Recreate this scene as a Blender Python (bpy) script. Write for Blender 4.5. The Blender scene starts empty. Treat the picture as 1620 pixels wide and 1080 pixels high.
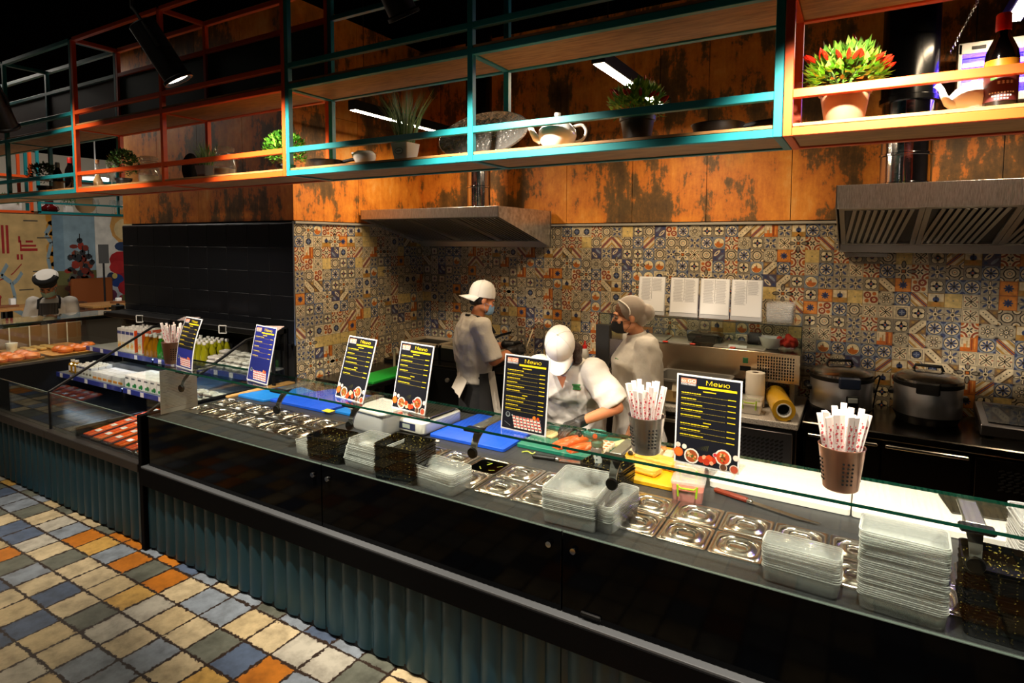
import bpy, math, random
from math import sin, cos, pi, radians as rad
from mathutils import Vector, Matrix, Euler
random.seed(7)
SC = bpy.context.scene
COL = SC.collection
R_ = random.Random(11)

# ------------------------------------------------------------------ materials
def lin(c):
    if isinstance(c, str):
        c = c.lstrip('#'); c = [int(c[i:i+2], 16)/255 for i in (0, 2, 4)]
    return tuple((x/12.92 if x <= .04045 else ((x+.055)/1.055)**2.4) for x in c[:3])
MATS = {}
def M(name, col='#808080', rough=.5, metal=0., spec=.5, emis=None, es=0., noise=None, bump=None, coat=0., stretch=(1,1,1), aniso=0, alpha=1., trans=0.):
    """principled material; noise=(second colour, scale, lo, hi); bump=(scale, strength)"""
    if name in MATS: return MATS[name]
    m = bpy.data.materials.new(name); m.use_nodes = True
    nt = m.node_tree; b = nt.nodes['Principled BSDF']
    b.inputs['Base Color'].default_value = (*lin(col), 1)
    b.inputs['Roughness'].default_value = rough
    b.inputs['Metallic'].default_value = metal
    b.inputs['Specular IOR Level'].default_value = spec
    b.inputs['Coat Weight'].default_value = coat
    b.inputs['Alpha'].default_value = alpha
    b.inputs['Transmission Weight'].default_value = trans
    if aniso: b.inputs['Anisotropic'].default_value = aniso
    if emis:
        b.inputs['Emission Color'].default_value = (*lin(emis), 1); b.inputs['Emission Strength'].default_value = es
    tc = None
    if noise or bump:
        tc = nt.nodes.new('ShaderNodeTexCoord'); mp = nt.nodes.new('ShaderNodeMapping')
        mp.inputs['Scale'].default_value = stretch
        nt.links.new(tc.outputs['Object'], mp.inputs['Vector'])
    if noise:
        c2, sc, lo, hi = noise
        n = nt.nodes.new('ShaderNodeTexNoise'); n.inputs['Scale'].default_value = sc; n.inputs['Detail'].default_value = 5
        r = nt.nodes.new('ShaderNodeValToRGB')
        r.color_ramp.elements[0].position = lo; r.color_ramp.elements[1].position = hi
        r.color_ramp.elements[0].color = (*lin(col), 1); r.color_ramp.elements[1].color = (*lin(c2), 1)
        nt.links.new(mp.outputs[0], n.inputs['Vector']); nt.links.new(n.outputs['Fac'], r.inputs[0]); nt.links.new(r.outputs[0], b.inputs['Base Color'])
    if bump:
        sc, st = bump
        n2 = nt.nodes.new('ShaderNodeTexNoise'); n2.inputs['Scale'].default_value = sc; n2.inputs['Detail'].default_value = 4
        bp = nt.nodes.new('ShaderNodeBump'); bp.inputs['Strength'].default_value = st; bp.inputs['Distance'].default_value = .02
        nt.links.new(mp.outputs[0], n2.inputs['Vector']); nt.links.new(n2.outputs['Fac'], bp.inputs['Height']); nt.links.new(bp.outputs[0], b.inputs['Normal'])
    MATS[name] = m
    return m
def glassmat(name, tint, refl=.0, ior=1.45, rough=.0, body=0., bodycol='#ffffff'):
    """thin clear sheet: transparent + fresnel gloss (+ a little diffuse body)"""
    if name in MATS: return MATS[name]
    m = bpy.data.materials.new(name); m.use_nodes = True; nt = m.node_tree; nt.nodes.clear()
    out = nt.nodes.new('ShaderNodeOutputMaterial'); t = nt.nodes.new('ShaderNodeBsdfTransparent'); g = nt.nodes.new('ShaderNodeBsdfGlossy')
    t.inputs['Color'].default_value = (*lin(tint), 1); g.inputs['Roughness'].default_value = rough
    g.inputs['Color'].default_value = (1, 1, 1, 1)
    lw = nt.nodes.new('ShaderNodeLayerWeight'); lw.inputs['Blend'].default_value = .5
    pw = nt.nodes.new('ShaderNodeMath'); pw.operation = 'POWER'; nt.links.new(lw.outputs['Facing'], pw.inputs[0]); pw.inputs[1].default_value = 5
    f0 = ((ior-1)/(ior+1))**2
    ma = nt.nodes.new('ShaderNodeMath'); ma.operation = 'MULTIPLY_ADD'; nt.links.new(pw.outputs[0], ma.inputs[0]); ma.inputs[1].default_value = 1-f0; ma.inputs[2].default_value = f0
    mx = nt.nodes.new('ShaderNodeMixShader'); nt.links.new(ma.outputs[0], mx.inputs[0])
    src = t
    if body:
        d = nt.nodes.new('ShaderNodeBsdfDiffuse'); d.inputs['Color'].default_value = (*lin(bodycol), 1)
        tl = nt.nodes.new('ShaderNodeBsdfTranslucent'); tl.inputs['Color'].default_value = (*lin(bodycol), 1)
        md = nt.nodes.new('ShaderNodeMixShader'); md.inputs[0].default_value = .2; nt.links.new(d.outputs[0], md.inputs[1]); nt.links.new(tl.outputs[0], md.inputs[2]); d = md
        m2 = nt.nodes.new('ShaderNodeMixShader'); m2.inputs[0].default_value = body
        nt.links.new(t.outputs[0], m2.inputs[1]); nt.links.new(d.outputs[0], m2.inputs[2]); src = m2
    nt.links.new(src.outputs[0], mx.inputs[1]); nt.links.new(g.outputs[0], mx.inputs[2]); nt.links.new(mx.outputs[0], out.inputs[0])
    MATS[name] = m
    return m
def vcolmat(name, rough=.35, noise=.25, spec=.5, scale=60, bump=0., coat=0.):
    """colour comes from the mesh colour attribute, broken up by a fine noise"""
    if name in MATS: return MATS[name]
    m = bpy.data.materials.new(name); m.use_nodes = True; nt = m.node_tree; b = nt.nodes['Principled BSDF']
    a = nt.nodes.new('ShaderNodeAttribute'); a.attribute_name = 'Col'
    tc = nt.nodes.new('ShaderNodeTexCoord'); n = nt.nodes.new('ShaderNodeTexNoise'); n.inputs['Scale'].default_value = scale; n.inputs['Detail'].default_value = 4
    mr = nt.nodes.new('ShaderNodeMapRange'); mr.inputs['To Min'].default_value = 1-noise; mr.inputs['To Max'].default_value = 1+noise*.6
    mr.inputs['From Min'].default_value = .3; mr.inputs['From Max'].default_value = .7
    mx = nt.nodes.new('ShaderNodeVectorMath'); mx.operation = 'SCALE'
    nt.links.new(tc.outputs['Object'], n.inputs['Vector']); nt.links.new(n.outputs['Fac'], mr.inputs['Value'])
    nt.links.new(a.outputs['Color'], mx.inputs[0]); nt.links.new(mr.outputs[0], mx.inputs['Scale']); nt.links.new(mx.outputs[0], b.inputs['Base Color'])
    b.inputs['Roughness'].default_value = rough; b.inputs['Specular IOR Level'].default_value = spec; b.inputs['Coat Weight'].default_value = coat
    if bump:
        bp = nt.nodes.new('ShaderNodeBump'); bp.inputs['Strength'].default_value = bump; bp.inputs['Distance'].default_value = .01
        nt.links.new(n.outputs['Fac'], bp.inputs['Height']); nt.links.new(bp.outputs[0], b.inputs['Normal'])
    MATS[name] = m
    return m

# ------------------------------------------------------------------ mesh builder
def frame(z, up=None):
    z = Vector(z).normalized()
    a = Vector(up) if up else (Vector((0, 0, 1)) if abs(z.z) < .95 else Vector((1, 0, 0)))
    x = a.cross(z).normalized(); y = z.cross(x)
    return x, y, z
class MB:
    def __init__(s): s.v = []; s.f = []; s.mi = []; s.col = []; s.T = None
    def add(s, vs, fs, m=0, col=None):
        o = len(s.v)
        for p in vs:
            p = Vector(p)
            if s.T is not None: p = s.T @ p
            s.v.append(p)
        for f in fs:
            s.f.append([i+o for i in f]); s.mi.append(m); s.col.append(col)
        return s
    def box(s, c, d, m=0, bev=0., rot=None, col=None):
        hx, hy, hz = d[0]/2, d[1]/2, d[2]/2
        b = min(bev, hx*.95, hy*.95, hz*.95)
        Rm = Euler(rot).to_matrix() if rot is not None else None
        vs = []; fs = []
        if b <= 0:
            for x in (-1, 1):
                for y in (-1, 1):
                    for z in (-1, 1): vs.append(Vector((x*hx, y*hy, z*hz)))
            fs = [(0,1,3,2),(4,6,7,5),(0,4,5,1),(2,3,7,6),(0,2,6,4),(1,5,7,3)]
        else:
            idx = {}
            for sx in (-1, 1):
                for sy in (-1, 1):
                    for sz in (-1, 1):
                        for a in range(3):
                            p = [sx*(hx-b), sy*(hy-b), sz*(hz-b)]
                            p[a] += (sx, sy, sz)[a]*b
                            idx[(sx, sy, sz, a)] = len(vs); vs.append(Vector(p))
            S = (-1, 1)
            def q(*k): fs.append(tuple(idx[x] for x in k))
            for a in S:
                q((a,-1,-1,0),(a,1,-1,0),(a,1,1,0),(a,-1,1,0)); q((-1,a,-1,1),(1,a,-1,1),(1,a,1,1),(-1,a,1,1)); q((-1,-1,a,2),(1,-1,a,2),(1,1,a,2),(-1,1,a,2))
            for a in S:
                for c2 in S:
                    q((a,c2,-1,0),(a,c2,1,0),(a,c2,1,1),(a,c2,-1,1)); q((a,-1,c2,0),(a,1,c2,0),(a,1,c2,2),(a,-1,c2,2)); q((-1,a,c2,1),(1,a,c2,1),(1,a,c2,2),(-1,a,c2,2))
            for a in S:
                for c2 in S:
                    for e in S: q((a,c2,e,0),(a,c2,e,1),(a,c2,e,2))
        if Rm is not None: vs = [Rm @ v for v in vs]
        c = Vector(c)
        return s.add([v+c for v in vs], fs, m, col)
    def cyl(s, p0, p1, r0, r1=None, n=16, m=0, caps=True, col=None):
        r1 = r0 if r1 is None else r1
        p0, p1 = Vector(p0), Vector(p1); x, y, z = frame(p1-p0)
        vs = []
        for k in range(n):
            a = 2*pi*k/n; d = x*cos(a)+y*sin(a); vs += [p0+d*r0, p1+d*r1]
        fs = [(2*k, 2*((k+1) % n), 2*((k+1) % n)+1, 2*k+1) for k in range(n)]
        if caps: fs += [tuple(2*k for k in range(n))[::-1], tuple(2*k+1 for k in range(n))]
        return s.add(vs, fs, m, col)
    def lathe(s, prof, o=(0,0,0), n=24, m=0, axis=(0,0,1), col=None, a0=0, a1=2*pi, sx=1, sy=1):
        o = Vector(o); x, y, z = frame(axis)
        if axis == (0,0,1): x, y, z = Vector((1,0,0)), Vector((0,1,0)), Vector((0,0,1))
        full = abs(a1-a0-2*pi) < 1e-6; nn = n if full else n+1
        vs = []; fs = []
        for k in range(nn):
            a = a0+(a1-a0)*k/n
            for r, h in prof: vs.append(o+x*(r*cos(a)*sx)+y*(r*sin(a)*sy)+z*h)
        L = len(prof)
        for k in range(n):
            k2 = (k+1) % nn
            for j in range(L-1): fs.append((k*L+j, k2*L+j, k2*L+j+1, k*L+j+1))
        return s.add(vs, fs, m, col)
    def tube(s, pts, r, n=8, m=0, col=None, caps=True):
        pts = [Vector(p) for p in pts]; rs = r if isinstance(r, (list, tuple)) else [r]*len(pts)
        vs = []; fs = []; prev = None
        for i, p in enumerate(pts):
            t = (pts[min(i+1, len(pts)-1)]-pts[max(i-1, 0)])
            if t.length < 1e-9: t = Vector((0, 0, 1))
            t.normalize()
            if prev is None: x, y, _ = frame(t)
            else:
                x = prev-t*prev.dot(t)
                x = x.normalized() if x.length > 1e-6 else frame(t)[0]
                y = t.cross(x)
            prev = x
            for k in range(n):
                a = 2*pi*k/n; vs.append(p+(x*cos(a)+y*sin(a))*rs[i])
        for i in range(len(pts)-1):
            for k in range(n):
                k2 = (k+1) % n; fs.append((i*n+k, i*n+k2, (i+1)*n+k2, (i+1)*n+k))
        if caps: fs += [tuple(range(n))[::-1], tuple((len(pts)-1)*n+k for k in range(n))]
        return s.add(vs, fs, m, col)
    def ball(s, c, r, n=16, k=10, m=0, col=None, rot=None):
        if not isinstance(r, (tuple, list)): r = (r, r, r)
        c = Vector(c); Rm = Euler(rot).to_matrix() if rot is not None else None
        vs = [Vector((0, 0, r[2]))]; fs = []
        for j in range(1, k):
            t = pi*j/k
            for i in range(n):
                a = 2*pi*i/n; vs.append(Vector((r[0]*sin(t)*cos(a), r[1]*sin(t)*sin(a), r[2]*cos(t))))
        vs.append(Vector((0, 0, -r[2])))
        for i in range(n): fs.append((0, 1+i, 1+(i+1) % n))
        for j in range(k-2):
            for i in range(n):
                a, b = 1+j*n+i, 1+j*n+(i+1) % n; fs.append((a, a+n, b+n, b))
        l = len(vs)-1
        for i in range(n): fs.append((l, 1+(k-2)*n+(i+1) % n, 1+(k-2)*n+i))
        if Rm is not None: vs = [Rm @ v for v in vs]
        return s.add([v+c for v in vs], fs, m, col)
    def capsule(s, p0, p1, r0, r1, n=14):
        """tapered capsule"""
        p0, p1 = Vector(p0), Vector(p1); x, y, z = frame(p1-p0); L = (p1-p0).length
        prof = [(r0*cos(a), r0*sin(a)) for a in [(-pi/2)*(1-j/4) for j in range(5)]]
        prof += [(r1*cos(a), L+r1*sin(a)) for a in [pi/2*j/4 for j in range(5)]]
        prof[0] = (1e-4, -r0); prof[-1] = (1e-4, L+r1)
        vs = []; fs = []
        for k in range(n):
            a = 2*pi*k/n
            for r, h in prof: vs.append(p0+(x*cos(a)+y*sin(a))*r+z*h)
        q = len(prof)
        for k in range(n):
            k2 = (k+1) % n
            for j in range(q-1): fs.append((k*q+j, k2*q+j, k2*q+j+1, k*q+j+1))
        fs.append(tuple(k*q for k in range(n))[::-1]); fs.append(tuple(k*q+q-1 for k in range(n)))
        return s.add(vs, fs)
    def prism(s, poly, z0, z1, m=0, col=None, top=None):
        """closed prism of a 2-D outline in XY"""
        n = len(poly); q = top or poly
        vs = [(p[0], p[1], z0) for p in poly]+[(p[0], p[1], z1) for p in q]
        fs = [tuple(range(n))[::-1], tuple(range(n, 2*n))]+[(k, (k+1) % n, n+(k+1) % n, n+k) for k in range(n)]
        return s.add(vs, fs, m, col)
    def quad(s, a, b, c, d, m=0, col=None): return s.add([a, b, c, d], [(0, 1, 2, 3)], m, col)
    def build(s, name, mats=None, parent=None, loc=None, rot=None, smooth=True, ang=38, link=True):
        me = bpy.data.meshes.new(name)
        me.from_pydata([tuple(v) for v in s.v], [], s.f)
        if mats is not None:
            for m in (mats if isinstance(mats, (list, tuple)) else [mats]): me.materials.append(m)
        if len(set(s.mi)) > 1: me.polygons.foreach_set('material_index', s.mi)
        if any(c is not None for c in s.col):
            at = me.color_attributes.new('Col', 'FLOAT_COLOR', 'CORNER'); d = []
            for f, c in zip(s.f, s.col):
                c4 = (*(lin(c) if c is not None else (1, 1, 1)), 1.)
                d += list(c4)*len(f)
            at.data.foreach_set('color', d)
        if smooth:
            me.polygons.foreach_set('use_smooth', [True]*len(me.polygons)); me.set_sharp_from_angle(angle=rad(ang))
        me.validate(); me.update()
        o = bpy.data.objects.new(name, me)
        if link: COL.objects.link(o)
        if parent: o.parent = parent
        if loc is not None: o.location = loc
        if rot is not None: o.rotation_euler = rot
        return o
def rrect(w, h, r, n=4, cx=0, cy=0):
    pts = []
    for qx, qy, a0 in ((1, 1, 0), (-1, 1, pi/2), (-1, -1, pi), (1, -1, 3*pi/2)):
        for k in range(n+1):
            a = a0+pi/2*k/n; pts.append((cx+qx*(w/2-r)+r*cos(a), cy+qy*(h/2-r)+r*sin(a)))
    return pts
def loft(mb, rings, m=0, col=None, cap0=False, cap1=False):
    """rings: list of equal-length point lists"""
    n = len(rings[0]); vs = [p for r in rings for p in r]; fs = []
    for i in range(len(rings)-1):
        for k in range(n):
            k2 = (k+1) % n; fs.append((i*n+k, i*n+k2, (i+1)*n+k2, (i+1)*n+k))
    if cap0: fs.append(tuple(range(n))[::-1])
    if cap1: fs.append(tuple((len(rings)-1)*n+k for k in range(n)))
    return mb.add(vs, fs, m, col)
def rr3(w, h, r, z, n=4): return [(x, y, z) for x, y in rrect(w, h, r, n)]

# ------------------------------------------------------------------ tagging
def tag(o, label, cat, group=None, kind=None):
    o['label'] = label; o['category'] = cat
    if group: o['group'] = group
    if kind: o['kind'] = kind
    return o
def thing(name, label, cat, loc=(0, 0, 0), rz=0., group=None):
    o = bpy.data.objects.new(name, None); COL.objects.link(o); o.empty_display_size = .05
    o.location = loc; o.rotation_euler = (0, 0, rz)
    return tag(o, label, cat, group)
def struct(o): o['kind'] = 'structure'; return o
KIDS = {}
def dup(src, loc=None, rz=None, label=None, group=None, rot=None, scale=None):
    def cp(o, parent):
        c = o.copy(); COL.objects.link(c); c.parent = parent
        for ch in o.children: cp(ch, c)
        return c
    c = cp(src, None)
    if loc is not None: c.location = loc
    if rz is not None: c.rotation_euler = (0, 0, rz)
    if rot is not None: c.rotation_euler = rot
    if scale is not None: c.scale = (scale,)*3
    if label: c['label'] = label
    if group: c['group'] = group
    return c
ORD = ['first', 'second', 'third', 'fourth', 'fifth', 'sixth', 'seventh', 'eighth', 'ninth', 'tenth', 'eleventh', 'twelfth', 'thirteenth', 'fourteenth', 'fifteenth',
       'sixteenth', 'seventeenth', 'eighteenth', 'nineteenth', 'twentieth', 'twenty-first', 'twenty-second', 'twenty-third', 'twenty-fourth', 'twenty-fifth', 'twenty-sixth']
ORD += ['twenty-seventh', 'twenty-eighth', 'twenty-ninth', 'thirtieth', 'thirty-first', 'thirty-second', 'thirty-third', 'thirty-fourth']
def remeshed(mb, name, mat, parent=None, voxel=.008, smooth=4, loc=None, fac=.5, fold=0.):
    """fuse the overlapping shapes of mb into one continuous skin"""
    o = mb.build('tmp', mat, link=True, smooth=False)
    r = o.modifiers.new('r', 'REMESH'); r.mode = 'VOXEL'; r.voxel_size = voxel; r.use_smooth_shade = True
    if smooth:
        sm = o.modifiers.new('s', 'SMOOTH'); sm.factor = fac; sm.iterations = smooth
    dg = bpy.context.evaluated_depsgraph_get()
    me = bpy.data.meshes.new_from_object(o.evaluated_get(dg)); me.name = name
    bpy.data.objects.remove(o)
    me.polygons.foreach_set('use_smooth', [True]*len(me.polygons))
    if fold:
        from mathutils import noise as nz
        for v, nn in zip(me.vertices, [Vector(q.vector) for q in me.vertex_normals]):
            p = v.co; a = nz.noise(Vector((p.x*8+p.z*5, p.y*8-p.z*3, p.z*4.5))); b = nz.noise(Vector((p.x*21, p.y*21, p.z*13+5)))
            v.co = p+nn*fold*(1.-2.4*abs(a)+.5*b)
        me.update()
    if not me.materials: me.materials.append(mat)
    ob = bpy.data.objects.new(name, me); COL.objects.link(ob)
    if parent: ob.parent = parent
    if loc is not None: ob.location = loc
    return ob
_TXT = {}
def text_geo(txt, size):
    """(verts, faces) of a flat line of lettering, baseline at the origin, centred in x"""
    k = txt
    if k not in _TXT:
        cu = bpy.data.curves.new('t', 'FONT'); cu.body = txt; cu.size = 1; cu.align_x = 'CENTER'; cu.resolution_u = 2
        o = bpy.data.objects.new('t', cu); COL.objects.link(o)
        dg = bpy.context.evaluated_depsgraph_get(); me = bpy.data.meshes.new_from_object(o.evaluated_get(dg))
        _TXT[k] = ([tuple(v.co) for v in me.vertices], [tuple(p.vertices) for p in me.polygons])
        bpy.data.objects.remove(o); bpy.data.meshes.remove(me); bpy.data.curves.remove(cu)
    v, f = _TXT[k]
    return [(x*size, y*size, 0) for x, y, z in v], f
def put_text(mb, txt, size, O, U, V, m=0, col=None, sx=1.):
    v, f = text_geo(txt, size); O, U, V = Vector(O), Vector(U), Vector(V)
    mb.add([O+U*(x*sx)+V*y for x, y, z in v], f, m, col)
def tubepath(mb, pts, r, n=6, sub=5, m=0, col=None):
    """smooth Catmull-Rom tube"""
    P = [Vector(p) for p in pts]; out = []
    for i in range(len(P)-1):
        a, b, c, d = P[max(i-1, 0)], P[i], P[i+1], P[min(i+2, len(P)-1)]
        for k in range(sub):
            t = k/sub; out.append(.5*((2*b)+(c-a)*t+(2*a-5*b+4*c-d)*t*t+(3*b-3*c+d-a)*t**3))
    out.append(P[-1]); mb.tube(out, r, n, m, col); return mb

# ------------------------------------------------------------------ shared materials
black = M('black_paint', '#070708', .45, spec=.3)
blackm = M('black_matte', '#0a0a0b', .75, spec=.25)
blackg = M('black_glass', '#030304', .07, spec=.13)
dkgrey = M('dark_grey_metal', '#2a2b2d', .4, .6)
teal = M('teal_paint', '#1d7f86', .38, spec=.5)
orange = M('orange_paint', '#d8501a', .38)
steel = M('brushed_steel', '#b9b4ab', .28, 1., noise=('#a19c93', 40, .3, .7), stretch=(1, 1, 12))
polish = M('polished_steel', '#d6d1c8', .24, 1.)
steeldk = M('satin_steel', '#aeaaa4', .42, 1.)
chrome = M('chrome', '#e4e4e6', .06, 1.)
white = M('white_ceramic', '#f1efe9', .15, coat=.3)
whitep = M('white_plastic', '#ecebe6', .45)
paper = M('white_paper', '#eeeef0', .8)
oak = M('oak_board', '#a97c4a', .5, noise=('#7d5630', 9, .35, .7), stretch=(1.2, 9, 9))
oakdk = M('oak_dark', '#8a5e34', .55, noise=('#5f3d20', 9, .35, .7), stretch=(1.2, 9, 9))
clear = glassmat('clear_glass', '#f8fcfa', ior=1.48)
edgeg = M('green_glass_edge', '#0a3a2c', .15, spec=.5)
jarg = glassmat('jar_glass', '#e6e9e6', ior=1.6, rough=.03, body=.12)
clearp = glassmat('clear_plastic_box', '#ffffff', ior=1.6, rough=.16, body=.2)
clearr = glassmat('clear_plastic_rim', '#ffffff', ior=1.9, rough=.2, body=.6)
# ------------------------------------------------------------------ procedural setting materials
def nodes(m):
    nt = m.node_tree
    def N(t, **k):
        n = nt.nodes.new(t)
        for a, v in k.items(): setattr(n, a, v)
        return n
    def L(a, b): nt.links.new(a, b)
    def math_(op, a, b=None):
        n = N('ShaderNodeMath', operation=op)
        for i, x in enumerate((a, b)):
            if x is None: continue
            if isinstance(x, (int, float)): n.inputs[i].default_value = x
            else: L(x, n.inputs[i])
        return n.outputs[0]
    def ramp(fac, stops, interp='LINEAR'):
        n = N('ShaderNodeValToRGB'); cr = n.color_ramp; cr.interpolation = interp
        while len(cr.elements) < len(stops): cr.elements.new(.5)
        for e, (p, c) in zip(cr.elements, stops): e.position = p; e.color = (*lin(c), 1)
        L(fac, n.inputs[0]); return n.outputs[0]
    return nt, N, L, math_, ramp
def floor_material():
    m = bpy.data.materials.new('worn_floor_tiles'); m.use_nodes = True
    nt, N, L, mt, ramp = nodes(m); b = nt.nodes['Principled BSDF']
    tc = N('ShaderNodeTexCoord'); sep = N('ShaderNodeSeparateXYZ'); L(tc.outputs['Object'], sep.inputs[0])
    P = .2; ox, oy = .07, .01
    u = mt('DIVIDE', mt('ADD', sep.outputs[0], 40+ox), P); v = mt('DIVIDE', mt('ADD', sep.outputs[1], 40-oy), P)
    iu, iv = mt('FLOOR', u), mt('FLOOR', v); fu, fv = mt('FRACT', u), mt('FRACT', v)
    cmb = N('ShaderNodeCombineXYZ'); L(iu, cmb.inputs[0]); L(iv, cmb.inputs[1])
    wn = N('ShaderNodeTexWhiteNoise'); L(cmb.outputs[0], wn.inputs['Vector'])
    base = ramp(wn.outputs['Value'], [(0, '#cdbb96'), (.19, '#8a94a0'), (.33, '#c9b48a'), (.46, '#56657f'), (.60, '#6a6d62'), (.68, '#bf7320'), (.80, '#d0a557'), (.89, '#b9b4a6')], 'CONSTANT')
    n1 = N('ShaderNodeTexNoise'); n1.inputs['Scale'].default_value = 9; n1.inputs['Detail'].default_value = 6; n1.inputs['Roughness'].default_value = .65
    L(tc.outputs['Object'], n1.inputs['Vector'])
    cloud = ramp(n1.outputs['Fac'], [(.3, '#6f6a62'), (.6, '#ffffff')])
    mx = N('ShaderNodeMix', data_type='RGBA', blend_type='MULTIPLY'); mx.inputs['Factor'].default_value = .6
    L(base, mx.inputs['A']); L(cloud, mx.inputs['B'])
    # worn dark edges with a ragged outline
    n2 = N('ShaderNodeTexNoise'); n2.inputs['Scale'].default_value = 34; n2.inputs['Detail'].default_value = 6; n2.inputs['Roughness'].default_value = .75
    L(tc.outputs['Object'], n2.inputs['Vector'])
    n3 = N('ShaderNodeTexNoise'); n3.inputs['Scale'].default_value = 5; L(tc.outputs['Object'], n3.inputs['Vector'])
    eu = mt('MINIMUM', fu, mt('SUBTRACT', 1., fu)); ev = mt('MINIMUM', fv, mt('SUBTRACT', 1., fv)); e = mt('MINIMUM', eu, ev)
    w = mt('ADD', .012, mt('MULTIPLY', mt('POWER', mt('MAXIMUM', mt('SUBTRACT', n2.outputs['Fac'], .40), 0.), 1.2), mt('MULTIPLY', n3.outputs['Fac'], .85)))
    edge = mt('LESS_THAN', e, w)
    m2 = N('ShaderNodeMix', data_type='RGBA'); L(edge, m2.inputs['Factor']); L(mx.outputs['Result'], m2.inputs['A']); m2.inputs['B'].default_value = (*lin('#2b1d14'), 1)
    L(m2.outputs['Result'], b.inputs['Base Color'])
    b.inputs['Roughness'].default_value = .42
    bp = N('ShaderNodeBump'); bp.inputs['Strength'].default_value = .35; bp.inputs['Distance'].default_value = .004
    L(mt('SUBTRACT', n1.outputs['Fac'], edge), bp.inputs['Height']); L(bp.outputs[0], b.inputs['Normal'])
    return m
def rust_material():
    m = bpy.data.materials.new('rust_panels'); m.use_nodes = True
    nt, N, L, mt, ramp = nodes(m); b = nt.nodes['Principled BSDF']
    tc = N('ShaderNodeTexCoord')
    def noise(scale, st, det=6, ro=.6):
        mp = N('ShaderNodeMapping'); mp.inputs['Scale'].default_value = st; L(tc.outputs['Object'], mp.inputs[0])
        n = N('ShaderNodeTexNoise'); n.inputs['Scale'].default_value = scale; n.inputs['Detail'].default_value = det; n.inputs['Roughness'].default_value = ro
        L(mp.outputs[0], n.inputs['Vector']); return n.outputs['Fac']
    big = noise(1.9, (1, 1, .8), 8, .68); streak = noise(5, (2.6, 2.6, .4), 7, .7); fine = noise(40, (1, 1, .6))
    f = mt('ADD', mt('ADD', mt('MULTIPLY', big, .7), mt('MULTIPLY', streak, .24)), mt('MULTIPLY', fine, .08))
    c = ramp(f, [(.36, '#3a2614'), (.44, '#63461f'), (.475, '#7d5626'), (.495, '#cf7420'), (.57, '#e8922e'), (.68, '#f3b665')])
    g = noise(1.7, (1, 1, .8))
    gm = ramp(g, [(.58, '#000000'), (.68, '#ffffff')])
    mx = N('ShaderNodeMix', data_type='RGBA'); L(mt('MULTIPLY', gm, .35), mx.inputs['Factor']); L(c, mx.inputs['A']); mx.inputs['B'].default_value = (*lin('#4d4a30'), 1)
    L(mx.outputs['Result'], b.inputs['Base Color']); b.inputs['Roughness'].default_value = .55
    return m
rustm = rust_material()
dtile = M('dark_wall_tile', '#131418', .3, spec=.5)
trimw = M('pale_trim', '#b9b2a6', .35, .3)
tilem = vcolmat('patterned_wall_tile', rough=.3, noise=.28, scale=38)

# ------------------------------------------------------------------ patterned wall tiles
CR, BE, DK, BL, LB, OR, RU, OC, GY, VI = '#dccaa6', '#ab9b82', '#2b231c', '#3a466c', '#848c9a', '#c06a2a', '#8e3f24', '#b18a48', '#8c8272', '#524b60'
def ngon(cx, cy, r, n=10, a0=0., ry=None, rot=0.):
    ry = r if ry is None else ry; o = []
    for k in range(n):
        a = a0+2*pi*k/n; x, y = r*cos(a), ry*sin(a); o.append((cx+x*cos(rot)-y*sin(rot), cy+x*sin(rot)+y*cos(rot)))
    return o
def rc(x0, y0, x1, y1): return [(x0, y0), (x1, y0), (x1, y1), (x0, y1)]
def qd(cx, cy, r, a0, n=6): return [(cx, cy)]+[(cx+r*cos(a0+pi/2*k/n), cy+r*sin(a0+pi/2*k/n)) for k in range(n+1)]
def corners(r, col, l): return [(qd(x, y, r, a), col, l) for x, y, a in ((0, 0, 0), (1, 0, pi/2), (1, 1, pi), (0, 1, 1.5*pi))]
def petals(n, d, r, ry, col, l, a0=0., c=(.5, .5)): return [(ngon(c[0]+d*cos(a0+2*pi*k/n), c[1]+d*sin(a0+2*pi*k/n), r, 8, 0, ry, a0+2*pi*k/n), col, l) for k in range(n)]
def band(o, w, col, l, lo=-.02):
    """diagonal band x-y=o, width w, clipped to the cell"""
    def clip(p):
        out = []
        for ax, sg, lim in ((0, 1, 0), (0, -1, -1), (1, 1, 0), (1, -1, -1)):
            src = p if not out else out; out = []
            for i in range(len(src)):
                a, b = src[i-1], src[i]; da, db = sg*a[ax]-lim, sg*b[ax]-lim
                if (da >= 0) != (db >= 0):
                    t = da/(da-db); out.append((a[0]+(b[0]-a[0])*t, a[1]+(b[1]-a[1])*t))
                if db >= 0: out.append(b)
            if not out: return []
        return out
    h = w/2; p = clip([(-2+o-h, -2), (-2+o+h, -2), (2+o+h, 2), (2+o-h, 2)])
    return [(p, col, l)] if len(p) > 2 else []
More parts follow.
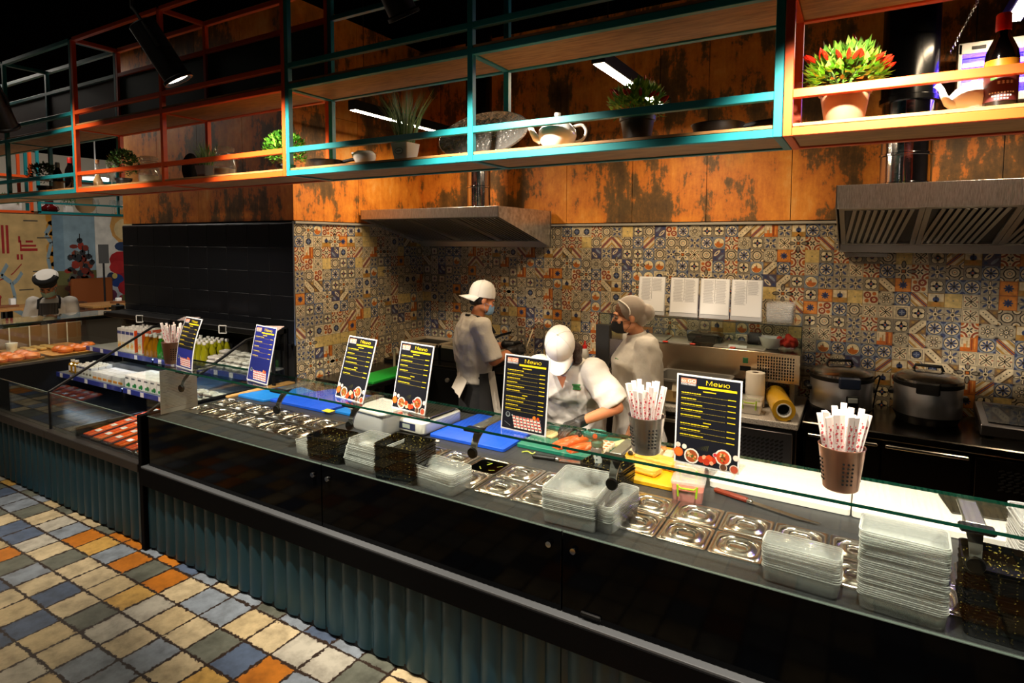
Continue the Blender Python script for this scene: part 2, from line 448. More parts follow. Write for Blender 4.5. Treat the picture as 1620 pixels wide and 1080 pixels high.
def motif(k):
    b = rc(.012, .012, .988, .988); F = []
    if k == 0:
        F = [(b, CR, 0), (rc(.12, .12, .88, .88), GY, 1), (rc(.17, .17, .83, .83), CR, 2), (ngon(.5, .5, .31, 8, pi/8), DK, 3), (ngon(.5, .5, .24, 8), BL, 4)]+petals(4, .1, .09, .04, LB, 5)
    elif k == 1:
        F = [(b, GY, 0)]+petals(4, .2, .27, .27, DK, 1, pi/4)+petals(4, .2, .23, .23, CR, 2, pi/4)+[(ngon(.5, .5, .14, 8), BL, 3), (ngon(.5, .5, .07, 6), OR, 4)]
    elif k == 2:
        F = [(b, CR, 0)]+band(0, .34, DK, 1)+band(0, .28, OR, 2)+band(0, .1, BL, 3)+band(.55, .2, OC, 1)+band(-.55, .2, OC, 1)+band(.75, .07, BL, 2)+band(-.75, .07, BL, 2)
    elif k == 3:
        F = [(b, LB, 0), (ngon(.5, .5, .46, 14), DK, 1), (ngon(.5, .5, .41, 14), CR, 2)]+petals(8, .22, .16, .06, BL, 3)+[(ngon(.5, .5, .1, 8), DK, 4)]+corners(.16, BL, 1)
    elif k == 4:
        F = [(b, OR, 0), (rc(.06, .06, .94, .94), '#d98a3c', 1)]+petals(8, .16, .13, .06, BL, 2)+[(ngon(.5, .5, .11, 8), '#27305a', 3)]
    elif k == 5: F = [(b, '#d8bb78', 0), (ngon(.5, .5, .06, 6), GY, 1), (ngon(.15, .5, .02, 4), GY, 1), (ngon(.85, .5, .02, 4), GY, 1)]
    elif k == 6:
        F = [(b, LB, 0), (ngon(.5, .5, .45, 14), DK, 1), (ngon(.5, .5, .42, 14), '#e6d2a6', 2), ([(.5+.36*cos(a), .48+.36*sin(a)) for a in [pi+pi*j/8 for j in range(9)]], OR, 3), (rc(.3, .45, .55, .62), '#c5713a', 4), (rc(.45, .55, .5, .75), DK, 4)]
    elif k == 7:
        F = [(b, CR, 0)]+corners(.42, RU, 1)+corners(.3, CR, 2)+corners(.2, OR, 3)+petals(4, .13, .12, .05, DK, 2, pi/4)+petals(4, .34, .09, .05, GY, 2)
    elif k == 8:
        F = [(b, BE, 0), (ngon(.5, .5, .36, 12), DK, 1), (ngon(.5, .5, .29, 12), CR, 2), (ngon(.5, .5, .18, 10), GY, 3), (ngon(.5, .5, .12, 10), CR, 4), (ngon(.5, .5, .05, 6), OR, 5)]+corners(.27, DK, 1)+corners(.2, CR, 2)+corners(.1, OC, 3)
    elif k == 9:
        F = [(b, CR, 0), (rc(.05, .05, .95, .95), GY, 1), (rc(.09, .09, .91, .91), CR, 2)]+petals(4, .23, .25, .1, DK, 3, pi/4)+petals(4, .23, .18, .05, CR, 4, pi/4)+petals(4, .34, .07, .04, RU, 3)
    elif k == 10:
        F = [(b, '#e0cba4', 0), (rc(.55, .012, .988, .988), OR, 1), (rc(.012, .012, .56, .3), '#c96a25', 1), (rc(.2, .3, .34, .55), '#d98d4a', 2), (rc(.62, .1, .7, .9), RU, 2), (rc(.8, .2, .86, .95), '#e39b4e', 2), (rc(.08, .5, .14, .9), BE, 2), (rc(.36, .3, .42, .75), OC, 2)]
    elif k == 11:
        F = [(b, CR, 0), (ngon(.3, .68, .26, 9), RU, 1), (ngon(.72, .34, .27, 9), RU, 1), (ngon(.74, .78, .14, 8), OR, 1), (ngon(.26, .26, .15, 8), OR, 1), (ngon(.3, .68, .13, 8), CR, 2), (ngon(.72, .34, .12, 8), CR, 2), (ngon(.3, .68, .06, 6), RU, 3), (ngon(.72, .34, .06, 6), OC, 3)]
    elif k == 12:
        F = [(b, VI, 0), (ngon(.35, .65, .34, 10, 0, .13, pi/4), CR, 1), (ngon(.68, .32, .3, 10, 0, .1, pi/4), LB, 1), (ngon(.35, .65, .18, 8, 0, .05, pi/4), BL, 2), (ngon(.8, .8, .12, 8), BL, 1), (ngon(.2, .2, .12, 8), BL, 1)]
    elif k == 13:
        F = [(b, '#8a6d4d', 0)]+band(0, .62, CR, 1)+[(ngon(.2+.15*j, .2+.15*j, .045, 6), DK, 2) for j in range(5)]+band(.4, .06, DK, 2)+band(-.4, .06, DK, 2)+[(ngon(.8, .18, .1, 8), OC, 1), (ngon(.18, .8, .1, 8), OC, 1)]
    elif k == 14:
        F = [(b, OC, 0), (rc(.05, .4, .95, .95), CR, 1), (ngon(.5, .55, .2, 10), BL, 2), ([(.1, .08), (.9, .08), (.5, .5)], '#b9813a', 2), (rc(.46, .6, .54, .85), DK, 3)]
    elif k == 15:
        F = [(b, '#a89c86', 0)]+petals(4, .3, .2, .09, DK, 1)+petals(4, .3, .15, .05, CR, 2)+petals(4, .33, .18, .08, BL, 1, pi/4)+[(ngon(.5, .5, .16, 8), CR, 2), (ngon(.5, .5, .09, 8), DK, 3)]
    elif k == 16:
        F = [(b, '#b9ab90', 0)]+petals(6, .3, .13, .1, DK, 1)+petals(6, .3, .085, .06, CR, 2)+[(ngon(.5, .5, .17, 10), DK, 2), (ngon(.5, .5, .11, 10), CR, 3), (ngon(.5, .5, .05, 6), BL, 4)]+corners(.2, GY, 1)+corners(.12, DK, 2)
    elif k == 17:
        F = [(b, CR, 0)]+petals(4, .5, .3, .16, DK, 1)+petals(4, .5, .24, .1, GY, 2)+[(ngon(.5, .5, .2, 4, pi/4), DK, 2), (ngon(.5, .5, .13, 4, pi/4), OR, 3)]+petals(4, .36, .1, .05, BL, 3, pi/4)
    return F
MOT = [motif(k) for k in range(18)]
def tiled_wall(name, O, U, N_, width, z0, z1, T, seed):
    """wall slab clad with patterned tiles; O is the lower start point, U runs along it"""
    O, U, N_ = Vector(O), Vector(U), Vector(N_); V = Vector((0, 0, 1)); mb = MB(); rr = random.Random(seed)
    B = O+V*z0; n = N_
    th = .1
    p = [B, B+U*width, B+U*width+V*(z1-z0), B+V*(z1-z0)]
    back = [q-n*th for q in p]
    mb.add(p+back, [(0, 1, 2, 3), (4, 7, 6, 5), (0, 4, 5, 1), (1, 5, 6, 2), (2, 6, 7, 3), (3, 7, 4, 0)], 0, '#6a5c49')
    nu, nv = int(math.ceil(width/T)), int(math.ceil((z1-z0)/T)); last = None
    prev = {}
    for i in range(nu):
        for j in range(nv):
            k = rr.choice([0, 1, 1, 1, 3, 3, 3, 4, 5, 6, 7, 7, 8, 8, 8, 9, 9, 10, 11, 12, 13, 14, 15, 15, 15, 16, 16, 17, 17, 2])
            if rr.random() < .16 and (i-1, j) in prev and prev[(i-1, j)] in (5, 14, 10): k = 5
            prev[(i, j)] = k; q = rr.randrange(4)
            if k in (6, 14, 10, 5): q = 0
            for poly, col, l in MOT[k]:
                pts = []
                for x, y in poly:
                    for _ in range(q): x, y = 1-y, x
                    uu, vv = min((i+x)*T, width), (z1-z0)-(j+1-y)*T
                    pts.append(B+U*uu+V*max(vv, 0.)+n*(.0012+.0004*l))
                mb.add(pts, [tuple(range(len(pts)))], 0, col)
    return struct(mb.build(name, tilem, smooth=False))

YW, XL, YP = 4.9, -4.0, 3.25
ZT = 2.19
fl = MB().quad((-20, -4, 0), (6, -4, 0), (6, 14, 0), (-20, 14, 0)).build('floor', floor_material(), smooth=False); struct(fl)
ce = MB().box((-7, 5, 4.05), (26, 18, .1)).build('ceiling', M('ceiling_dark', '#050506', 1., spec=0.), smooth=False); struct(ce)
tiled_wall('wall_back', (XL, YW, 0), (1, 0, 0), (0, -1, 0), 6.2, .5, ZT, .0955, 5)
tiled_wall('wall_left', (XL, YP, 0), (0, 1, 0), (1, 0, 0), YW-YP, .5, ZT, .0955, 9)
# rust cladding above the tiles, in panels with narrow joints
def rust_panels(name, O, U, N_, width, z0, z1, pw, off=0.):
    O, U, N_ = Vector(O), Vector(U), Vector(N_); V = Vector((0, 0, 1)); mb = MB(); a = -off
    while a < width:
        x0, x1 = max(a+.0025, 0), min(a+pw-.0025, width)
        if x1 > x0:
            for za, zb in ((z0, z0+.9), (z0+.904, z1)):
                p = [O+U*x0+V*za, O+U*x1+V*za, O+U*x1+V*zb, O+U*x0+V*zb]; q = [w-N_*.03 for w in p]
                mb.add(p+q, [(0, 1, 2, 3), (4, 7, 6, 5), (0, 4, 5, 1), (1, 5, 6, 2), (2, 6, 7, 3), (3, 7, 4, 0)])
        a += pw
    return struct(mb.build(name, rustm, smooth=False))
rust_panels('wall_back_upper', (XL, YW, 0), (1, 0, 0), (0, -1, 0), 6.2, ZT+.03, 4.0, .62, .2)
rust_panels('wall_left_upper', (XL, YP+.031, 0), (0, 1, 0), (1, 0, 0), YW-YP-.031, ZT+.03, 4.0, .75, .06)
rust_panels('wall_front_upper', (-6.62, YP, 0), (1, 0, 0), (0, -1, 0), 2.62, ZT+.03, 4.0, .66, .0)
struct(MB().box((-5.33, 4.09, 2.0), (2.52, 1.55, 3.98)).build('wall_core', M('dark_core', '#141212', .8), smooth=False))
struct(MB().box((-.9, YW+.08, 2.0), (6.4, .12, 4.0)).build('wall_back_core', MATS['dark_core'], smooth=False))
# edge trims
struct(MB().box((-.9, YW-.012, ZT+.012), (6.2, .02, .02), bev=.003).build('trim_1', trimw))
struct(MB().box((XL+.012, (YP+YW)/2, ZT+.012), (.02, YW-YP, .02), bev=.003).build('trim_2', trimw))
struct(MB().box((XL-.004, YP-.006, 1.7), (.014, .014, 1.02), bev=.003).box((-5.31, YP-.006, ZT+.006), (2.62, .014, .014), bev=.003).build('trim_3', M('steel_trim', '#8d9096', .3, .8)))
# black glossy tiles on the front of the block
mb = MB()
for i in range(9):
    for j in range(5):
        mb.box((-6.62+.146+.2911*i, YP-.008, 1.2+.0995+.199*j), (.2885, .016, .1965), bev=.002)
struct(mb.build('wall_front_tiles', dtile))
struct(MB().box((-5.31, YP-.01, .6), (2.62, .02, 1.2)).build('wall_front_lower', blackm))
struct(MB().box((2.35, 2.0, 2.0), (.1, 9, 4.0)).build('wall_right', M('dark_side_wall', '#1c1815', .8), smooth=False))

# ------------------------------------------------------------------ dining hall wall with painted murals (x = -16)
XM = -16.0
struct(MB().box((XM-.06, 8, 2.0), (.1, 14, 4.0)).build('wall_far', M('hall_wall', '#cfc6b4', .8), smooth=False))
murm = vcolmat('mural_paint', rough=.75, noise=.22, scale=4)
def mural(name, y0, y1, z0, z1, items, bg):
    mb = MB(); mb.add([(XM, y0, z0), (XM, y1, z0), (XM, y1, z1), (XM, y0, z1)], [(0, 1, 2, 3)], 0, bg)
    mb.add([(XM-.008, y0, z0), (XM-.008, y1, z0), (XM-.008, y1, z1), (XM-.008, y0, z1)], [(3, 2, 1, 0)], 0, bg)
    for poly, col, l in items: mb.add([(XM+.001+.0008*l, y0+(y1-y0)*x, z0+(z1-z0)*y) for x, y in poly], [tuple(range(len(poly)))], 0, col)
    return mb.build(name, murm, smooth=False)
def snake(pts, w, col, l):
    out = []
    for (x0, y0), (x1, y1) in zip(pts, pts[1:]):
        d = math.hypot(x1-x0, y1-y0) or 1; nx, ny = -(y1-y0)/d*w, (x1-x0)/d*w
        out.append(([(x0+nx, y0+ny), (x0-nx, y0-ny), (x1-nx, y1-ny), (x1+nx, y1+ny)], col, l))
    return out
rr = random.Random(3)
it = []
for x in (.30, .36): it += [(rc(x, .60, x+.035, .86), '#a51f1d', 1)]
for x, y in ((.02, .62), (.02, .72), (.02, .8)): it += [(rc(x, y, x+.1, y+.06), '#3b4a9c', 1), (rc(x+.02, y+.065, x+.08, y+.08), '#2c2c3a', 1)]
for x, y, w, h in ((.56, .62, .22, .025), (.56, .66, .2, .02), (.62, .70, .1, .02), (.52, .7, .03, .06), (.54, .62, .02, .1), (.49, .54, .03, .05), (.54, .54, .03, .05)): it += [(rc(x, y, x+w, y+h), '#a51f1d', 1)]
it += snake([(.55, .5), (.44, .42), (.4, .4)], .006, '#a8362c', 1)+snake([(.3, .37), (.12, .32)], .006, '#a8362c', 1)
it += snake([(.36, .5), (.27, .4), (.4, .33), (.44, .2), (.42, .08), (.55, -.02+.04)], .022, '#8aa0a8', 1)+snake([(.55, .42), (.48, .35), (.42, .32)], .02, '#8aa0a8', 1)
it += snake([(.98, .86), (.9, .78), (.98, .7), (.92, .55), (.96, .4), (1.0, .3)], .024, '#8aa0a8', 1)
it += [(ngon(1.0+rr.uniform(-.01, .03), .04+.1*k, .09, 9, 0, .075), '#c98a2c', 0) for k in range(10)]
for x, y in ((.6, .9), (.78, .74), (.7, .42), (.5, .25), (.48, .1)):
    it += [(rc(x, y, x+.2, y+.012), '#5a5040', 2)]
it = [([(min(max(px_, 0), 1), min(max(py_, 0), 1)) for px_, py_ in p], c, l) for p, c, l in it]
tag(mural('wall_map_mural', 5.0, 6.33, .35, 2.7, it, '#d3b073'), 'painted old style battle map with blue rivers and red troop blocks', 'mural')
it = [(rc(0, .0, 1, .3), '#5b4a22', 0), (rc(0, .28, 1, .42), '#6d6a3a', 1), (rc(0, .42, 1, 1), '#8fa9b5', 0), (rc(0, .42, .25, 1), '#7b98a8', 1)]
for k in range(190):
    x, y = .45+rr.gauss(.2, .17), .1+abs(rr.gauss(0, .22))
    if x < .3 or x > .98 or y > .68: continue
    it.append((ngon(x, y, rr.uniform(.05, .11), 7, 0, rr.uniform(.018, .045)), rr.choice(['#7d2b1c', '#33302c', '#4d2318', '#2a3034', '#8e3d22', '#5b5a52', '#9d3220']), 2+k % 5))
for x, y in ((.62, .72), (.5, .55), (.82, .56), (.68, .6), (.9, .5)): it += [(ngon(x, y, .075, 8, 0, .03), '#26262a', 7), (rc(x-.012, y, x+.012, y+.07), '#2b2a2a', 7)]
tag(mural('wall_battle_mural', 6.335, 7.2, .35, 2.7, it, '#8fa9b5'), 'painted battle scene of a dark crowd of riders under a pale sky', 'mural')
it = [(rc(0, 0, 1, .35), '#cfd6de', 0), (ngon(.75, .87, .42, 12, 0, .2), '#e3a95a', 1), (ngon(.72, .84, .3, 12, 0, .12), '#f1d49a', 2)]
for x, y, r, ry, c in ((.55, .52, .26, .09, '#b51c22'), (.5, .44, .22, .07, '#c22a2c'), (.62, .36, .2, .1, '#9c1c2c'), (.45, .3, .16, .07, '#1d3f86'), (.32, .34, .1, .05, '#24324f'), (.4, .35, .06, .03, '#d9c06a'), (.68, .22, .22, .08, '#b5222c'), (.6, .66, .18, .05, '#2b3f66'), (.3, .15, .14, .06, '#7a3a5c'), (.8, .5, .1, .05, '#e9d3b8'), (.7, .1, .25, .06, '#a0303a')):
    it.append((ngon(x, y, r, 11, .2, ry), c, 3+len(it) % 5))
tag(mural('wall_soldier_mural', 7.205, 8.2, .35, 2.7, it, '#e7e2d6'), 'painted figure in a red and blue coat on a white ground', 'mural')
# ------------------------------------------------------------------ front counter
YF = 2.06            # plane of the front glass
corr = M('corrugated_teal_panel', '#21414d', .42, .3, spec=.4)
granite = M('grey_granite', '#2b2c2e', .38, noise=('#4a4b4d', 320, .45, .75), spec=.4)
def corrugated(name, x0, x1, parent, z0=.02, z1=.5, y=2.075, amp=.02, per=.107):
    mb = MB(); n = max(8, int((x1-x0)/per*14)); vs = []
    for i in range(n+1):
        x = x0+(x1-x0)*i/n; ph = (x/per) % 1.0
        yy = y-amp*(1-abs(2*ph-1)**2.2)          # rounded flutes with sharp valleys
        vs += [(x, yy, z0), (x, yy, z1), (x, y+.03, z0), (x, y+.03, z1)]
    fs = []
    for i in range(n):
        a, b = 4*i, 4*i+4
        fs += [(a, b, b+1, a+1), (a+2, a+3, b+3, b+2), (a+1, b+1, b+3, a+3), (a, a+2, b+2, b)]
    fs += [(0, 1, 3, 2), (4*n, 4*n+2, 4*n+3, 4*n+1)]
    return mb.add(vs, fs).build(name, corr, parent, ang=50)
XS0, XS1 = -4.02, 2.25
ct = thing('sushi_counter', 'long dark sushi counter with fluted teal front and black glass panels', 'counter', (0, 0, 0))
for a, b in ((XS0+.005, -2.362), (-2.358, -.992), (-.988, XS1)): corrugated('fluted_panel', a, b, ct)
MB().box(((XS0+XS1)/2, 2.1, .015), (XS1-XS0, .06, .03)).build('plinth', blackm, ct)
MB().box(((XS0+XS1)/2, 2.055, .51), (XS1-XS0, .075, .115), bev=.004).build('black_band', M('band_black', '#050506', .7, spec=.06), ct)
rail = MB().box(((XS0+XS1)/2, 2.045, .572), (XS1-XS0, .05, .012), bev=.002)
rail.build('metal_rail', M('rail_metal', '#56595d', .55, .3), ct)
mb = MB()
for i in range(int((XS1-XS0)/.03)): mb.box((XS0+.02+.03*i, 2.058, .5786), (.018, .004, .0015))
mb.build('rail_perforation', blackm, ct)
MB().box(((XS0+XS1)/2, 2.65, .47), (XS1-XS0-.06, 1.0, .8)).build('carcass', blackm, ct)
MB().box(((XS0+XS1)/2+.02, 2.635, .885), (XS1-XS0-.05, 1.13, .04), bev=.004).build('granite_worktop', granite, ct)
# end panel that stands between the chiller and the counter
MB().box((-4.045, 2.6, .455), (.045, 1.14, .91), bev=.004).build('end_panel', MATS['band_black'], ct)
MB().box((XS0+.06, 2.12, .74), (.1, .1, .33), bev=.003).build('end_box', black, ct)
PANES = [(XS0+.03, -2.362), (-2.355, -.992), (-.985, XS1)]
for a, b in PANES:
    mb = MB().box(((a+b)/2, YF, .742), (b-a, .008, .326), m=0, bev=.001)
    g = mb.build('black_glass_panel', blackg, ct)
    MB().box(((a+b)/2, YF, 1.075), (b-a, .008, .34), m=0).build('clear_glass_pane', clear, ct)
    MB().box(((a+b)/2, YF-.0005, .9065), (b-a, .0092, .003)).build('pane_edge', M('pane_edge', '#5c6a64', .2), ct)
    for x in ((a+.05) if a > -3 else None, (b-.05) if b < 1 else None):
        if x is None: continue
        MB().lathe([(.001, -.016), (.012, -.016), (.0135, -.012), (.0135, -.004), (.009, 0)], (x, YF-.004, .845), 16, axis=(0, 1, 0)).build('glass_clamp', chrome, ct)
MB().box((-.86, YF-.008, .603), (.085, .012, .018), bev=.004).build('pull_slot', black, ct)
# horizontal glass shelf on curved steel brackets
ZS = 1.25
for a, b in ((-3.95, -2.362), (-2.355, -.992), (-.985, XS1)):
    s_ = MB().box(((a+b)/2, 2.17, ZS), (b-a, .25, .010), m=0)
    o = s_.build('glass_shelf', clear, ct)
    MB().box(((a+b)/2, 2.0448, ZS), (b-a, .0016, .0102)).box(((a+b)/2, 2.2952, ZS), (b-a, .0016, .0102)).build('shelf_edge', edgeg, o)
def bracket(x):
    y0 = YF+.006
    mb = MB().lathe([(.001, 0), (.022, 0), (.024, .004), (.024, .012), (.018, .018), (.001, .018)], (x, y0, 1.135), 18, axis=(0, 1, 0))
    pad = mb.build('black_pad', black, ct)
    pts = [(x, y0+.014+.05*t**2+.02*t, 1.135+.095*t**.8) for t in [i/8 for i in range(9)]]
    w = .014; rings = []
    for i, (px_, py_, pz_) in enumerate(pts):
        ww = w*(1+.9*(i/8)**2); th = .006
        rings.append([(px_-ww, py_-th, pz_), (px_+ww, py_-th, pz_), (px_+ww, py_+th, pz_+.004), (px_-ww, py_+th, pz_+.004)])
    arm = loft(MB(), rings, cap0=True, cap1=True); arm.box((x, 2.2, ZS-.012), (.052, .19, .012), bev=.004)
    arm.build('bracket_arm', steeldk, ct)
    MB().box((x, 2.085, ZS-.014), (.085, .05, .015), bev=.005).build('bracket_clamp', black, ct)
for x in (-3.62, -2.72, -2.17, -1.43, -.79, .31, 1.2): bracket(x)

# ---------------------------------------------------------------- steel pans with lids, let into the worktop
ZW = .905
def gn_pan(label, cat_group, x, y, lid=True, w=.188, d=.186, name='steel_pan'):
    t = thing(name, label, 'pan', (x, y, ZW), 0, cat_group)
    mb = MB(); rings = [rr3(w, d, .012, 0), rr3(w, d, .012, .006), rr3(w-.012, d-.012, .014, .0075), rr3(w-.03, d-.03, .02, .003)]
    if not lid: rings += [rr3(w-.036, d-.036, .022, -.02), rr3(w-.05, d-.05, .022, -.035)]
    loft(mb, rings, cap1=not lid, cap0=True)
    mb.build('rim', polish, t)
    if lid:
        mb = MB(); S = lambda a, z: [(x_*a, y_*a, z) for x_, y_ in rrect(w-.028, d-.03, .058, 6)]
        loft(mb, [[(x_, y_, .0045) for x_, y_ in rrect(w-.02, d-.022, .02, 6)], [(x_, y_, .0085) for x_, y_ in rrect(w-.024, d-.026, .03, 6)], S(.94, .0085), S(.9, .002), S(.8, .0015), S(.74, .008), S(.52, .0105), S(.48, .004), S(.36, .004)], cap1=True)
        l = mb.build('pan_lid', polish, t, ang=60)
        h = MB(); h.tube([(-.034, 0, .004), (-.03, 0, .014), (-.015, 0, .0185), (.015, 0, .0185), (.03, 0, .014), (.034, 0, .004)], [.004, .006, .008, .008, .006, .004], 10)
        h.build('lid_handle', polish, l)
    return t
P0 = None
def pan_block(cols, rows, what, grp, skip=()):
    global P0
    names = {len(rows)-1: 'board-side row', 0: 'glass-side row'}
    for r, y in enumerate(rows):
        for c, x in enumerate(cols):
            if (r, c) in skip: continue
            lab = f'lidded steel pan in the {what}, {names[r]}, {ORD[c]} from the chiller'
            if P0 is None: P0 = gn_pan(lab, grp, x, y)
            else: dup(P0, (x, y, ZW), label=lab, group=grp)
pan_block([-3.835+.195*i for i in range(6)], (2.335, 2.525), 'block by the blue boards', 'lidded pans before the blue boards')
pan_block([-2.195+.195*i for i in range(6)], (2.285, 2.475), 'middle block', 'lidded pans in the middle block', skip=((1, 3),))
pan_block([-.755+.195*i for i in range(10)], (2.283, 2.475), 'block by the white boards', 'lidded pans before the white boards')
op = gn_pan('open steel pan of sliced green pickles among lidded pans', None, -1.61, 2.475, lid=False)
MB().prism([(x, y) for x, y in rrect(.145, .14, .03, 5)], -.02, -.016).build('pickle_brine', M('brine', '#7d8428', .15), op)
mb = MB()
for i in range(26):
    x, y, a = R_.uniform(-.055, .055), R_.uniform(-.05, .05), R_.uniform(0, pi); mb.box((x, y, -.012+R_.random()*.01), (.035, .008, .007), rot=(R_.uniform(-.3, .3), 0, a), bev=.002)
g = mb.build('pickle_slices', M('pickle_green', '#a9b23a', .35), op); g['kind'] = 'stuff'

# ---------------------------------------------------------------- menu stands on the glass shelf
navy = M('menu_navy', '#14161f', .32)
yel = M('menu_yellow', '#e8cf20', .5); pmix = vcolmat('menu_print', rough=.4, noise=.05)
def menu(x, y, rz, label, kind, tilt=12, W=.225, Hh=.318, bend=0.):
    t = thing('menu_stand', label, 'menu', (x, y, ZS+.005), rz, 'menu stands on the glass shelf')
    tl = rad(tilt)
    U = Vector((1, 0, 0)); V = Vector((0, sin(tl), cos(tl))); N_ = Vector((0, -cos(tl), sin(tl)))
    def P(u, v, k=0.): # u,v in 0..1
        off = bend*sin(pi*v)*.03
        return U*((u-.5)*W)+V*(v*Hh)+N_*(k+off)+Vector((0, -.02, 0))
    # clear holder: sheet plus foot
    holder = MB(); nseg = 8 if bend else 1
    for i in range(nseg):
        v0, v1 = i/nseg, (i+1)/nseg
        a, b, c, d = P(0, v0), P(1, v0), P(1, v1), P(0, v1); e = -N_*.004
        holder.add([a, b, c, d, a+e, b+e, c+e, d+e], [(0, 1, 2, 3), (4, 7, 6, 5), (0, 4, 5, 1), (2, 6, 7, 3), (0, 3, 7, 4), (1, 5, 6, 2)])
    MB().box((0, .03, .002), (W, .1, .003)).build('clear_foot', clear, t)
    holder.build('white_holder', M('holder_white', '#e9e9ea', .25), t)
    def poly(mb, pts, col, k, m=0): mb.add([P(u, v, k) for u, v in pts], [tuple(range(len(pts)))], m, col)
    sh = MB(); b0 = .025; n = 8 if bend else 1
    for i in range(n):
        v0, v1 = .018+(.964)*i/n, .018+.964*(i+1)/n
        c0 = '#14161f' if kind != 'b' or i > 2 else '#232a7a'
        poly(sh, [(b0, v0), (1-b0, v0), (1-b0, v1), (b0, v1)], c0, .0006)
    if kind == 'b' and not bend: poly(sh, [(b0, .2), (1-b0, .2), (1-b0, .42), (b0, .42)], '#1c2468', .0008)
    sheet = sh.build('printed_sheet', pmix, t, smooth=False)
    pr = MB()
    poly(pr, rc(.07, .905, .31, .958), '#ee8a6c', .001); poly(pr, rc(.07, .878, .31, .903), '#6d6d74', .001)
    put_text(pr, 'to GO', .021, P(.19, .914, .0014), U*.95, V*.78, col='#fbf3ec')
    put_text(pr, 'FOOD MARKET', .0125, P(.19, .884, .0014), U*.62, V*.8, col='#efefef')
    put_text(pr, 'Меню', .027, P(.64, .906, .0014), U*1.1, V*.82, col='#e8cf20')
    poly(pr, rc(.34, .86, .93, .885), '#efd21c', .001)
    rr = random.Random(int(x*100)); v = .825
    lines = {'a': 8, 'b': 5, 'c': 6, 'd': 10}[kind]
    poly(pr, rc(.42, v, .62, v+.012), '#d9c21e', .001); v -= .034
    for i in range(lines):
        if i == lines*2//3 and kind != 'b': poly(pr, rc(.44, v, .56, v+.011), '#d9c21e', .001); v -= .034
        l = rr.uniform(.22, .42); u = .08
        while u < .08+l:
            w = rr.uniform(.025, .06); poly(pr, rc(u, v, u+w, v+.011), '#dcc71f', .001); u += w+.007
        poly(pr, rc(.8, v-.017, .92, v-.007), '#dcc71f', .001)
        u = .08
        while u < .76:
            w = rr.uniform(.02, .05); poly(pr, rc(u, v-.017, u+w, v-.0125), '#8d7f33', .001); u += w+.006
        v -= {'a': .062, 'b': .085, 'c': .072, 'd': .053}[kind]
    def disc(u, vv, r, col, k, n=14): poly(pr, [(u+r*cos(2*pi*j/n), vv+r*W/Hh*sin(2*pi*j/n)) for j in range(n)], col, k)
    if kind in ('a', 'c'):
        for u, vv, r, c1, c2 in ((.07, .12, .075, '#d9571d', '#f0742a'), (.28, .1, .12, '#e8ddd0', '#9a4a26'), (.76, .15, .125, '#e9dfd4', '#c8502a'), (.06, .2, .04, '#e9e2d6', '#d9cdbb'), (.16, .19, .04, '#e4d6c3', '#efe6d8'), (.64, .16, .035, '#efe3da', '#c62f3c'), (.95, .17, .045, '#e6d3c2', '#efe0d2'), (.77, .045, .06, '#cfc0ae', '#5b3a26'), (.93, .045, .07, '#d6c7b6', '#b04a30')):
            disc(u, vv, r, c1, .0010); disc(u, vv, r*.8, c2, .0013)
        for j in range(40):
            u, vv = (.28, .1) if j % 2 else (.76, .15); a = rr.uniform(0, 6.28); r = rr.uniform(0, .085)
            disc(u+r*cos(a), vv+r*W/Hh*sin(a), .017, rr.choice(['#d07a3a', '#7d8a35', '#e6b06a', '#8d2f1c', '#f0c896', '#5a6d2c']), .0016, 6)
        for j in range(9): disc(.5+rr.uniform(-.09, .12), .075+rr.uniform(-.03, .04), rr.uniform(.03, .06), rr.choice(['#d6471f', '#e8a07a', '#b5361f', '#e7c39c']), .0014+.0001*j, 8)
        for j in range(7): poly(pr, [(.33+.03*j, .18), (.34+.03*j, .185), (.42+.02*j, .22+.005*j), (.41+.02*j, .215+.005*j)], '#4a4a2c', .001)
    else:
        for r_ in range(4):
            for j in range(8):
                u, vv = .26+j*.078+r_*.015, .175-r_*.038
                poly(pr, rc(u, vv-.018, u+.06, vv+.022), '#efe6dc', .001+.0002*r_); poly(pr, rc(u+.004, vv+.002, u+.056, vv+.02), rr.choice(['#c8312c', '#d8483a', '#b92a2c', '#e0705a']), .0012+.0002*r_)
        disc(.74, .215, .035, '#e5812c', .0022); disc(.82, .21, .03, '#d8501f', .0022); disc(.15, .2, .05, '#8e9a9c', .001); disc(.15, .205, .035, '#2c2f35', .0012)
        poly(pr, [(.23, .2), (.25, .21), (.3, .18), (.28, .17)], '#b9c2c6', .001); poly(pr, [(.08, .1), (.085, .105), (.22, .06), (.215, .055)], '#7d8084', .001)
    pr.build('menu_print', pmix, t, smooth=False)
    return t
menu(-.452, 2.125, rad(-4), 'upright menu stand of bowl dishes beside the copper chopstick cup', 'a', 3, .228, .322)
menu(-1.2, 2.13, rad(-4), 'menu stand with sushi roll picture, in front of the bowed cook in white', 'd', 6)
menu(-1.815, 2.12, rad(-7), 'menu stand with food bowls, above the white weighing scale', 'c', 12)
menu(-2.2, 2.12, rad(-8), 'menu stand with food bowls, above the white lidded tub', 'c', 17)
menu(-2.92, 2.12, rad(-8), 'blue and black menu stand with sushi picture, above the blue boards', 'b', 12)
menu(-3.63, 2.12, rad(-8), 'bent blue menu stand beside the cup nearest the chiller', 'b', 13, bend=.5)

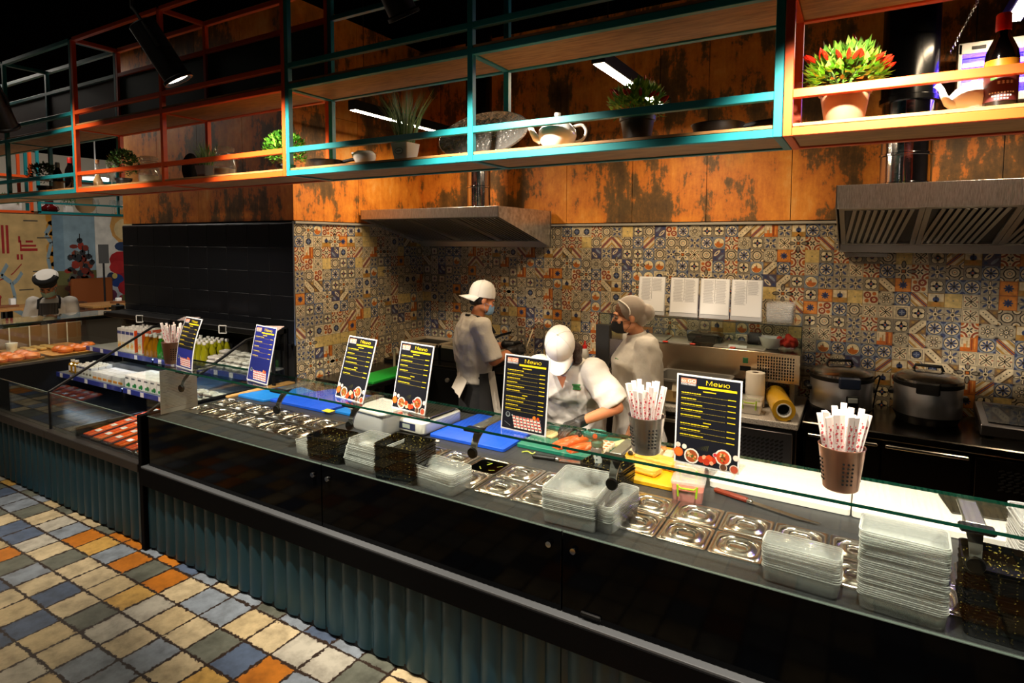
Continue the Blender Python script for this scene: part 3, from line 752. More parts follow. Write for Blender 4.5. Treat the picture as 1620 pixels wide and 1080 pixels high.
# ---------------------------------------------------------------- perforated cups of chopsticks
copper = M('copper_steel', '#b58a78', .28, 1.)
cupst = M('cup_steel', '#b5aca6', .27, 1.)
chop_w = vcolmat('chopstick_paper', rough=.7, noise=.06)
def chop_mesh():
    mb = MB(); L, w, t = .235, .019, .006
    mb.box((0, 0, L/2), (w, t, L), bev=.0015, col='#efe3de')
    for s in (-1, 1):
        for k in range(7):
            z = .06+.022*k; mb.box((.002*s*(k % 3-1), s*(t/2+.0002), z), (.006, .0004, .009), rot=(0, .6*(k % 2), 0), col='#c9545c')
            mb.box((.002*s, s*(t/2+.0003), z+.011), (.003, .0004, .004), col='#c9545c')
        for k in range(3): mb.box((-.006, s*(t/2+.0002), .05+.05*k), (.0012, .0004, .03), col='#d88a8e')
    return mb
CH = None
def cup(x, y, label, mat, n, what, seed, r0=.052, r1=.068, h=.142):
    global CH
    t = thing('chopstick_cup', label, 'cup', (x, y, ZS+.005), rad(20*seed), 'perforated chopstick cups')
    MB().lathe([(0, 0), (r0-.004, 0), (r0, .004), (r1, h-.004), (r1+.002, h), (r1, h+.001), (r1-.003, h-.002), (r0-.003, .006), (0, .006)], n=36).build('cup_body', mat, t)
    mb = MB()
    for g in range(4):
        for c in range(3):
            for k in range(6):
                a = g*pi/2+(c-1)*.22; z = .032+.0135*k; r = r0+(r1-r0)*z/h+.0006
                d = Vector((cos(a), sin(a), 0)); mb.cyl(d*(r-.0009)+Vector((0, 0, z)), d*(r+.0006)+Vector((0, 0, z)), .0036, n=8)
    mb.build('punched_holes', blackm, t)
    rr = random.Random(seed)
    for i in range(n):
        a = 2.4*i+rr.uniform(-.2, .2); r = .036*math.sqrt((i+.5)/n)
        bx, by = x+r*.75*cos(a), y+r*.75*sin(a)
        tx = rad(7+9*r/.036); ax = (tx*(-sin(a))*1., tx*cos(a), rr.uniform(0, pi)*.5-.4)
        rot = Matrix.Rotation(tx*.75, 3, Vector((-sin(a), cos(a), 0))) @ Matrix.Rotation(rr.uniform(-.7, .7), 3, 'Z')
        e = rot.to_euler()
        lab = f'paper-wrapped chopsticks with red print, standing in the {what}'
        if CH is None:
            CH = tag(chop_mesh().build('chopstick_packet', chop_w, smooth=False), lab, 'chopsticks', f'chopstick packets in the {what}')
            o = CH
        else: o = dup(CH, label=lab, group=f'chopstick packets in the {what}')
        o.location = (bx, by, ZS+.012+rr.uniform(0, .028)); o.rotation_euler = e
cup(-.036, 2.155, 'copper perforated cup of chopsticks above the white cutting boards', copper, 24, 'cup above the white boards', 1)
cup(-.685, 2.155, 'steel perforated cup of chopsticks above the yellow cutting board', cupst, 18, 'cup above the yellow board', 2)
cup(-3.845, 2.16, 'brown perforated cup of chopsticks at the chiller end of the shelf', copper, 14, 'cup at the chiller end', 3)

# printed sheet taped to the end glass
t = thing('notice_sheet', 'printed notice sheet behind the glass at the chiller end of the counter', 'notice', (-3.955, 2.25, 1.05))
MB().box((0, 0, 0), (.004, .25, .29)).build('sheet', M('notice_paper', '#b5aca2', .7), t)
mb = MB()
for k in range(24): mb.box((.0022, R_.uniform(-.02, .0), .12-.0102*k), (.0006, R_.uniform(.12, .19), .0025))
mb.build('notice_print', M('notice_print', '#7c756e', .8), t)
# ------------------------------------------------------------------ overhead shelf frames
RY0, RY1, RZ = 2.1, 2.42, 2.392
TB = .027
LV = dict(bot=RZ+TB/2, rail=2.512+TB/2, mid=2.837+TB/2, rail2=2.945+TB/2, back=3.29, top=3.47)
def rack(name, label, x0, x1, mat, posts, board, backcol=None):
    t = thing(name, label, 'shelf', (0, 0, 0), 0, None)
    def bar(a, b, nm):
        d = Vector(b)-Vector(a); c = (Vector(a)+Vector(b))/2
        s = [TB if abs(v) < 1e-6 else abs(v) for v in d]
        MB().box(c, s, bev=.0015).build(nm, mat, t)
    f, r = RY0+TB/2, RY1-TB/2; h = TB/2
    for x in posts:
        for y in (f, r): bar((x, y, RZ), (x, y, LV['top']), 'post')
        for k in ('bot', 'mid', 'top'): bar((x, f+h, LV[k]), (x, r-h, LV[k]), 'cross_bar')
    for a, b in zip(posts, posts[1:]):
        a2, b2 = a+h, b-h
        for k in ('bot', 'rail', 'mid', 'rail2', 'top'): bar((a2, f, LV[k]), (b2, f, LV[k]), 'front_rail')
        for k in ('bot', 'mid', 'back', 'top'): bar((a2, r, LV[k]), (b2, r, LV[k]), 'rear_rail')
        for k in ('bot', 'mid'):
            MB().box(((a+b)/2, (f+r)/2+.001, LV[k]+.004), (b-a-TB-.002, RY1-RY0-2*TB-.002, .022), bev=.001).box(((a+b)/2, (f+r)/2, LV[k]+.0205), (b-a-TB-.004, RY1-RY0-.006, .011), bev=.001).build('oak_shelf_board', board, t)
        if backcol: MB().box(((a+b)/2, RY1-.008, (LV['mid']+LV['back'])/2+.03), (b-a-TB, .006, LV['back']-LV['mid']-.09)).build('back_panel', backcol, t)
    return t
g_ = .0145
rack('hanging_shelf_frame', 'teal hanging shelf frame with the silver oval dish and two teapots', 0, 0, teal, [-2.635+g_, -1.46, -.238-g_], oak)
rack('hanging_shelf_frame', 'orange hanging shelf frame with the red pepper plant in a clay pot', 0, 0, orange, [-.238+g_, 1.15], oak)
rack('hanging_shelf_frame', 'orange hanging shelf frame with glass jars and a decanter', 0, 0, orange, [-4.91+g_, -3.79, -2.635-g_], oak, M('green_back_panel', '#123a30', .5))
rack('hanging_shelf_frame', 'teal hanging shelf frame with dark bottles, next to the one with jars', 0, 0, teal, [-7.2, -6.05, -4.91-g_], oak, M('brown_back_panel', '#3a2216', .6))
ZB = LV['bot']+.0265      # board top
# white drawer-pull studs at the joint of the two frames
# ---- plants
leafm = vcolmat('leaf_green', rough=.5, noise=.2)
def leaf(mb, p, d, L, w, col, bend=.2):
    p = Vector(p); x, y, z = frame(d); q = [p, p+z*L*.45+x*w, p+z*L*.5+y*w*.25, p+z*L*.45-x*w, p+z*L+y*L*bend]
    mb.add(q, [(0, 1, 2), (0, 2, 3), (1, 4, 2), (2, 4, 3)], 0, col)
def pot(t, r0, r1, h, mat, soil=True):
    MB().lathe([(0, 0), (r0, 0), (r0+.002, .003), (r1-.003, h-.02), (r1+.003, h-.018), (r1+.004, h), (r1-.004, h), (r1-.01, h-.02), (0, h-.022)], n=28).build('pot', mat, t)
def bushy(t, z0, rx, rz, n, cols, seed, L=.03, w=.009, name='foliage', c=(0, 0), fill=.75):
    rr = random.Random(seed); mb = MB()
    for i in range(n):
        a = rr.uniform(0, 2*pi); u = rr.uniform(-.55, 1); s = math.sqrt(max(0, 1-u*u)); q = rr.uniform(fill, 1)
        d = Vector((s*cos(a), s*sin(a), u)); p = Vector((c[0], c[1], z0))+Vector((d.x*rx, d.y*rx, d.z*rz))*q
        dd = (d+Vector((rr.uniform(-.6, .6), rr.uniform(-.6, .6), rr.uniform(-.2, .7)))).normalized()
        leaf(mb, p, dd, L*rr.uniform(.7, 1.2), w*rr.uniform(.7, 1.2), rr.choice(cols))
    o = mb.build(name, leafm, t, smooth=False); o['kind'] = 'stuff'; return o
def pepper(x, y, label, potmat, s=1., red=26, seed=1, dim=False):
    t = thing('pepper_plant', label, 'plant', (x, y, ZB), 0)
    pot(t, .05*s, .068*s, .105*s, potmat)
    st = MB(); rr = random.Random(seed)
    for k in range(7): a = k*.9; st.tube([(0, 0, .08*s), (.03*cos(a)*s, .03*sin(a)*s, .14*s), (.06*cos(a)*s, .06*sin(a)*s, .19*s)], .002, 5)
    st.build('stem', M('plant_stem', '#4d6a2a', .6), t)
    bushy(t, .15*s, .098*s, .075*s, 560, ['#7fb33a', '#a3cf4a', '#6aa030', '#bcdc68', '#578f2c'], seed, .034*s, .0085*s)
    mb = MB()
    for k in range(red):
        a = 2.4*k; u = .0+1.0*((k*.618) % 1); sn = math.sqrt(max(0, 1-u*u)); d = Vector((sn*cos(a), sn*sin(a), u))
        p = Vector((0, 0, .15*s))+Vector((d.x*.1*s, d.y*.1*s, d.z*.08*s)); e = (d+Vector((rr.uniform(-.5, .5), rr.uniform(-.5, .5), .45))).normalized()
        mb.tube([p, p+e*.012*s, p+e*.026*s, p+e*.036*s], [.0055*s, .0075*s, .005*s, .001], 8)
    o = mb.build('red_peppers', M('red_pepper', '#c3200f', .2), t); o['kind'] = 'stuff'
    return t
clay = M('clay_pot', '#a8765a', .6, noise=('#8f6148', 14, .4, .7)); dkpot = M('dark_pot', '#1d1d1f', .4)
pepper(-.068, 2.21, 'red pepper plant in a clay pot on the orange shelf', clay, 1.08, 26, 1)
pepper(-.77, 2.24, 'red pepper plant in a black pot on the teal shelf', dkpot, .98, 22, 4)
def teapot(x, y, rz, label, s=1.):
    t = thing('teapot', label, 'teapot', (x, y, ZB), rz)
    prof = [(0, 0), (.045, 0), (.05, .004), (.072, .03), (.08, .055), (.076, .08), (.058, .102), (.04, .11), (0, .111)]
    MB().lathe([(r*s, z*s) for r, z in prof], n=36).build('body', white, t)
    MB().lathe([(r*s, z*s) for r, z in [(.043, .108), (.044, .112), (.034, .121), (.012, .127), (.008, .132), (.014, .14), (.013, .15), (0, .154)]], n=28).build('lid', white, t)
    mb = MB(); P = [(-.066, .04, .02), (-.09, .05, .016), (-.105, .075, .012), (-.115, .1, .0105), (-.132, .117, .0125)]
    mb.tube([(a*s, 0, b*s) for a, b, c in P], [c*s for a, b, c in P], 14); mb.build('spout', white, t)
    mb = MB(); tubepath(mb, [(.062*s, 0, .092*s), (.1*s, 0, .1*s), (.118*s, 0, .075*s), (.105*s, 0, .042*s), (.074*s, 0, .03*s)], .0065*s, 10); mb.build('handle', white, t)
    return t
teapot(-1.11, 2.23, rad(25), 'white porcelain teapot on the teal shelf beside the pepper plant', 1.0)
teapot(.27, 2.25, rad(25), 'white porcelain teapot on the orange shelf beside the sauce bottle', .8)
# small porcelain pot seen end-on
t = thing('porcelain_pot', 'small round white porcelain pot between black pan and grass plant', 'pot', (-2.17, 2.2, ZB))
MB().lathe([(0, 0), (.03, 0), (.045, .01), (.056, .035), (.054, .055), (.042, .066), (.038, .062), (.048, .05), (.05, .035), (.04, .012), (0, .008)], n=28).build('bowl', white, t)
MB().tube([(-.05, 0, .04), (-.075, 0, .05), (-.082, 0, .066)], [.012, .009, .008], 10).build('spout', white, t)
# pans
def pan(x, y, rz, label, r=.095):
    t = thing('frying_pan', label, 'pan', (x, y, ZB), rz)
    MB().lathe([(0, 0), (r*.8, 0), (r*.86, .005), (r, .042), (r+.003, .043), (r-.003, .043), (r*.83, .009), (0, .006)], n=36).build('pan_body', M('black_pan', '#151516', .35, .3), t)
    MB().tube([(r*.97, 0, .034), (r+.05, 0, .046), (r+.13, 0, .052), (r+.16, 0, .05)], [.009, .009, .012, .01], 10).build('pan_handle', blackm, t)
    return t
pan(-2.47, 2.22, rad(24), 'black frying pan beside the round green bush', .09)
pan(-.47, 2.24, rad(20), 'black frying pan at the end of the teal shelf by the orange frame', .09)
# grass plant in white pot with an oval badge
def grass_plant(x, y, label, potcol, h=.2, n=150, seed=2, badge=True):
    t = thing('grass_plant', label, 'plant', (x, y, ZB))
    mb = MB(); S = lambda w, z: [(a, b, z) for a, b in rrect(w, w, .006, 3)]
    loft(mb, [S(.075, 0), S(.102, .09), S(.092, .09), S(.088, .078)], cap0=True, cap1=True); mb.build('pot', potcol, t)
    if badge:
        mb = MB(); pts = [(.026*cos(a), -.0478, .05+.016*sin(a)) for a in [2*pi*k/20 for k in range(20)]]; mb.add(pts, [tuple(range(20))])
        pts2 = [(.022*cos(a), -.0482, .05+.013*sin(a)) for a in [2*pi*k/20 for k in range(20)]]; mb.add(pts2, [tuple(range(20))], 1); mb.box((0, -.0486, .05), (.03, .0004, .005)).build('oval_badge', [M('badge_grey', '#8a8a88', .5), whitep], t, smooth=False)
    rr = random.Random(seed); mb = MB()
    for i in range(n):
        a = rr.uniform(0, 6.28); r = rr.uniform(0, .04); L = h*rr.uniform(.6, 1.1); tl = rr.uniform(.05, .5)
        p = Vector((r*cos(a), r*sin(a), .075)); d = Vector((cos(a)*tl, sin(a)*tl, 1)).normalized(); x_, y_, _ = frame(d); w = .0022
        q = p+d*L*.6; e = p+d*L+Vector((cos(a), sin(a), -.3))*L*tl*.35
        mb.add([p-x_*w, p+x_*w, q+x_*w*.8, q-x_*w*.8, e], [(0, 1, 2, 3), (3, 2, 4)], 0, rr.choice(['#3f6f2a', '#56863a', '#2f5a22', '#6e9a48', '#88a860']))
    o = mb.build('grass_blades', leafm, t, smooth=False); o['kind'] = 'stuff'; return t
grass_plant(-1.93, 2.23, 'tall grass plant in a square white pot beside the silver dish', whitep, .27, 190)
grass_plant(-3.6, 2.27, 'grass plant in a grey pot behind the black plate', M('grey_pot', '#6b6b6b', .5), .17, 120, 5, False)
# standing oval silver dish
t = thing('oval_dish', 'large silver oval dish standing on the teal shelf', 'dish', (-1.54, 2.305, ZB), 0)
mb = MB(); rings = []
for s, z in ((1, .0), (.97, -.006), (.86, .006), (.7, .016), (.4, .022), (.02, .024)):
    rings.append([(.25*s*cos(a), z, .115+.105*s*sin(a)) for a in [2*pi*k/48 for k in range(48)]])
loft(mb, rings); r2 = [[(x, y+.003, z) for x, y, z in r] for r in rings]; loft(mb, r2)
mb.build('dish', M('pressed_glass_dish', '#a9a7a2', .18, .75, bump=(55, .5)), t).rotation_euler = (rad(-8), rad(-4), 0)
mb = MB()
for s in (-1, 1): mb.tube([(.1*s, -.03, 0), (.1*s, -.03, .03), (.1*s, .0, .012), (.1*s, .05, .0)], .004, 8)
mb.build('dish_stand', M('clear_stand', '#d8d4cc', .2, .4), t)
# round green bush straddling the two frames
t = thing('topiary_bush', 'bright green ball-shaped bush at the joint of orange and teal frames', 'plant', (-2.85, 2.27, ZB))
pot(t, .04, .05, .05, dkpot); bushy(t, .125, .112, .11, 950, ['#4f9a26', '#6fc037', '#3a7f1d', '#8ad04a'], 6, .022, .009)
t = thing('topiary_bush', 'dark green round bush beside the glass decanter', 'plant', (-4.56, 2.25, ZB))
pot(t, .04, .05, .06, dkpot); bushy(t, .15, .095, .11, 700, ['#2c4d1c', '#41662a', '#1f3a15', '#55803a'], 8, .022, .009)
t = thing('topiary_bush', 'dark round bush on the far teal frame among bottles', 'plant', (-5.78, 2.25, ZB))
pot(t, .04, .05, .06, dkpot); bushy(t, .14, .11, .1, 500, ['#24401a', '#35552a', '#1c3016'], 9, .024, .009)
# glass jars with wire clips
def jar(x, y, label, s=1., fill='#d8cdb6'):
    t = thing('glass_jar', label, 'jar', (x, y, ZB), 0)
    MB().lathe([(0, .002), (.052*s, .002), (.058*s, .01), (.06*s, .05*s), (.056*s, .1*s), (.045*s, .125*s), (.046*s, .15*s), (.05*s, .155*s)], n=28).build('jar_body', jarg, t)
    MB().lathe([(.052*s, .152*s), (.053*s, .165*s), (.045*s, .172*s), (0, .174*s)], n=28).build('glass_lid', jarg, t)
    MB().lathe([(0, .006), (.05*s, .006), (.054*s, .05*s), (0, .06*s)], n=24).build('contents', M('jar_fill'+fill, fill, .7), t)
    mb = MB(); mb.tube([(.05*s*cos(a), .05*s*sin(a), .14*s) for a in [2*pi*k/24 for k in range(25)]], .0015, 6); mb.tube([(.0, -.05*s, .14*s), (0, -.058*s, .155*s), (0, -.05*s, .172*s)], .0015, 6); mb.build('wire_clip', steel, t)
    return t
jar(-4.17, 2.22, 'clear glass jar beside the dark round bush', 1.05, '#b59a6a')
jar(-3.37, 2.24, 'clear glass jar with white contents by the grass plant', 1.08, '#e9e2d6')
t = thing('round_plate', 'black round plate standing between the two glass jars', 'plate', (-3.88, 2.33, ZB))
mb = MB(); loft(mb, [[(.098*s*cos(a), y, .1+.098*s*sin(a)) for a in [2*pi*k/32 for k in range(32)]] for s, y in ((.02, .012), (.65, .012), (.95, 0), (1, 0), (.95, .006), (.65, .018), (.02, .018))]); mb.build('plate', M('black_plate', '#101012', .2), t)
t = thing('decanter', 'glass oil decanter with cork next to the teal post', 'decanter', (-5.03+.22, 2.2, ZB))
MB().lathe([(0, .002), (.028, .002), (.032, .02), (.03, .06), (.014, .1), (.012, .17), (.015, .175), (.013, .178)], n=24).build('bottle', jarg, t)
MB().lathe([(0, .006), (.026, .006), (.028, .05), (.013, .09), (0, .095)], n=20).build('oil', M('amber_oil', '#c08a1e', .2), t)
MB().cyl((0, 0, .17), (0, 0, .2), .011, .013, 14).build('cork', M('cork', '#9a6a3c', .8), t)
t = thing('wine_glass', 'empty wine glass beside the oil decanter', 'glass', (-4.7, 2.24, ZB))
MB().lathe([(0, .002), (.03, .002), (.004, .008), (.004, .07), (.02, .085), (.034, .12), (.03, .16)], n=24).build('bowl_and_stem', jarg, t)
def bottle(x, y, z, label, body, cap, labelcol=None, s=1., grp=None, name='bottle', cat='bottle', band=None):
    t = thing(name, label, cat, (x, y, z), 0, grp)
    MB().lathe([(r*s, h*s) for r, h in [(0, 0), (.033, 0), (.036, .004), (.036, .13), (.033, .15), (.018, .185), (.0145, .2), (.0145, .225), (0, .226)]], n=24).build('bottle_body', body, t)
    MB().lathe([(r*s, h*s) for r, h in [(.0145, .2), (.0168, .201), (.0168, .24), (.014, .244), (0, .245)]], n=20).build('cap', cap, t)
    if labelcol: MB().lathe([(.0365*s, .02*s), (.0365*s, .085*s)], n=24).build('paper_label', labelcol, t)
    if band: MB().lathe([(.0365*s, .092*s), (.0365*s, .125*s)], n=24).build('label_band', band, t)
    return t
soy = M('soy_glass', '#0a0606', .08, spec=.6); redcap = M('red_cap', '#c4221c', .35)
b = bottle(.325, 2.2, ZB, 'dark soy sauce bottle with red neck and brown label on the orange shelf', soy, redcap, M('brown_label', '#4a1513', .5), 1.12, name='sauce_bottle', band=M('gold_band', '#cf8a1f', .4))
mb = MB()
for k, z in enumerate((.045, .036, .028)):
    for j in range(9-2*k):
        a = -pi/2-.75+(j+k)*.17; mb.box((.0412*cos(a), .0412*sin(a), z), (.004, .0008, .004), rot=(0, 0, a+pi/2))
for j in range(4):
    a = -pi/2-.25+j*.24; p = Vector((.0412*cos(a), .0412*sin(a), .073)); Rm = (0, 0, a+pi/2)
    for q in range(3): mb.box(p+Vector((0, 0, -.003+.003*q)), (.007, .0008, .0011), rot=Rm)
    mb.box(p, (.0012, .0008, .009), rot=Rm)
mb.build('label_print', M('label_white', '#e5dccb', .5), b)
MB().lathe([(.0411, .082), (.0413, .088), (.0411, .094)], n=8, a0=-pi/2-.75, a1=-pi/2-.35).build('green_mark', M('label_green', '#3f7f2e', .5), b)
bottle(-5.22, 2.2, ZB, 'dark wine bottle with red neck on the far teal frame', soy, redcap, None, 1.0)
bottle(-5.52, 2.24, ZB, 'dark bottle with pale label on the far teal frame', soy, M('grey_cap', '#6d6d70', .4), M('pale_label', '#b9b2a2', .6), .95)
bottle(-5.38, 2.27, ZB, 'small dark bottle with a dull red cap on the far teal frame', soy, M('dull_red', '#7a2a22', .5), None, .8)
# ---- linear lights above the kitchen
def led(x, y0, y1, z, label, w=.055, E=260):
    t = thing('linear_lamp', label, 'lamp', (x, (y0+y1)/2, z), 0, None); L = y1-y0
    MB().box((0, 0, .04), (w+.02, L+.02, .07), bev=.004).build('housing', blackm, t)
    MB().quad((-w/2, -L/2, .0035), (-w/2, L/2, .0035), (w/2, L/2, .0035), (w/2, -L/2, .0035)).build('diffuser', M('led_light', '#ffffff', .5, emis='#ffe2b8', es=E), t)
    for s in (-1, 1): MB().cyl((0, s*L*.4, .07), (0, s*L*.4, 4.0-z), .0025, n=6).build('suspension_wire', blackm, t)
    return t
led(-3.24, 3.17, 4.33, 3.0, 'slim lit linear lamp seen behind the grass plant', .055, 140)
led(-1.255, 3.01, 4.24, 3.0, 'slim lit linear lamp seen behind the black-potted pepper plant', .06, 280)
led(.69, 3.25, 4.42, 3.31, 'lit linear lamp on a chain above the insect killer', .07, 620)
mb = MB()
for k in range(46):
    s = k/46; p = Vector((.40+.16*s, 4.3-.5*s, 3.16+.36*s)); r = .006
    mb.tube([p+Vector((r*cos(a)*(1 if k % 2 else .3), r*cos(a)*(.3 if k % 2 else 1), 1.5*r*sin(a))) for a in [2*pi*j/8 for j in range(9)]], .0016, 5)
tag(mb.build('lamp_chain', chrome), 'slack steel chain beside the insect killer', 'chain')
# ---- spotlights in front of the shelf
def spot(x, y, z, tgt, label, E, size=92, blend=.7, vis=True):
    t = thing('spotlight', label, 'spotlight', (x, y, z), 0)
    d = (Vector(tgt)-Vector((x, y, z))).normalized(); q = d.to_track_quat('-Z', 'Y').to_matrix().to_4x4()
    h = MB(); h.T = q; h.lathe([(0, .23), (.045, .23), (.05, .225), (.05, .005), (.058, 0), (.058, -.012), (.05, -.012), (.046, .0)], n=28); h.build('lamp_housing', black, t)
    l = MB(); l.T = q; l.lathe([(0, .004), (.03, .003), (.0458, -.001)], n=24); l.build('lens', M('spot_lens', '#ffffff', .4, emis='#fff2df', es=5), t)
    b = MB(); b.T = q; b.tube([(.055, 0, .12), (.062, 0, .16), (.03, 0, .27), (0, 0, .29)], .006, 8); b.build('bracket', blackm, t)
    up = q @ Vector((0, 0, .29)); MB().cyl(up, (up.x, up.y, 4.0-z), .006, n=8).build('stem', blackm, t)
    ld = bpy.data.lights.new('spot', 'SPOT'); ld.energy = E; ld.spot_size = rad(size); ld.spot_blend = blend; ld.shadow_soft_size = .03; ld.color = (1, .87, .70)
    lo = bpy.data.objects.new('spot_beam', ld); COL.objects.link(lo); lo.parent = t
    lo.location = d*.02; lo.rotation_euler = d.to_track_quat('-Z', 'Y').to_euler()
    return t
# ------------------------------------------------------------------ goods on the granite worktop
Z = ZW+.0008
def board(name, label, poly, h, mat, z=Z, hole=None, grp=None):
    cx = sum(p[0] for p in poly)/len(poly); cy = sum(p[1] for p in poly)/len(poly)
    # round the corners of a convex outline
    P = [Vector((x-cx, y-cy)) for x, y in poly]; out = []
    for i, p in enumerate(P):
        a, b = (P[i-1]-p).normalized(), (P[(i+1) % len(P)]-p).normalized(); r = .018
        for k in range(5):
            t = k/4; q = p+a*r*(1-t)**2+b*r*t**2; out.append((q.x, q.y))
    mb = MB(); ins = [(x*.985, y*.985) for x, y in out]
    mb.prism(out, 0.002, h-.003, 0); loft(mb, [[(x, y, h-.003) for x, y in out], [(x, y, h) for x, y in ins]], cap1=True); loft(mb, [[(x, y, 0) for x, y in ins], [(x, y, .002) for x, y in out]], cap0=True)
    o = mb.build(name, mat, None, (cx, cy, z)); return tag(o, label, 'cutting board', grp)
bluep = M('blue_board', '#0d4fd0', .45, bump=(160, .05)); bluel = M('blue_board_light', '#1478d2', .45)
board('cutting_board', 'light blue cutting board by the bamboo board', [(-3.93, 2.66), (-3.64, 2.665), (-3.5, 3.02), (-3.82, 3.08)], .018, bluel)
board('cutting_board', 'deep blue cutting board between the light blue board and the white tub', [(-3.62, 2.70), (-3.06, 2.70), (-3.02, 3.14), (-3.46, 3.14)], .02, bluep)
board('cutting_board', 'third blue cutting board lying under the rim of the white tub', [(-3.01, 2.74), (-2.62, 2.74), (-2.62, 3.1), (-2.98, 3.1)], .018, bluel)
board('cutting_board', 'large blue cutting board beside the weighing scale', [(-2.16, 2.685), (-1.645, 2.685), (-1.66, 3.17), (-2.14, 3.17)], .02, bluep)
board('cutting_board', 'green cutting board under the salmon and sushi rolls', [(-1.635, 2.80), (-1.1, 2.80), (-1.1, 3.19), (-1.62, 3.19)], .022, M('green_board', '#0f6a55', .45))
board('cutting_board', 'yellow cutting board under the omelette blocks', [(-1.085, 2.655), (-.715, 2.655), (-.72, 3.18), (-1.085, 3.18)], .02, M('yellow_board', '#e3a90c', .45))
wb = M('white_board', '#eeeae2', .4)
board('cutting_board', 'white cutting board under the red-handled knife tip, next to the food boxes', [(-.585, 2.80), (-.007, 2.79), (-.002, 3.19), (-.56, 3.19)], .03, wb)
board('cutting_board', 'white cutting board beside the dark nori mat', [(-.001, 2.79), (.62, 2.79), (.62, 3.19), (.002, 3.19)], .03, wb)
board('bamboo_board', 'pale bamboo board at the chiller end of the worktop', [(-3.99, 2.60), (-3.945, 2.6), (-3.9, 3.16), (-3.99, 3.16)], .012, M('bamboo', '#c99a5c', .5))
tag(MB().box((0, 0, 0), (.075, .05, .004), bev=.001).build('yellow_card', M('yellow_card', '#e8d63a', .6), None, (-3.02, 2.7, Z+.0225)), 'small yellow card at the corner of the deep blue board', 'card')
# nori mat
tag(MB().box((0, 0, 0), (.26, .2, .006), bev=.002).build('nori_mat', M('nori', '#1b1a12', .6, noise=('#3d3420', 60, .4, .7)), None, (.47, 3.08, Z+.034), (0, 0, rad(8))), 'dark nori mat lying on the white cutting board', 'mat')
# white tub with lid
tub_m = glassmat('milky_plastic', '#f2f2ee', ior=1.4, rough=.25, body=.72)
t = thing('plastic_tub', 'milky white plastic tub with lid between scale and pan block', 'tub', (-2.52, 2.66, Z), rad(-6))
mb = MB(); S = lambda w, d, r, z: rr3(w, d, r, z); loft(mb, [S(.28, .2, .03, 0), S(.30, .22, .03, .02), S(.32, .24, .035, .13)], cap0=True); mb.build('tub_body', tub_m, t)
mb = MB(); loft(mb, [S(.335, .255, .035, .126), S(.34, .26, .035, .134), S(.335, .255, .035, .142), S(.31, .23, .03, .142), S(.3, .22, .03, .136)], cap0=True, cap1=True); mb.build('tub_lid', M('milky_lid', '#dfddd6', .35), t)
MB().box((.17, .0, .12), (.01, .05, .016), bev=.004).box((-.17, .0, .12), (.01, .05, .016), bev=.004).build('red_clip', M('red_clip', '#d3402f', .4), t)
# scale
t = thing('weighing_scale', 'white electronic weighing scale with steel plate and two displays', 'scale', (-2.33, 2.84, Z), rad(-3))
mb = MB(); P0_ = rrect(.33, .36, .03, 4); loft(mb, [[(x*.97, y*.97, .012) for x, y in P0_], [(x, y, .02) for x, y in P0_], [(x, y, .075) for x, y in P0_], [(x*.95, y*.95, .085) for x, y in P0_]], cap0=True, cap1=True)
for x in (-.13, .13):
    for y in (-.14, .14): mb.cyl((x, y, 0), (x, y, .014), .015, n=12)
sb = mb.build('scale_body', M('scale_white', '#dedcd3', .4), t)
MB().box((0, -.1805, .047), (.2, .004, .042), bev=.0015).build('display_panel', M('panel_navy', '#1d2444', .35), sb)
for i, x in enumerate((-.055, .03)): MB().box((x, -.183, .048), (.06, .003, .024)).build('display', M('lcd_grey', '#8f978f', .25), sb)
MB().box((0, .02, .1), (.31, .28, .008), bev=.003).box((0, .02, .092), (.1, .1, .014)).build('weighing_plate', steel, t)
# clear bag on the scale
# containers ---------------------------------------------------------------
def container(W, D, H, mat, name='food_container'):
    mb = MB(); S = lambda a, z, r=.02: [(x, y, z) for x, y in rrect(W*a, D*a, r*a, 4)]
    loft(mb, [S(.92, 0), S(.935, .002), S(.975, H-.004), S(.975, H-.0035), S(.996, H-.003), S(1., H-.001), S(.965, H-.001), S(.955, H-.006), S(.915, .004)], cap0=True, cap1=True)
    if mat is clearp: mb.mi = [1 if min(mb.v[i].z for i in f) > H-.0042 else 0 for f in mb.f]
    return mb.build(name, [mat, clearr] if mat is clearp else mat, None, link=True)
def tray_gold():
    m = bpy.data.materials.new('black_tray_gold'); m.use_nodes = True; nt, N, L, mt, ramp = nodes(m); b = nt.nodes['Principled BSDF']
    tc = N('ShaderNodeTexCoord'); n = N('ShaderNodeTexNoise'); n.inputs['Scale'].default_value = 120; n.inputs['Detail'].default_value = 3
    L(tc.outputs['Object'], n.inputs['Vector']); c = ramp(n.outputs['Fac'], [(.0, '#0a0a09'), (.615, '#0a0908'), (.65, '#6d5f2c'), (.73, '#c2ae55')]); L(c, b.inputs['Base Color']); b.inputs['Roughness'].default_value = .22
    return m
goldm = tray_gold()
def stack(proto, n, x, y, rz, dz, what, grp, jitter=.0025, lean=(0, 0), seed=1):
    rr = random.Random(seed)
    for k in range(n):
        top = n-1-k; o = proto if k == 0 else dup(proto)
        o.location = (x+lean[0]*k+rr.uniform(-jitter, jitter), y+lean[1]*k+rr.uniform(-jitter, jitter), Z+dz*k)
        o.rotation_euler = (0, 0, rz+rr.uniform(-.02, .02))
        tag(o, f'{what}, {"topmost" if top == 0 else ORD[top] + " from the top"}', 'container', grp)
mk = container
stack(mk(.23, .17, .045, goldm, 'sushi_tray'), 8, -2.39, 2.165, rad(4), .0115, 'gold-flecked black sushi tray in the low stack beside the tub', 'black sushi trays, low stack', seed=2)
stack(mk(.25, .17, .045, clearp, 'clear_food_box'), 14, -2.13, 2.18, rad(-3), .008, 'clear box in the stack between two black tray stacks', 'clear boxes between the black trays', seed=3, lean=(.003, 0))
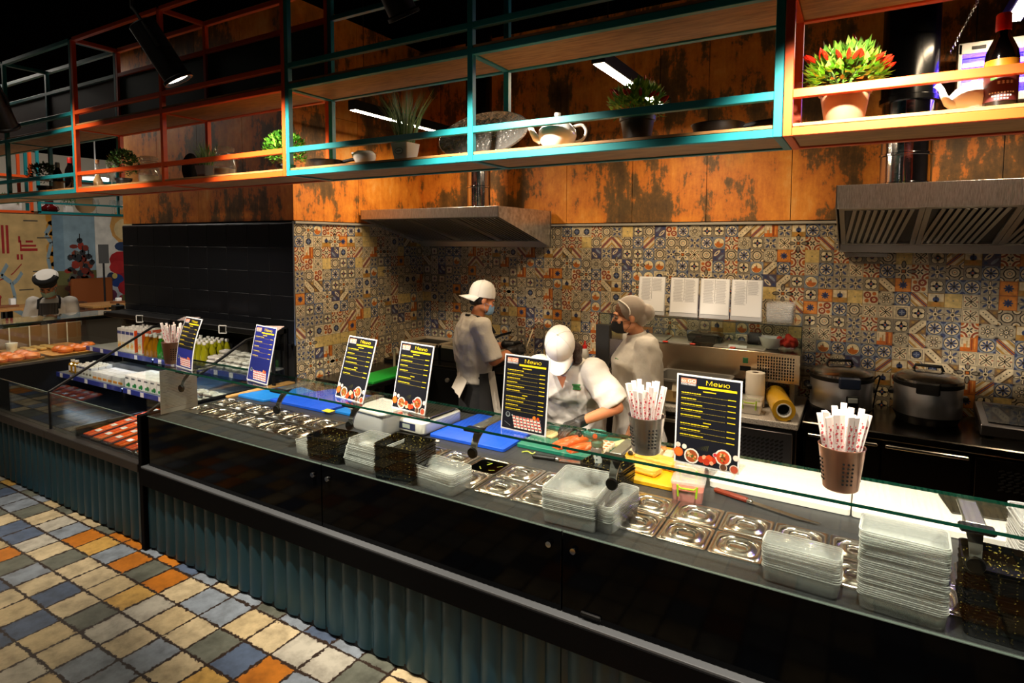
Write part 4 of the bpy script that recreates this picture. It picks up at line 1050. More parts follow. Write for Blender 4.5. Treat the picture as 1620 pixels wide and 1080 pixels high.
stack(mk(.25, .19, .045, goldm, 'sushi_tray'), 12, -1.895, 2.17, rad(5), .0115, 'gold-flecked black sushi tray in the tall stack at mid counter', 'black sushi trays, tall stack', seed=4)
stack(mk(.25, .15, .05, clearp, 'clear_food_box'), 6, -1.66, 2.165, rad(-6), .011, 'clear box in the low stack beside the tall black tray stack', 'clear boxes, low stack', seed=5)
stack(mk(.235, .29, .06, clearp, 'clear_food_box'), 13, -.99, 2.23, rad(3), .0072, 'large clear box in the square stack below the torch', 'large clear boxes below the torch', seed=6)
stack(mk(.09, .26, .05, clearp, 'clear_food_box'), 9, -.835, 2.25, rad(-8), .0078, 'narrow clear box leaning on the square stack below the torch', 'narrow clear boxes', seed=7)
stack(mk(.24, .105, .05, clearp, 'clear_food_box'), 12, -.14, 2.145, rad(-2), .0078, 'small clear box in the short stack on the pans', 'small clear boxes on the pans', seed=8)
stack(mk(.235, .15, .05, clearp, 'clear_food_box'), 32, .142, 2.155, rad(-3), .0066, 'clear box in the tallest stack next to the black trays', 'clear boxes, tallest stack', seed=9)
stack(mk(.30, .2, .05, goldm, 'sushi_tray'), 18, .44, 2.19, rad(-2), .0095, 'black tray beside the tallest clear stack', 'black trays beside the tallest clear stack', seed=10)
stack(mk(.22, .17, .05, goldm, 'sushi_tray'), 6, -1.005, 2.58, rad(-8), .0115, 'gold-flecked black tray in the stack at the torch foot', 'black sushi trays at the torch', seed=11)
stack(mk(.26, .2, .05, clearp, 'clear_food_box'), 18, .61, 2.58, rad(2), .0105, 'clear box in the stack beyond the nori mat bracket', 'clear boxes beyond the mat', seed=12)
stack(mk(.12, .1, .05, clearp, 'clear_food_box'), 3, -2.56, 2.15, rad(-4), .011, 'little clear box beside the low black tray stack', 'little clear boxes', seed=13)
# ---------------------------------------------------------------- kitchen torch
t = thing('kitchen_torch', 'green gas torch with steel nozzle on a clear can, among the boards', 'torch', (-1.1, 2.68, Z), rad(20))
MB().lathe([(0, 0), (.03, 0), (.032, .003), (.032, .12), (.027, .135), (.02, .142), (0, .142)], n=28).build('gas_can', M('gas_can', '#9aa3a2', .2, .7), t)
MB().lathe([(.0325, .02), (.0325, .11)], n=28).build('can_print', M('can_print', '#cfd6d3', .3, .3), t)
mb = MB()
for k in range(4): mb.box((0, -.033, .04+.02*k), (.008, .0008, .008))
mb.build('can_marks', M('can_marks', '#4d5a58', .5), t)
hm = M('torch_green', '#0c6b5b', .35)
mb = MB().lathe([(0, .14), (.03, .14), (.031, .16), (.02, .17), (.02, .18), (0, .18)], n=24); mb.ball((-.006, 0, .196), (.062, .03, .027), 20, 12); mb.box((-.06, 0, .196), (.02, .03, .03), bev=.006); mb.build('torch_head', hm, t)
MB().lathe([(0, 0), (.012, .001), (.012, .003), (0, .004)], (-.01, -.0295, .197), 16, axis=(0, -1, 0)).build('orange_button', M('orange_btn', '#e0581f', .4), t)
MB().cyl((.052, 0, .197), (.12, 0, .193), .01, n=16).build('nozzle', steel, t)
MB().cyl((.118, 0, .193), (.148, 0, .19), .013, .011, n=16).build('nozzle_tip', M('burnt_steel', '#5a3d2c', .35, .9), t)
MB().ball((-.086, 0, .19), (.012, .012, .014)).build('gas_knob', black, t)
# ---------------------------------------------------------------- food
salm = M('salmon', '#e4571c', .35, noise=('#f3b08a', 28, .55, .72), stretch=(1, 4, 1), bump=(40, .15))
def fillet(x, y, rz, L, W, H, label):
    mb = MB(); rings = []
    for i in range(9):
        s = i/8; w = W*(.35+.65*sin(pi*min(1, .12+s*.88))**.6); h = H*(.4+.6*sin(pi*(.1+.85*s))**.5)
        rings.append([(-L/2+L*s, w/2*cos(a), max(0, h*.5+h*.5*sin(a)) if sin(a) > -.3 else 0) for a in [2*pi*k/14 for k in range(14)]])
    loft(mb, rings, cap0=True, cap1=True); o = mb.build('salmon_fillet', salm, None, (x, y, Z+.023), (0, 0, rz)); tag(o, label, 'fish')
fillet(-1.36, 2.94, rad(68), .24, .085, .04, 'long salmon fillet on the green board beside the gloved hand')
fillet(-1.27, 2.9, rad(62), .2, .06, .032, 'narrow salmon piece between the fillet and the torch')
ricem = M('rice', '#efe4d2', .7, bump=(90, .6)); 
ROLL = None
for i in range(8):
    mb = MB()
    if ROLL is None:
        ROLL = thing('sushi_roll', '-', 'sushi', (0, 0, 0), 0, 'sushi rolls on the green board')
        MB().lathe([(0, 0), (.017, 0), (.019, .003), (.019, .024), (.017, .027), (0, .027)], n=18).build('rice_roll', ricem, ROLL)
        MB().lathe([(.012, .0274), (.0, .028)], n=12).build('filling', M('roll_filling', '#d9762f', .5), ROLL); o = ROLL
    else: o = dup(ROLL)
    o.location = (-1.185+.034*(i % 2), 2.89+.04*(i//2), Z+.0235); o['label'] = f'sushi roll piece on the green board, {"torch" if i % 2 == 0 else "yellow board"} side, {ORD[i//2]} along'
eggm = M('omelette', '#eab52c', .5, noise=('#f6d778', 26, .4, .7), stretch=(1, 6, 6), bump=(30, .25)); ricec = M('rice_cake', '#ead9b8', .7, bump=(70, .5))
def loaf(nm, x, y, rz, d, mat, label, z=Z+.0215, cat='food'):
    o = MB().box((0, 0, d[2]/2), d, bev=min(d)*.25).build(nm, mat, None, (x, y, z), (0, 0, rz)); return tag(o, label, cat)
loaf('omelette_block', -.93, 2.77, rad(-10), (.25, .085, .045), eggm, 'long omelette block nearest the glass on the yellow board')
loaf('omelette_block', -.86, 2.875, rad(-8), (.22, .08, .05), eggm, 'omelette block lying behind the long one on the yellow board')
for i in range(5): loaf('rice_cake', -1.02+.062*i, 3.0+.005*(i % 2), rad(4*i-8), (.05, .09, .035), ricec, f'cut rice cake on the yellow board, {ORD[i]} from the green board')
cru = M('fried_topping', '#b5592a', .6, noise=('#e8b05a', 40, .4, .7), bump=(50, .6))
for i in range(4):
    mb = MB(); rr = random.Random(i+40)
    for k in range(14): mb.ball((rr.uniform(-.035, .035), rr.uniform(-.025, .025), rr.uniform(.004, .02)), rr.uniform(.006, .012), 7, 5)
    tag(mb.build('fried_topping', cru, None, (-.98+.08*i, 3.11-.008*i, Z+.0215)), f'heap of orange fried topping beyond the rice cakes, {ORD[i]} from the torch', 'food')
loaf('radish_strip', -1.13, 3.07, rad(65), (.2, .045, .016), M('pickled_radish', '#efe3a8', .4), 'pale pickled radish strip between green and yellow boards', cat='food')
loaf('rice_sheet', -1.56, 3.02, rad(-10), (.16, .1, .012), M('rice_sheet', '#dcc08a', .7, bump=(60, .4)), 'pressed rice sheet on the green board behind the sushi menu', z=Z+.0232)
# knives
def knife(nm, x, y, rz, Lh, Lb, wb, hm_, label, tip=.3, z=Z):
    t = thing(nm, label, 'knife', (x, y, z), rz)
    MB().box((Lh/2, 0, .011), (Lh, .026, .02), bev=.006).build('handle', hm_, t)
    mb = MB(); pts = [(Lh, -wb/2), (Lh+Lb*(1-tip), -wb/2), (Lh+Lb, wb*.35), (Lh+Lb, wb/2), (Lh, wb/2)]; mb.prism(pts, .008, .0105); mb.build('blade', polish, t)
    MB().box((Lh+.008, 0, .0105), (.022, .024, .018), bev=.004).build('bolster', steel, t)
knife('knife', -1.475, 2.7, rad(9), .13, .2, .035, black, 'black-handled knife lying before the green board')
knife('sashimi_knife', -.55, 2.755, rad(-17), .16, .3, .028, M('red_wood', '#7d2c16', .4), 'long sashimi knife with red wooden handle before the white board')
knife('knife', -1.02, 2.94, rad(102), .12, .2, .03, black, 'steel knife resting across the edge of the yellow board', z=Z+.0215)
mb = MB(); tubepath(mb, [(0, 0, .004), (.03, .01, .01), (.06, .005, .004), (.075, .015, .012)], .004, 6)
tag(mb.build('pickle_strip', M('pickle_green', '#a9b23a', .35), None, (-1.56, 2.735, Z)), 'curl of green pickle beside the black-handled knife', 'food')
tag(MB().ball((0, 0, .008), (.02, .014, .008), 10, 6).ball((.02, .006, .006), (.014, .01, .006), 8, 5).build('rice_crumb', ricem, None, (-2.08, 2.63, Z)), 'clump of rice at the corner of the large blue board', 'food')
# food boxes with green clips
def clip_box(x, y, z, rz, W, D, H, label, fill, lidcol=True):
    t = thing('clip_box', label, 'food box', (x, y, z), rz)
    mb = MB(); loft(mb, [rr3(W*.9, D*.9, .012, .001), rr3(W*.92, D*.92, .012, .004), rr3(W, D, .014, H)], cap0=True); mb.build('box_body', clearp, t)
    if fill: 
        mb = MB(); loft(mb, [rr3(W*.88, D*.88, .012, .003), rr3(W*.94, D*.94, .012, H*.62)], cap0=True, cap1=True); mb.build('contents', fill, t)
    mb = MB(); loft(mb, [rr3(W*1.04, D*1.04, .014, H-.004), rr3(W*1.04, D*1.04, .014, H+.006), rr3(W*.98, D*.98, .012, H+.008)], cap0=True, cap1=True); mb.build('box_lid', clearp, t)
    gm = M('lime_clip', '#a6cf1f', .4)
    for s in (-1, 1):
        mb = MB(); y_ = s*(D/2*1.04+.004); mb.tube([(-W*.27, y_, H*.35), (-W*.3, y_, H*.95), (-W*.2, y_, H*.78), (W*.2, y_, H*.78), (W*.3, y_, H*.95), (W*.27, y_, H*.35)], .0045, 8); mb.build('lime_clip', gm, t)
    return t
clip_box(-.635, 2.62, Z, rad(8), .14, .11, .085, 'clear box of pink sauce with lime green clips beside the yellow board', M('pink_sauce', '#d9705a', .5))
clip_box(-.67, 2.8, Z, rad(4), .13, .12, .09, 'clear clip box of pale food behind the pink sauce box', M('beige_food', '#d9c39a', .7))
tag(container(.12, .1, .06, clearp, 'clear_tub'), 'small clear tub between the clip boxes and the white board', 'container').location = (-.545, 2.9, Z)
# ------------------------------------------------------------------ extractor hoods
def hood(name, label, x0, x1, yf, zt, zf, zb, duct, dr, sidelen=None, louver=True):
    t = thing(name, label, 'extractor hood', (0, 0, 0))
    yb = YW-.035; w = x1-x0; th = .006
    mb = MB()
    mb.box(((x0+x1)/2, yf+th/2, (zt+zf)/2), (w, th, zt-zf), bev=.002)                       # fascia
    for x in (x0+th/2, x1-th/2):                                                          # side cheeks
        mb.add([(x-th/2, yf, zt), (x-th/2, yb, zt), (x-th/2, yb, zb), (x-th/2, yf, zf), (x+th/2, yf, zt), (x+th/2, yb, zt), (x+th/2, yb, zb), (x+th/2, yf, zf)],
               [(0, 1, 2, 3), (4, 7, 6, 5), (3, 2, 6, 7), (0, 4, 5, 1), (1, 5, 6, 2), (0, 3, 7, 4)])
    mb.box(((x0+x1)/2, yb-.02, (zt+zb)/2), (w, .01, zt-zb))
    MB().box(((x0+x1)/2, (yf+yb)/2, zt-th/2-.001), (w-.012, yb-yf-.01, th)).build('hood_top', M('darkened_steel', '#3a3835', .8, .2), t)  # top darkened so less lamp light bounces up onto the wall
    mb.build('hood_shell', M('hood_steel', '#cfccc8', .3, .8, noise=('#9d9790', 30, .3, .7), stretch=(14, 1, 1), bump=(3., .3)), t)
    MB().box(((x0+x1)/2, yb-.05, zb+.035), (w-.014, .05, .07), bev=.003).build('grease_channel', steeldk, t); MB().box(((x0+x1)/2, yf+.02, zf+.008), (w-.014, .03, .016)).build('front_lip', steeldk, t)
    # baffle filters on the slope
    n = max(2, round(w/.46)); A = Vector((0, yf+.05, zf+.02)); B = Vector((0, yb-.06, zb+.07)); d = (B-A); L = d.length; d.normalize(); nrm = Vector((0, d.z, -d.y)); fw = (w-.03)/n
    for k in range(n):
        cx = x0+.015+fw*(k+.5); fr = MB()
        ang = math.atan2(d.z, d.y)
        c = A+d*L/2
        fr.box(Vector((cx, c.y, c.z)), (fw-.01, L, .012), rot=(ang, 0, 0))
        f = fr.build('filter_back', M('filter_dark', '#1b1a19', .35, .8), t)
        sl = MB(); m_ = int((fw-.08)/.036)
        for j in range(m_):
            q = Vector((cx-(fw-.08)/2+.036*(j+.5), c.y, c.z))+nrm*.016
            sl.box(q, (.020, L-.06, .006), rot=(ang, rad(16), 0), bev=.001)
        q = Vector((cx, c.y, c.z))+nrm*.012
        for s in (-1, 1):
            sl.box(q+Vector((s*(fw/2-.016), 0, 0)), (.03, L, .016), rot=(ang, 0, 0), bev=.002)
            sl.box(q+d*s*(L/2-.016), (fw-.01, .03, .016), rot=(ang, 0, 0), bev=.002)
        sl.build('baffle_filter', M('filter_steel', '#a9a6a1', .35, 1.), f)
    dx, dy = duct
    mb = MB().cyl((dx, dy, zt), (dx, dy, 2.95), dr, n=32)
    for z in (zt+.02, zt+.2, 2.7): mb.lathe([(dr, z), (dr+.008, z+.004), (dr+.008, z+.016), (dr, z+.02)], (dx, dy, 0), 32)
    mb.build('steel_duct', M('duct_steel', '#c9c8cc', .1, 1., bump=(5, .12)), t)
    MB().cyl((dx, dy, 2.95), (dx, dy, 4.0), dr+.012, n=32).lathe([(dr, 2.92), (dr+.02, 2.925), (dr+.02, 2.955), (dr+.012, 2.96)], (dx, dy, 0), 32).build('black_duct', M('black_duct', '#0a0a0c', .2), t)
    return t
hood('extractor_hood', 'steel extractor hood in the tiled corner above the griddle', -3.955, -2.475, 3.95, 2.332, 2.248, 2.0, (-3.03, 4.5), .105)
h2 = hood('extractor_hood', 'wide steel extractor hood above the two rice cookers', -.15, 1.62, 4.02, 2.392, 2.252, 1.985, (.215, 4.5), .14)
MB().box((.02, 4.84, 1.968), (.26, .06, .03), bev=.003).build('drip_tray', steel, h2)
# ------------------------------------------------------------------ insect killer
t = thing('insect_killer', 'insect killer with violet tubes hanging by the duct and soy bottle', 'insect killer', (.775, 4.64, 3.09), rad(0))
w, h = .62, .36
MB().box((0, 0, h/2-.03), (w, .1, .07), bev=.004).box((0, 0, -h/2+.02), (w, .1, .05), bev=.004).box((-w/2+.01, 0, 0), (.02, .1, h), bev=.003).box((w/2-.01, 0, 0), (.02, .1, h), bev=.003).build('case', M('killer_case', '#cfcdc8', .4), t)
MB().box((0, .045, 0), (w-.04, .006, h-.1)).build('reflector', M('killer_back', '#5a55b0', .3, .3), t)
for z in (-.06, .06): MB().cyl((-w/2+.03, 0, z), (w/2-.03, 0, z), .014, n=12).build('violet_tube', M('uv_tube', '#b9a8ff', .4, emis='#5a3bff', es=45), t)
mb = MB()
for k in range(14): mb.box((0, -.04, -.12+.0185*k), (w-.05, .002, .002))
for k in range(7): mb.box((-w/2+.06+.085*k, -.04, 0), (.002, .002, .25))
mb.build('wire_grid', M('killer_wire', '#6d6a8f', .4, .6), t)
MB().box((-w/2+.1, -.052, h/2-.03), (.07, .004, .02), bev=.002).build('switch', black, t)
for s in (-1, 1): MB().cyl((s*.22, 0, h/2), (s*.22, 0, 4.0-3.09), .003, n=6).build('hanging_wire', blackm, t)
# ------------------------------------------------------------------ refrigerated prep counter and topping unit
fx0, fx1, fy0 = -1.88, -.325, 4.1
greyst = M('grey_stainless', '#77767a', .3, .9); darkst = M('dark_stainless', '#4a4744', .3, 1.)
t = thing('prep_fridge', 'refrigerated prep counter with speckled granite top, beneath the topping unit', 'fridge', (0, 0, 0))
MB().box(((fx0+fx1)/2, (fy0+.02+YW-.02)/2, .49), (fx1-fx0, YW-.04-fy0, .74), bev=.004).build('body', darkst, t)
MB().box(((fx0+fx1)/2, 4.5, .06), (fx1-fx0-.1, .6, .115)).build('plinth', blackm, t)
MB().box(((fx0+fx1)/2, (fy0-.02+YW-.03)/2, .88), (fx1-fx0+.02, YW-.01-fy0, .04), bev=.004).build('granite_top', M('light_granite', '#cfcac4', .3, noise=('#4f4b48', 190, .5, .66)), t)
for k in range(2):
    d = MB().box((fx0+.27+.53*k, fy0+.005, .5), (.51, .03, .66), bev=.004).build('door', darkst, t)
    MB().box((fx0+.27+.53*k, fy0-.018, .8), (.42, .02, .025), bev=.005).build('door_handle', steel, d)
gx = fx1-.25
g = MB().box((gx, fy0+.005, .5), (.46, .03, .66), bev=.004).build('machine_panel', greyst, t)
mb = MB()
for i in range(6):
    for j in range(13): mb.box((gx-.17+.028*j, fy0-.0105, .64+.026*i), (.026, .002, .010), rot=(0, rad(-38), 0))
mb.build('vent_slots', blackm, g)
MB().box((gx+.05, fy0-.0115, .565), (.14, .003, .038), bev=.0012).build('maker_badge', M('badge_white', '#dfe9f2', .4), g)
mb = MB(); put_text(mb, 'ECO', .03, (gx+.02, fy0-.0135, .554), (1, 0, 0), (0, 0, 1)); mb.build('badge_lettering', M('badge_blue', '#3d79c8', .5), g, smooth=False)
MB().box((gx+.02, fy0-.0115, .505), (.08, .003, .035)).build('thermometer', blackm, g); MB().box((gx+.02, fy0-.0125, .505), (.094, .002, .047)).build('thermometer_frame', steel, g)
MB().box((gx+.1, fy0-.013, .5), (.028, .006, .028), bev=.002).build('green_switch', M('green_lit', '#12a05a', .3, emis='#10b060', es=.4), g)
# topping unit
ux0, ux1, uy, uz0, uz1 = -1.86, -.345, 4.5, 1.06, 1.272
t = thing('topping_unit', 'steel topping unit with round-slot vent and glass shelf on the prep fridge', 'topping unit', (0, 0, 0))
MB().box(((ux0+ux1)/2, (uy+YW-.03)/2, (uz0+uz1)/2), (ux1-ux0, YW-.03-uy, uz1-uz0), bev=.004).build('unit_body', M('unit_steel', '#b4a48f', .24, 1.), t)
for x in (ux0+.05, ux1-.05):
    for y in (uy+.05, YW-.1): MB().box((x, y, (.9+uz0)/2), (.03, .03, uz0-.9)).build('leg', steel, t)
mb = MB(); vx = ux1-.16
for i in range(8):
    for j in range(14): mb.box((vx-.115+.0178*j, uy-.0012, uz0+.03+.021*i), (.009, .003, .014), bev=.001)
mb.build('vent_slots', blackm, t)
MB().box((vx-.2, uy-.002, uz0+.14), (.036, .006, .04), bev=.002).build('green_switch', M('dark_green_switch', '#0b5c33', .3), t)
MB().box((vx-.2, uy-.001, uz0+.08), (.075, .005, .036), bev=.002).build('thermometer', blackm, t)
MB().box((-.77, uy+.05, uz1+.012), (.13, .006, .03), rot=(rad(-30), 0, 0), bev=.002).build('maker_badge', M('badge_white', '#dfe9f2', .4), t)
mb = MB(); put_text(mb, 'ECO', .02, (-.79, uy+.0455, uz1+.009), (1, 0, 0), (0, sin(rad(30)), cos(rad(30)))); mb.build('badge_lettering', M('badge_blue', '#3d79c8', .5), t, smooth=False)
gz = 1.468
gl = MB().box(((ux0+ux1)/2, 4.7, gz), (ux1-ux0, .34, .006)).build('glass_shelf', clear, t); MB().box(((ux0+ux1)/2, 4.529, gz), (ux1-ux0, .002, .007)).build('shelf_edge', M('dark_edge', '#18211d', .3), gl)
MB().box(((ux0+ux1)/2, 4.53, (uz1+.02+gz)/2), (ux1-ux0, .005, gz-uz1-.03)).build('front_glass', clear, t)
for x in (ux0, ux1): MB().box((x, 4.7, (uz1+gz)/2), (.005, .34, gz-uz1-.01)).build('end_glass', clear, t); MB().box((x, 4.535, (uz1+gz)/2), (.006, .012, gz-uz1), bev=.001).build('glass_post', M('dark_edge', '#18211d', .3), t)
MB().box((ux0+.05, 4.52, 1.2), (.12, .06, .36), bev=.006).build('side_housing', M('dark_housing', '#2d2c2b', .4), t)
# tray lids on the unit
for i, (x, wdt) in enumerate(((-1.42, .2), (-1.21, .19), (-.86, .17), (-.68, .2))):
    o = MB().box((0, 0, 0), (wdt, .27, .012), bev=.004).box((0, 0, .006), (wdt-.03, .235, .006), bev=.002).build('tray_lid', M('tray_lid_grey', '#9b9791', .3), None, (x, 4.67, uz1+.008), (rad(3), 0, 0))
    tag(o, f'grey tray lid lying on the topping unit, {ORD[i]} from the cook in hairnet', 'lid', 'tray lids on the topping unit')
for i, x in enumerate((-1.3, -1.09, -.8)):
    o = MB().box((0, 0, 0), (.04, .02, .012), bev=.004).build('red_tag', M('red_clip', '#d3402f', .4), None, (x, 4.525, uz1+.008)); tag(o, f'small red clip at the front lip of the topping unit, {ORD[i]} from the hairnet cook', 'clip', 'red clips on the topping unit')
mb = MB(); rr = random.Random(2)
loft(mb, [rr3(.24, .15, .02, 0), rr3(.26, .17, .02, .05), rr3(.22, .13, .02, .065)], cap0=True, cap1=True)
tag(mb.build('black_food_box', M('black_shiny', '#0d0d0c', .12), None, (-1.03, 4.68, uz1+.014)), 'shiny black lidded food box on the topping unit between tray lids', 'container')
t = thing('bowl', 'white round bowl standing on the topping unit', 'bowl', (-.56, 4.68, uz1+.001))
MB().lathe([(0, 0), (.05, 0), (.055, .005), (.085, .085), (.08, .085), (.05, .01), (0, .008)], n=32).build('bowl_body', white, t)
tag(MB().box((0, 0, .04), (.09, .1, .08), bev=.006).build('black_box', blackm, None, (-.68, 4.72, uz1+.02)), 'little black box beside the white bowl on the topping unit', 'box')
def crumple(nm, c, r, mat, label, cat, seed, kn=26):
    rr = random.Random(seed); mb = MB()
    for i in range(kn): mb.ball((rr.gauss(0, r[0]*.42), rr.gauss(0, r[1]*.42), abs(rr.gauss(r[2]*.6, r[2]*.45))), (rr.uniform(.3, .55)*r[0], rr.uniform(.2, .4)*r[1], rr.uniform(.25, .5)*r[2]), 10, 7, rot=(rr.random()*3, rr.random()*3, rr.random()*3))
    o = remeshed(mb, nm, mat, None, .006, 2); o.location = c; return tag(o, label, cat)
crumple('red_cloth', (-.43, 4.68, uz1+.03), (.075, .07, .045), M('red_cloth', '#b3240f', .8), 'crumpled red cloth beside the white bowl', 'cloth', 3)
# paper holders on the glass shelf
for i, (x, tilt) in enumerate(((-1.44, 6), (-1.183, 6), (-.953, 6), (-.726, 6))):
    t = thing('paper_holder', f'printed sheet in a clear stand on the topping unit glass, {ORD[i]} from the hairnet cook', 'notice', (x, 4.6, gz+.004), 0, 'printed sheets on the topping unit')
    MB().box((0, 0, .155), (.218, .003, .302), rot=(rad(-tilt), 0, 0)).box((0, .035, .003), (.218, .09, .003)).build('clear_stand', M('stand_plastic', '#c9c9cd', .15, .1), t)
    MB().box((0, -.0022, .17), (.205, .001, .27), rot=(rad(-tilt), 0, 0)).build('paper_sheet', paper, t)
    mb = MB(); rr = random.Random(i)
    Vv = Vector((0, sin(rad(tilt)), cos(rad(tilt)))); Nn = Vector((0, -cos(rad(tilt)), sin(rad(tilt)))); O = Vector((0, -.0022, .17))
    def bx(u, v, w_, h_, col): 
        c = O+Vector((u, 0, 0))+Vv*v+Nn*.0009; mb.add([c-Vector((w_/2, 0, 0))-Vv*h_/2, c+Vector((w_/2, 0, 0))-Vv*h_/2, c+Vector((w_/2, 0, 0))+Vv*h_/2, c-Vector((w_/2, 0, 0))+Vv*h_/2], [(0, 1, 2, 3)], 0, col)
    for s in (-1, 1):
        v = .12; n_ = 7 if (s < 0 or i in (1, 2)) else 4
        for k in range(n_):
            for j in range(3): bx(s*.045+rr.uniform(-.008, 0), v-.0065*j, rr.uniform(.06, .075), .0022, '#9a9aa2')
            bx(s*.045, v-.0195, .078, .0012, '#55555c'); v -= .025
        bx(s*.045-s*.0455, .045, .0012, .17, '#66666c')
    mb.build('sheet_print', pmix, t, smooth=False)
pc = container(.19, .15, .05, clearp, 'clear_food_box')
for k in range(9):
    o = pc if k == 0 else dup(pc); o.location = (-.5, 4.68, gz+.004+.0118*k); tag(o, f'clear box stacked on the topping unit glass, {"topmost" if k == 8 else ORD[8-k]+" from the top"}', 'container', 'clear boxes on the topping unit')
# things on the granite
ZG = .901
t = thing('food_tub', 'large grey lidded food tub of rice on the granite beside the paper roll', 'tub', (-1.03, 4.31, ZG), rad(0))
mb = MB(); loft(mb, [rr3(.44, .3, .03, 0), rr3(.47, .33, .03, .1), rr3(.48, .34, .03, .16), rr3(.52, .38, .04, .165), rr3(.52, .38, .04, .18), rr3(.47, .33, .03, .178), rr3(.46, .32, .03, .1)], cap0=True, cap1=True); mb.build('tub_body', M('tub_grey', '#7c7a76', .35), t)
MB().box((0, -.17, .06), (.3, .006, .08)).build('tub_rice_window', M('rice_beige', '#c9a970', .6), t); MB().box((-.05, -.185, .13), (.1, .004, .06), rot=(rad(-20), 0, 0)).build('tub_label', M('tub_label', '#c9bda8', .7), t)
t = thing('paper_towel', 'white paper towel roll standing on the granite', 'paper towel', (-.62, 4.4, ZG))
MB().lathe([(.022, .0), (.062, .0), (.064, .004), (.064, .236), (.062, .24), (.022, .24)], n=36).build('roll', M('towel', '#ece4d8', .85), t); MB().lathe([(.0225, .0), (.0225, .239)], n=20).lathe([(.0195, .2395), (.0225, .2395)], n=20).build('core', M('card_core', '#8a6a4a', .8), t)
clip_box(-.62, 4.22, ZG, rad(0), .15, .12, .1, 'clear box with lime green clip before the paper towel roll', M('pale_food', '#e0d6c8', .7))
t = thing('wrap_roll', 'thick yellow roll of cling film lying end-on on the granite', 'film roll', (-.45, 4.3, ZG+.072), rad(0))
a = rad(14)
mb = MB(); mb.lathe([(.042, -.2), (.07, -.2), (.071, -.196), (.071, .196), (.07, .2), (.042, .2)], n=40, axis=(sin(-a), cos(a), 0)); mb.build('film', M('cling_film', '#d9a82a', .12, coat=.5), t)
MB().lathe([(.042, -.203), (.046, -.203), (.046, .203), (.042, .203), (.038, .2), (.038, -.2), (.042, -.203)], n=40, axis=(sin(-a), cos(a), 0)).build('core', whitep, t); MB().lathe([(0, -.15), (.0375, -.15)], n=24, axis=(sin(-a), cos(a), 0)).build('core_dark', blackm, t)
# ------------------------------------------------------------------ stainless counter with rice cookers
bx0, bx1, by0 = -.3, 1.75, 4.18
t = thing('steel_counter', 'long dark stainless counter with fridge doors under the rice cookers', 'counter', (0, 0, 0))
MB().box(((bx0+bx1)/2, (by0+YW)/2-.01, .875), (bx1-bx0, YW-.02-by0, .05), bev=.006).build('steel_top', M('counter_steel', '#68635d', .2, 1., noise=('#57524d', 24, .3, .7)), t)
MB().box(((bx0+bx1)/2, 4.56, .47), (bx1-bx0-.02, .64, .75)).build('body', M('counter_body', '#2a2725', .35, .9), t)
for i, (a, b) in enumerate(((bx0+.02, .135), (.145, .585))):
    d = MB().box(((a+b)/2, by0+.035, .48), (b-a, .03, .7), bev=.003).build('door', M('door_steel', '#4b443c', .25, 1.), t)
    MB().box(((a+b)/2, by0+.012, .815), (b-a-.03, .018, .02), bev=.004).build('door_handle', polish, d)
d = MB().box((1.16, by0+.035, .48), (1.12, .03, .7), bev=.003).build('machine_panel', M('door_steel', '#4b443c', .25, 1.), t)
mb = MB()
for i in range(7):
    for j in range(14): mb.box((.72+.034*j+(.01 if i % 2 else 0), by0+.0195, .66+.018*i), (.026, .003, .009), rot=(0, rad(-25), 0), bev=.001)
mb.build('vent_slots', blackm, d)
MB().box((.8, by0+.018, .585), (.08, .004, .04), bev=.001).build('thermostat', blackm, d); mb = MB(); put_text(mb, '2.0', .032, (.805, by0+.0155, .574), (1, 0, 0), (0, 0, 1)); mb.build('red_digits', M('red_led', '#ff3a28', .5, emis='#ff2a18', es=3), d, smooth=False)
ckst = M('cooker_steel', '#c4c6cc', .34, 1.)
def cooker(x, y, label, rz=0, dark=False):
    t = thing('rice_cooker', label, 'rice cooker', (x, y, .901), rz)
    R0 = .185
    MB().lathe([(0, 0), (R0-.02, 0), (R0-.01, .03), (R0+.004, .05), (R0+.004, .055), (0, .055)], n=48).build('base', black, t)
    MB().lathe([(R0, .055), (R0+.002, .06), (R0+.002, .235), (R0, .24)], n=56).build('steel_drum', ckst, t)
    MB().lathe([(R0+.001, .238), (R0+.008, .242), (R0+.008, .265), (R0, .27)], n=48).build('rim', black, t)
    MB().lathe([(R0+.004, .268), (R0+.002, .283), (R0-.03, .305), (R0-.09, .318), (0, .322)], n=48).build('lid', M('cooker_lid', '#8b8681', .18, 1.), t)
    MB().box((0, -R0-.008, .245), (.125, .035, .075), bev=.008).build('latch', black, t)
    MB().tube([(-.08, .05, .32), (-.07, .05, .35), (.07, .05, .35), (.08, .05, .32)], .01, 10).build('lid_handle', black, t)
    for s in (-1, 1): MB().box((s*(R0+.012), 0, .17), (.035, .06, .03), bev=.008).build('side_handle', black, t)
    return t
c1 = cooker(-.095, 4.52, 'rice cooker with blue latch and lit switch beside the prep fridge', rad(16))
for ch in c1.children:
    if ch.name.startswith('latch'): ch.data.materials[0] = M('blue_latch', '#16243f', .35)
pn = Vector((cos(rad(-62)), sin(rad(-62)), 0)); q = MB(); a = rad(-68-16)
q.box((.19*cos(a), .19*sin(a), .12), (.075, .014, .085), rot=(0, 0, a+pi/2), bev=.005); s_ = q.build('switch_plate', black, c1); q = MB(); q.box((.1985*cos(a), .1985*sin(a), .135), (.06, .006, .032), rot=(0, 0, a+pi/2), bev=.003); q.build('switch', M('switch_grey', '#aab3b6', .3), s_)
cooker(.395, 4.62, 'rice cooker with black latch next to the induction hob', rad(-4))
t = thing('induction_hob', 'dark induction hob in a steel frame beside the rice cooker', 'hob', (.98, 4.58, .901), rad(-2))
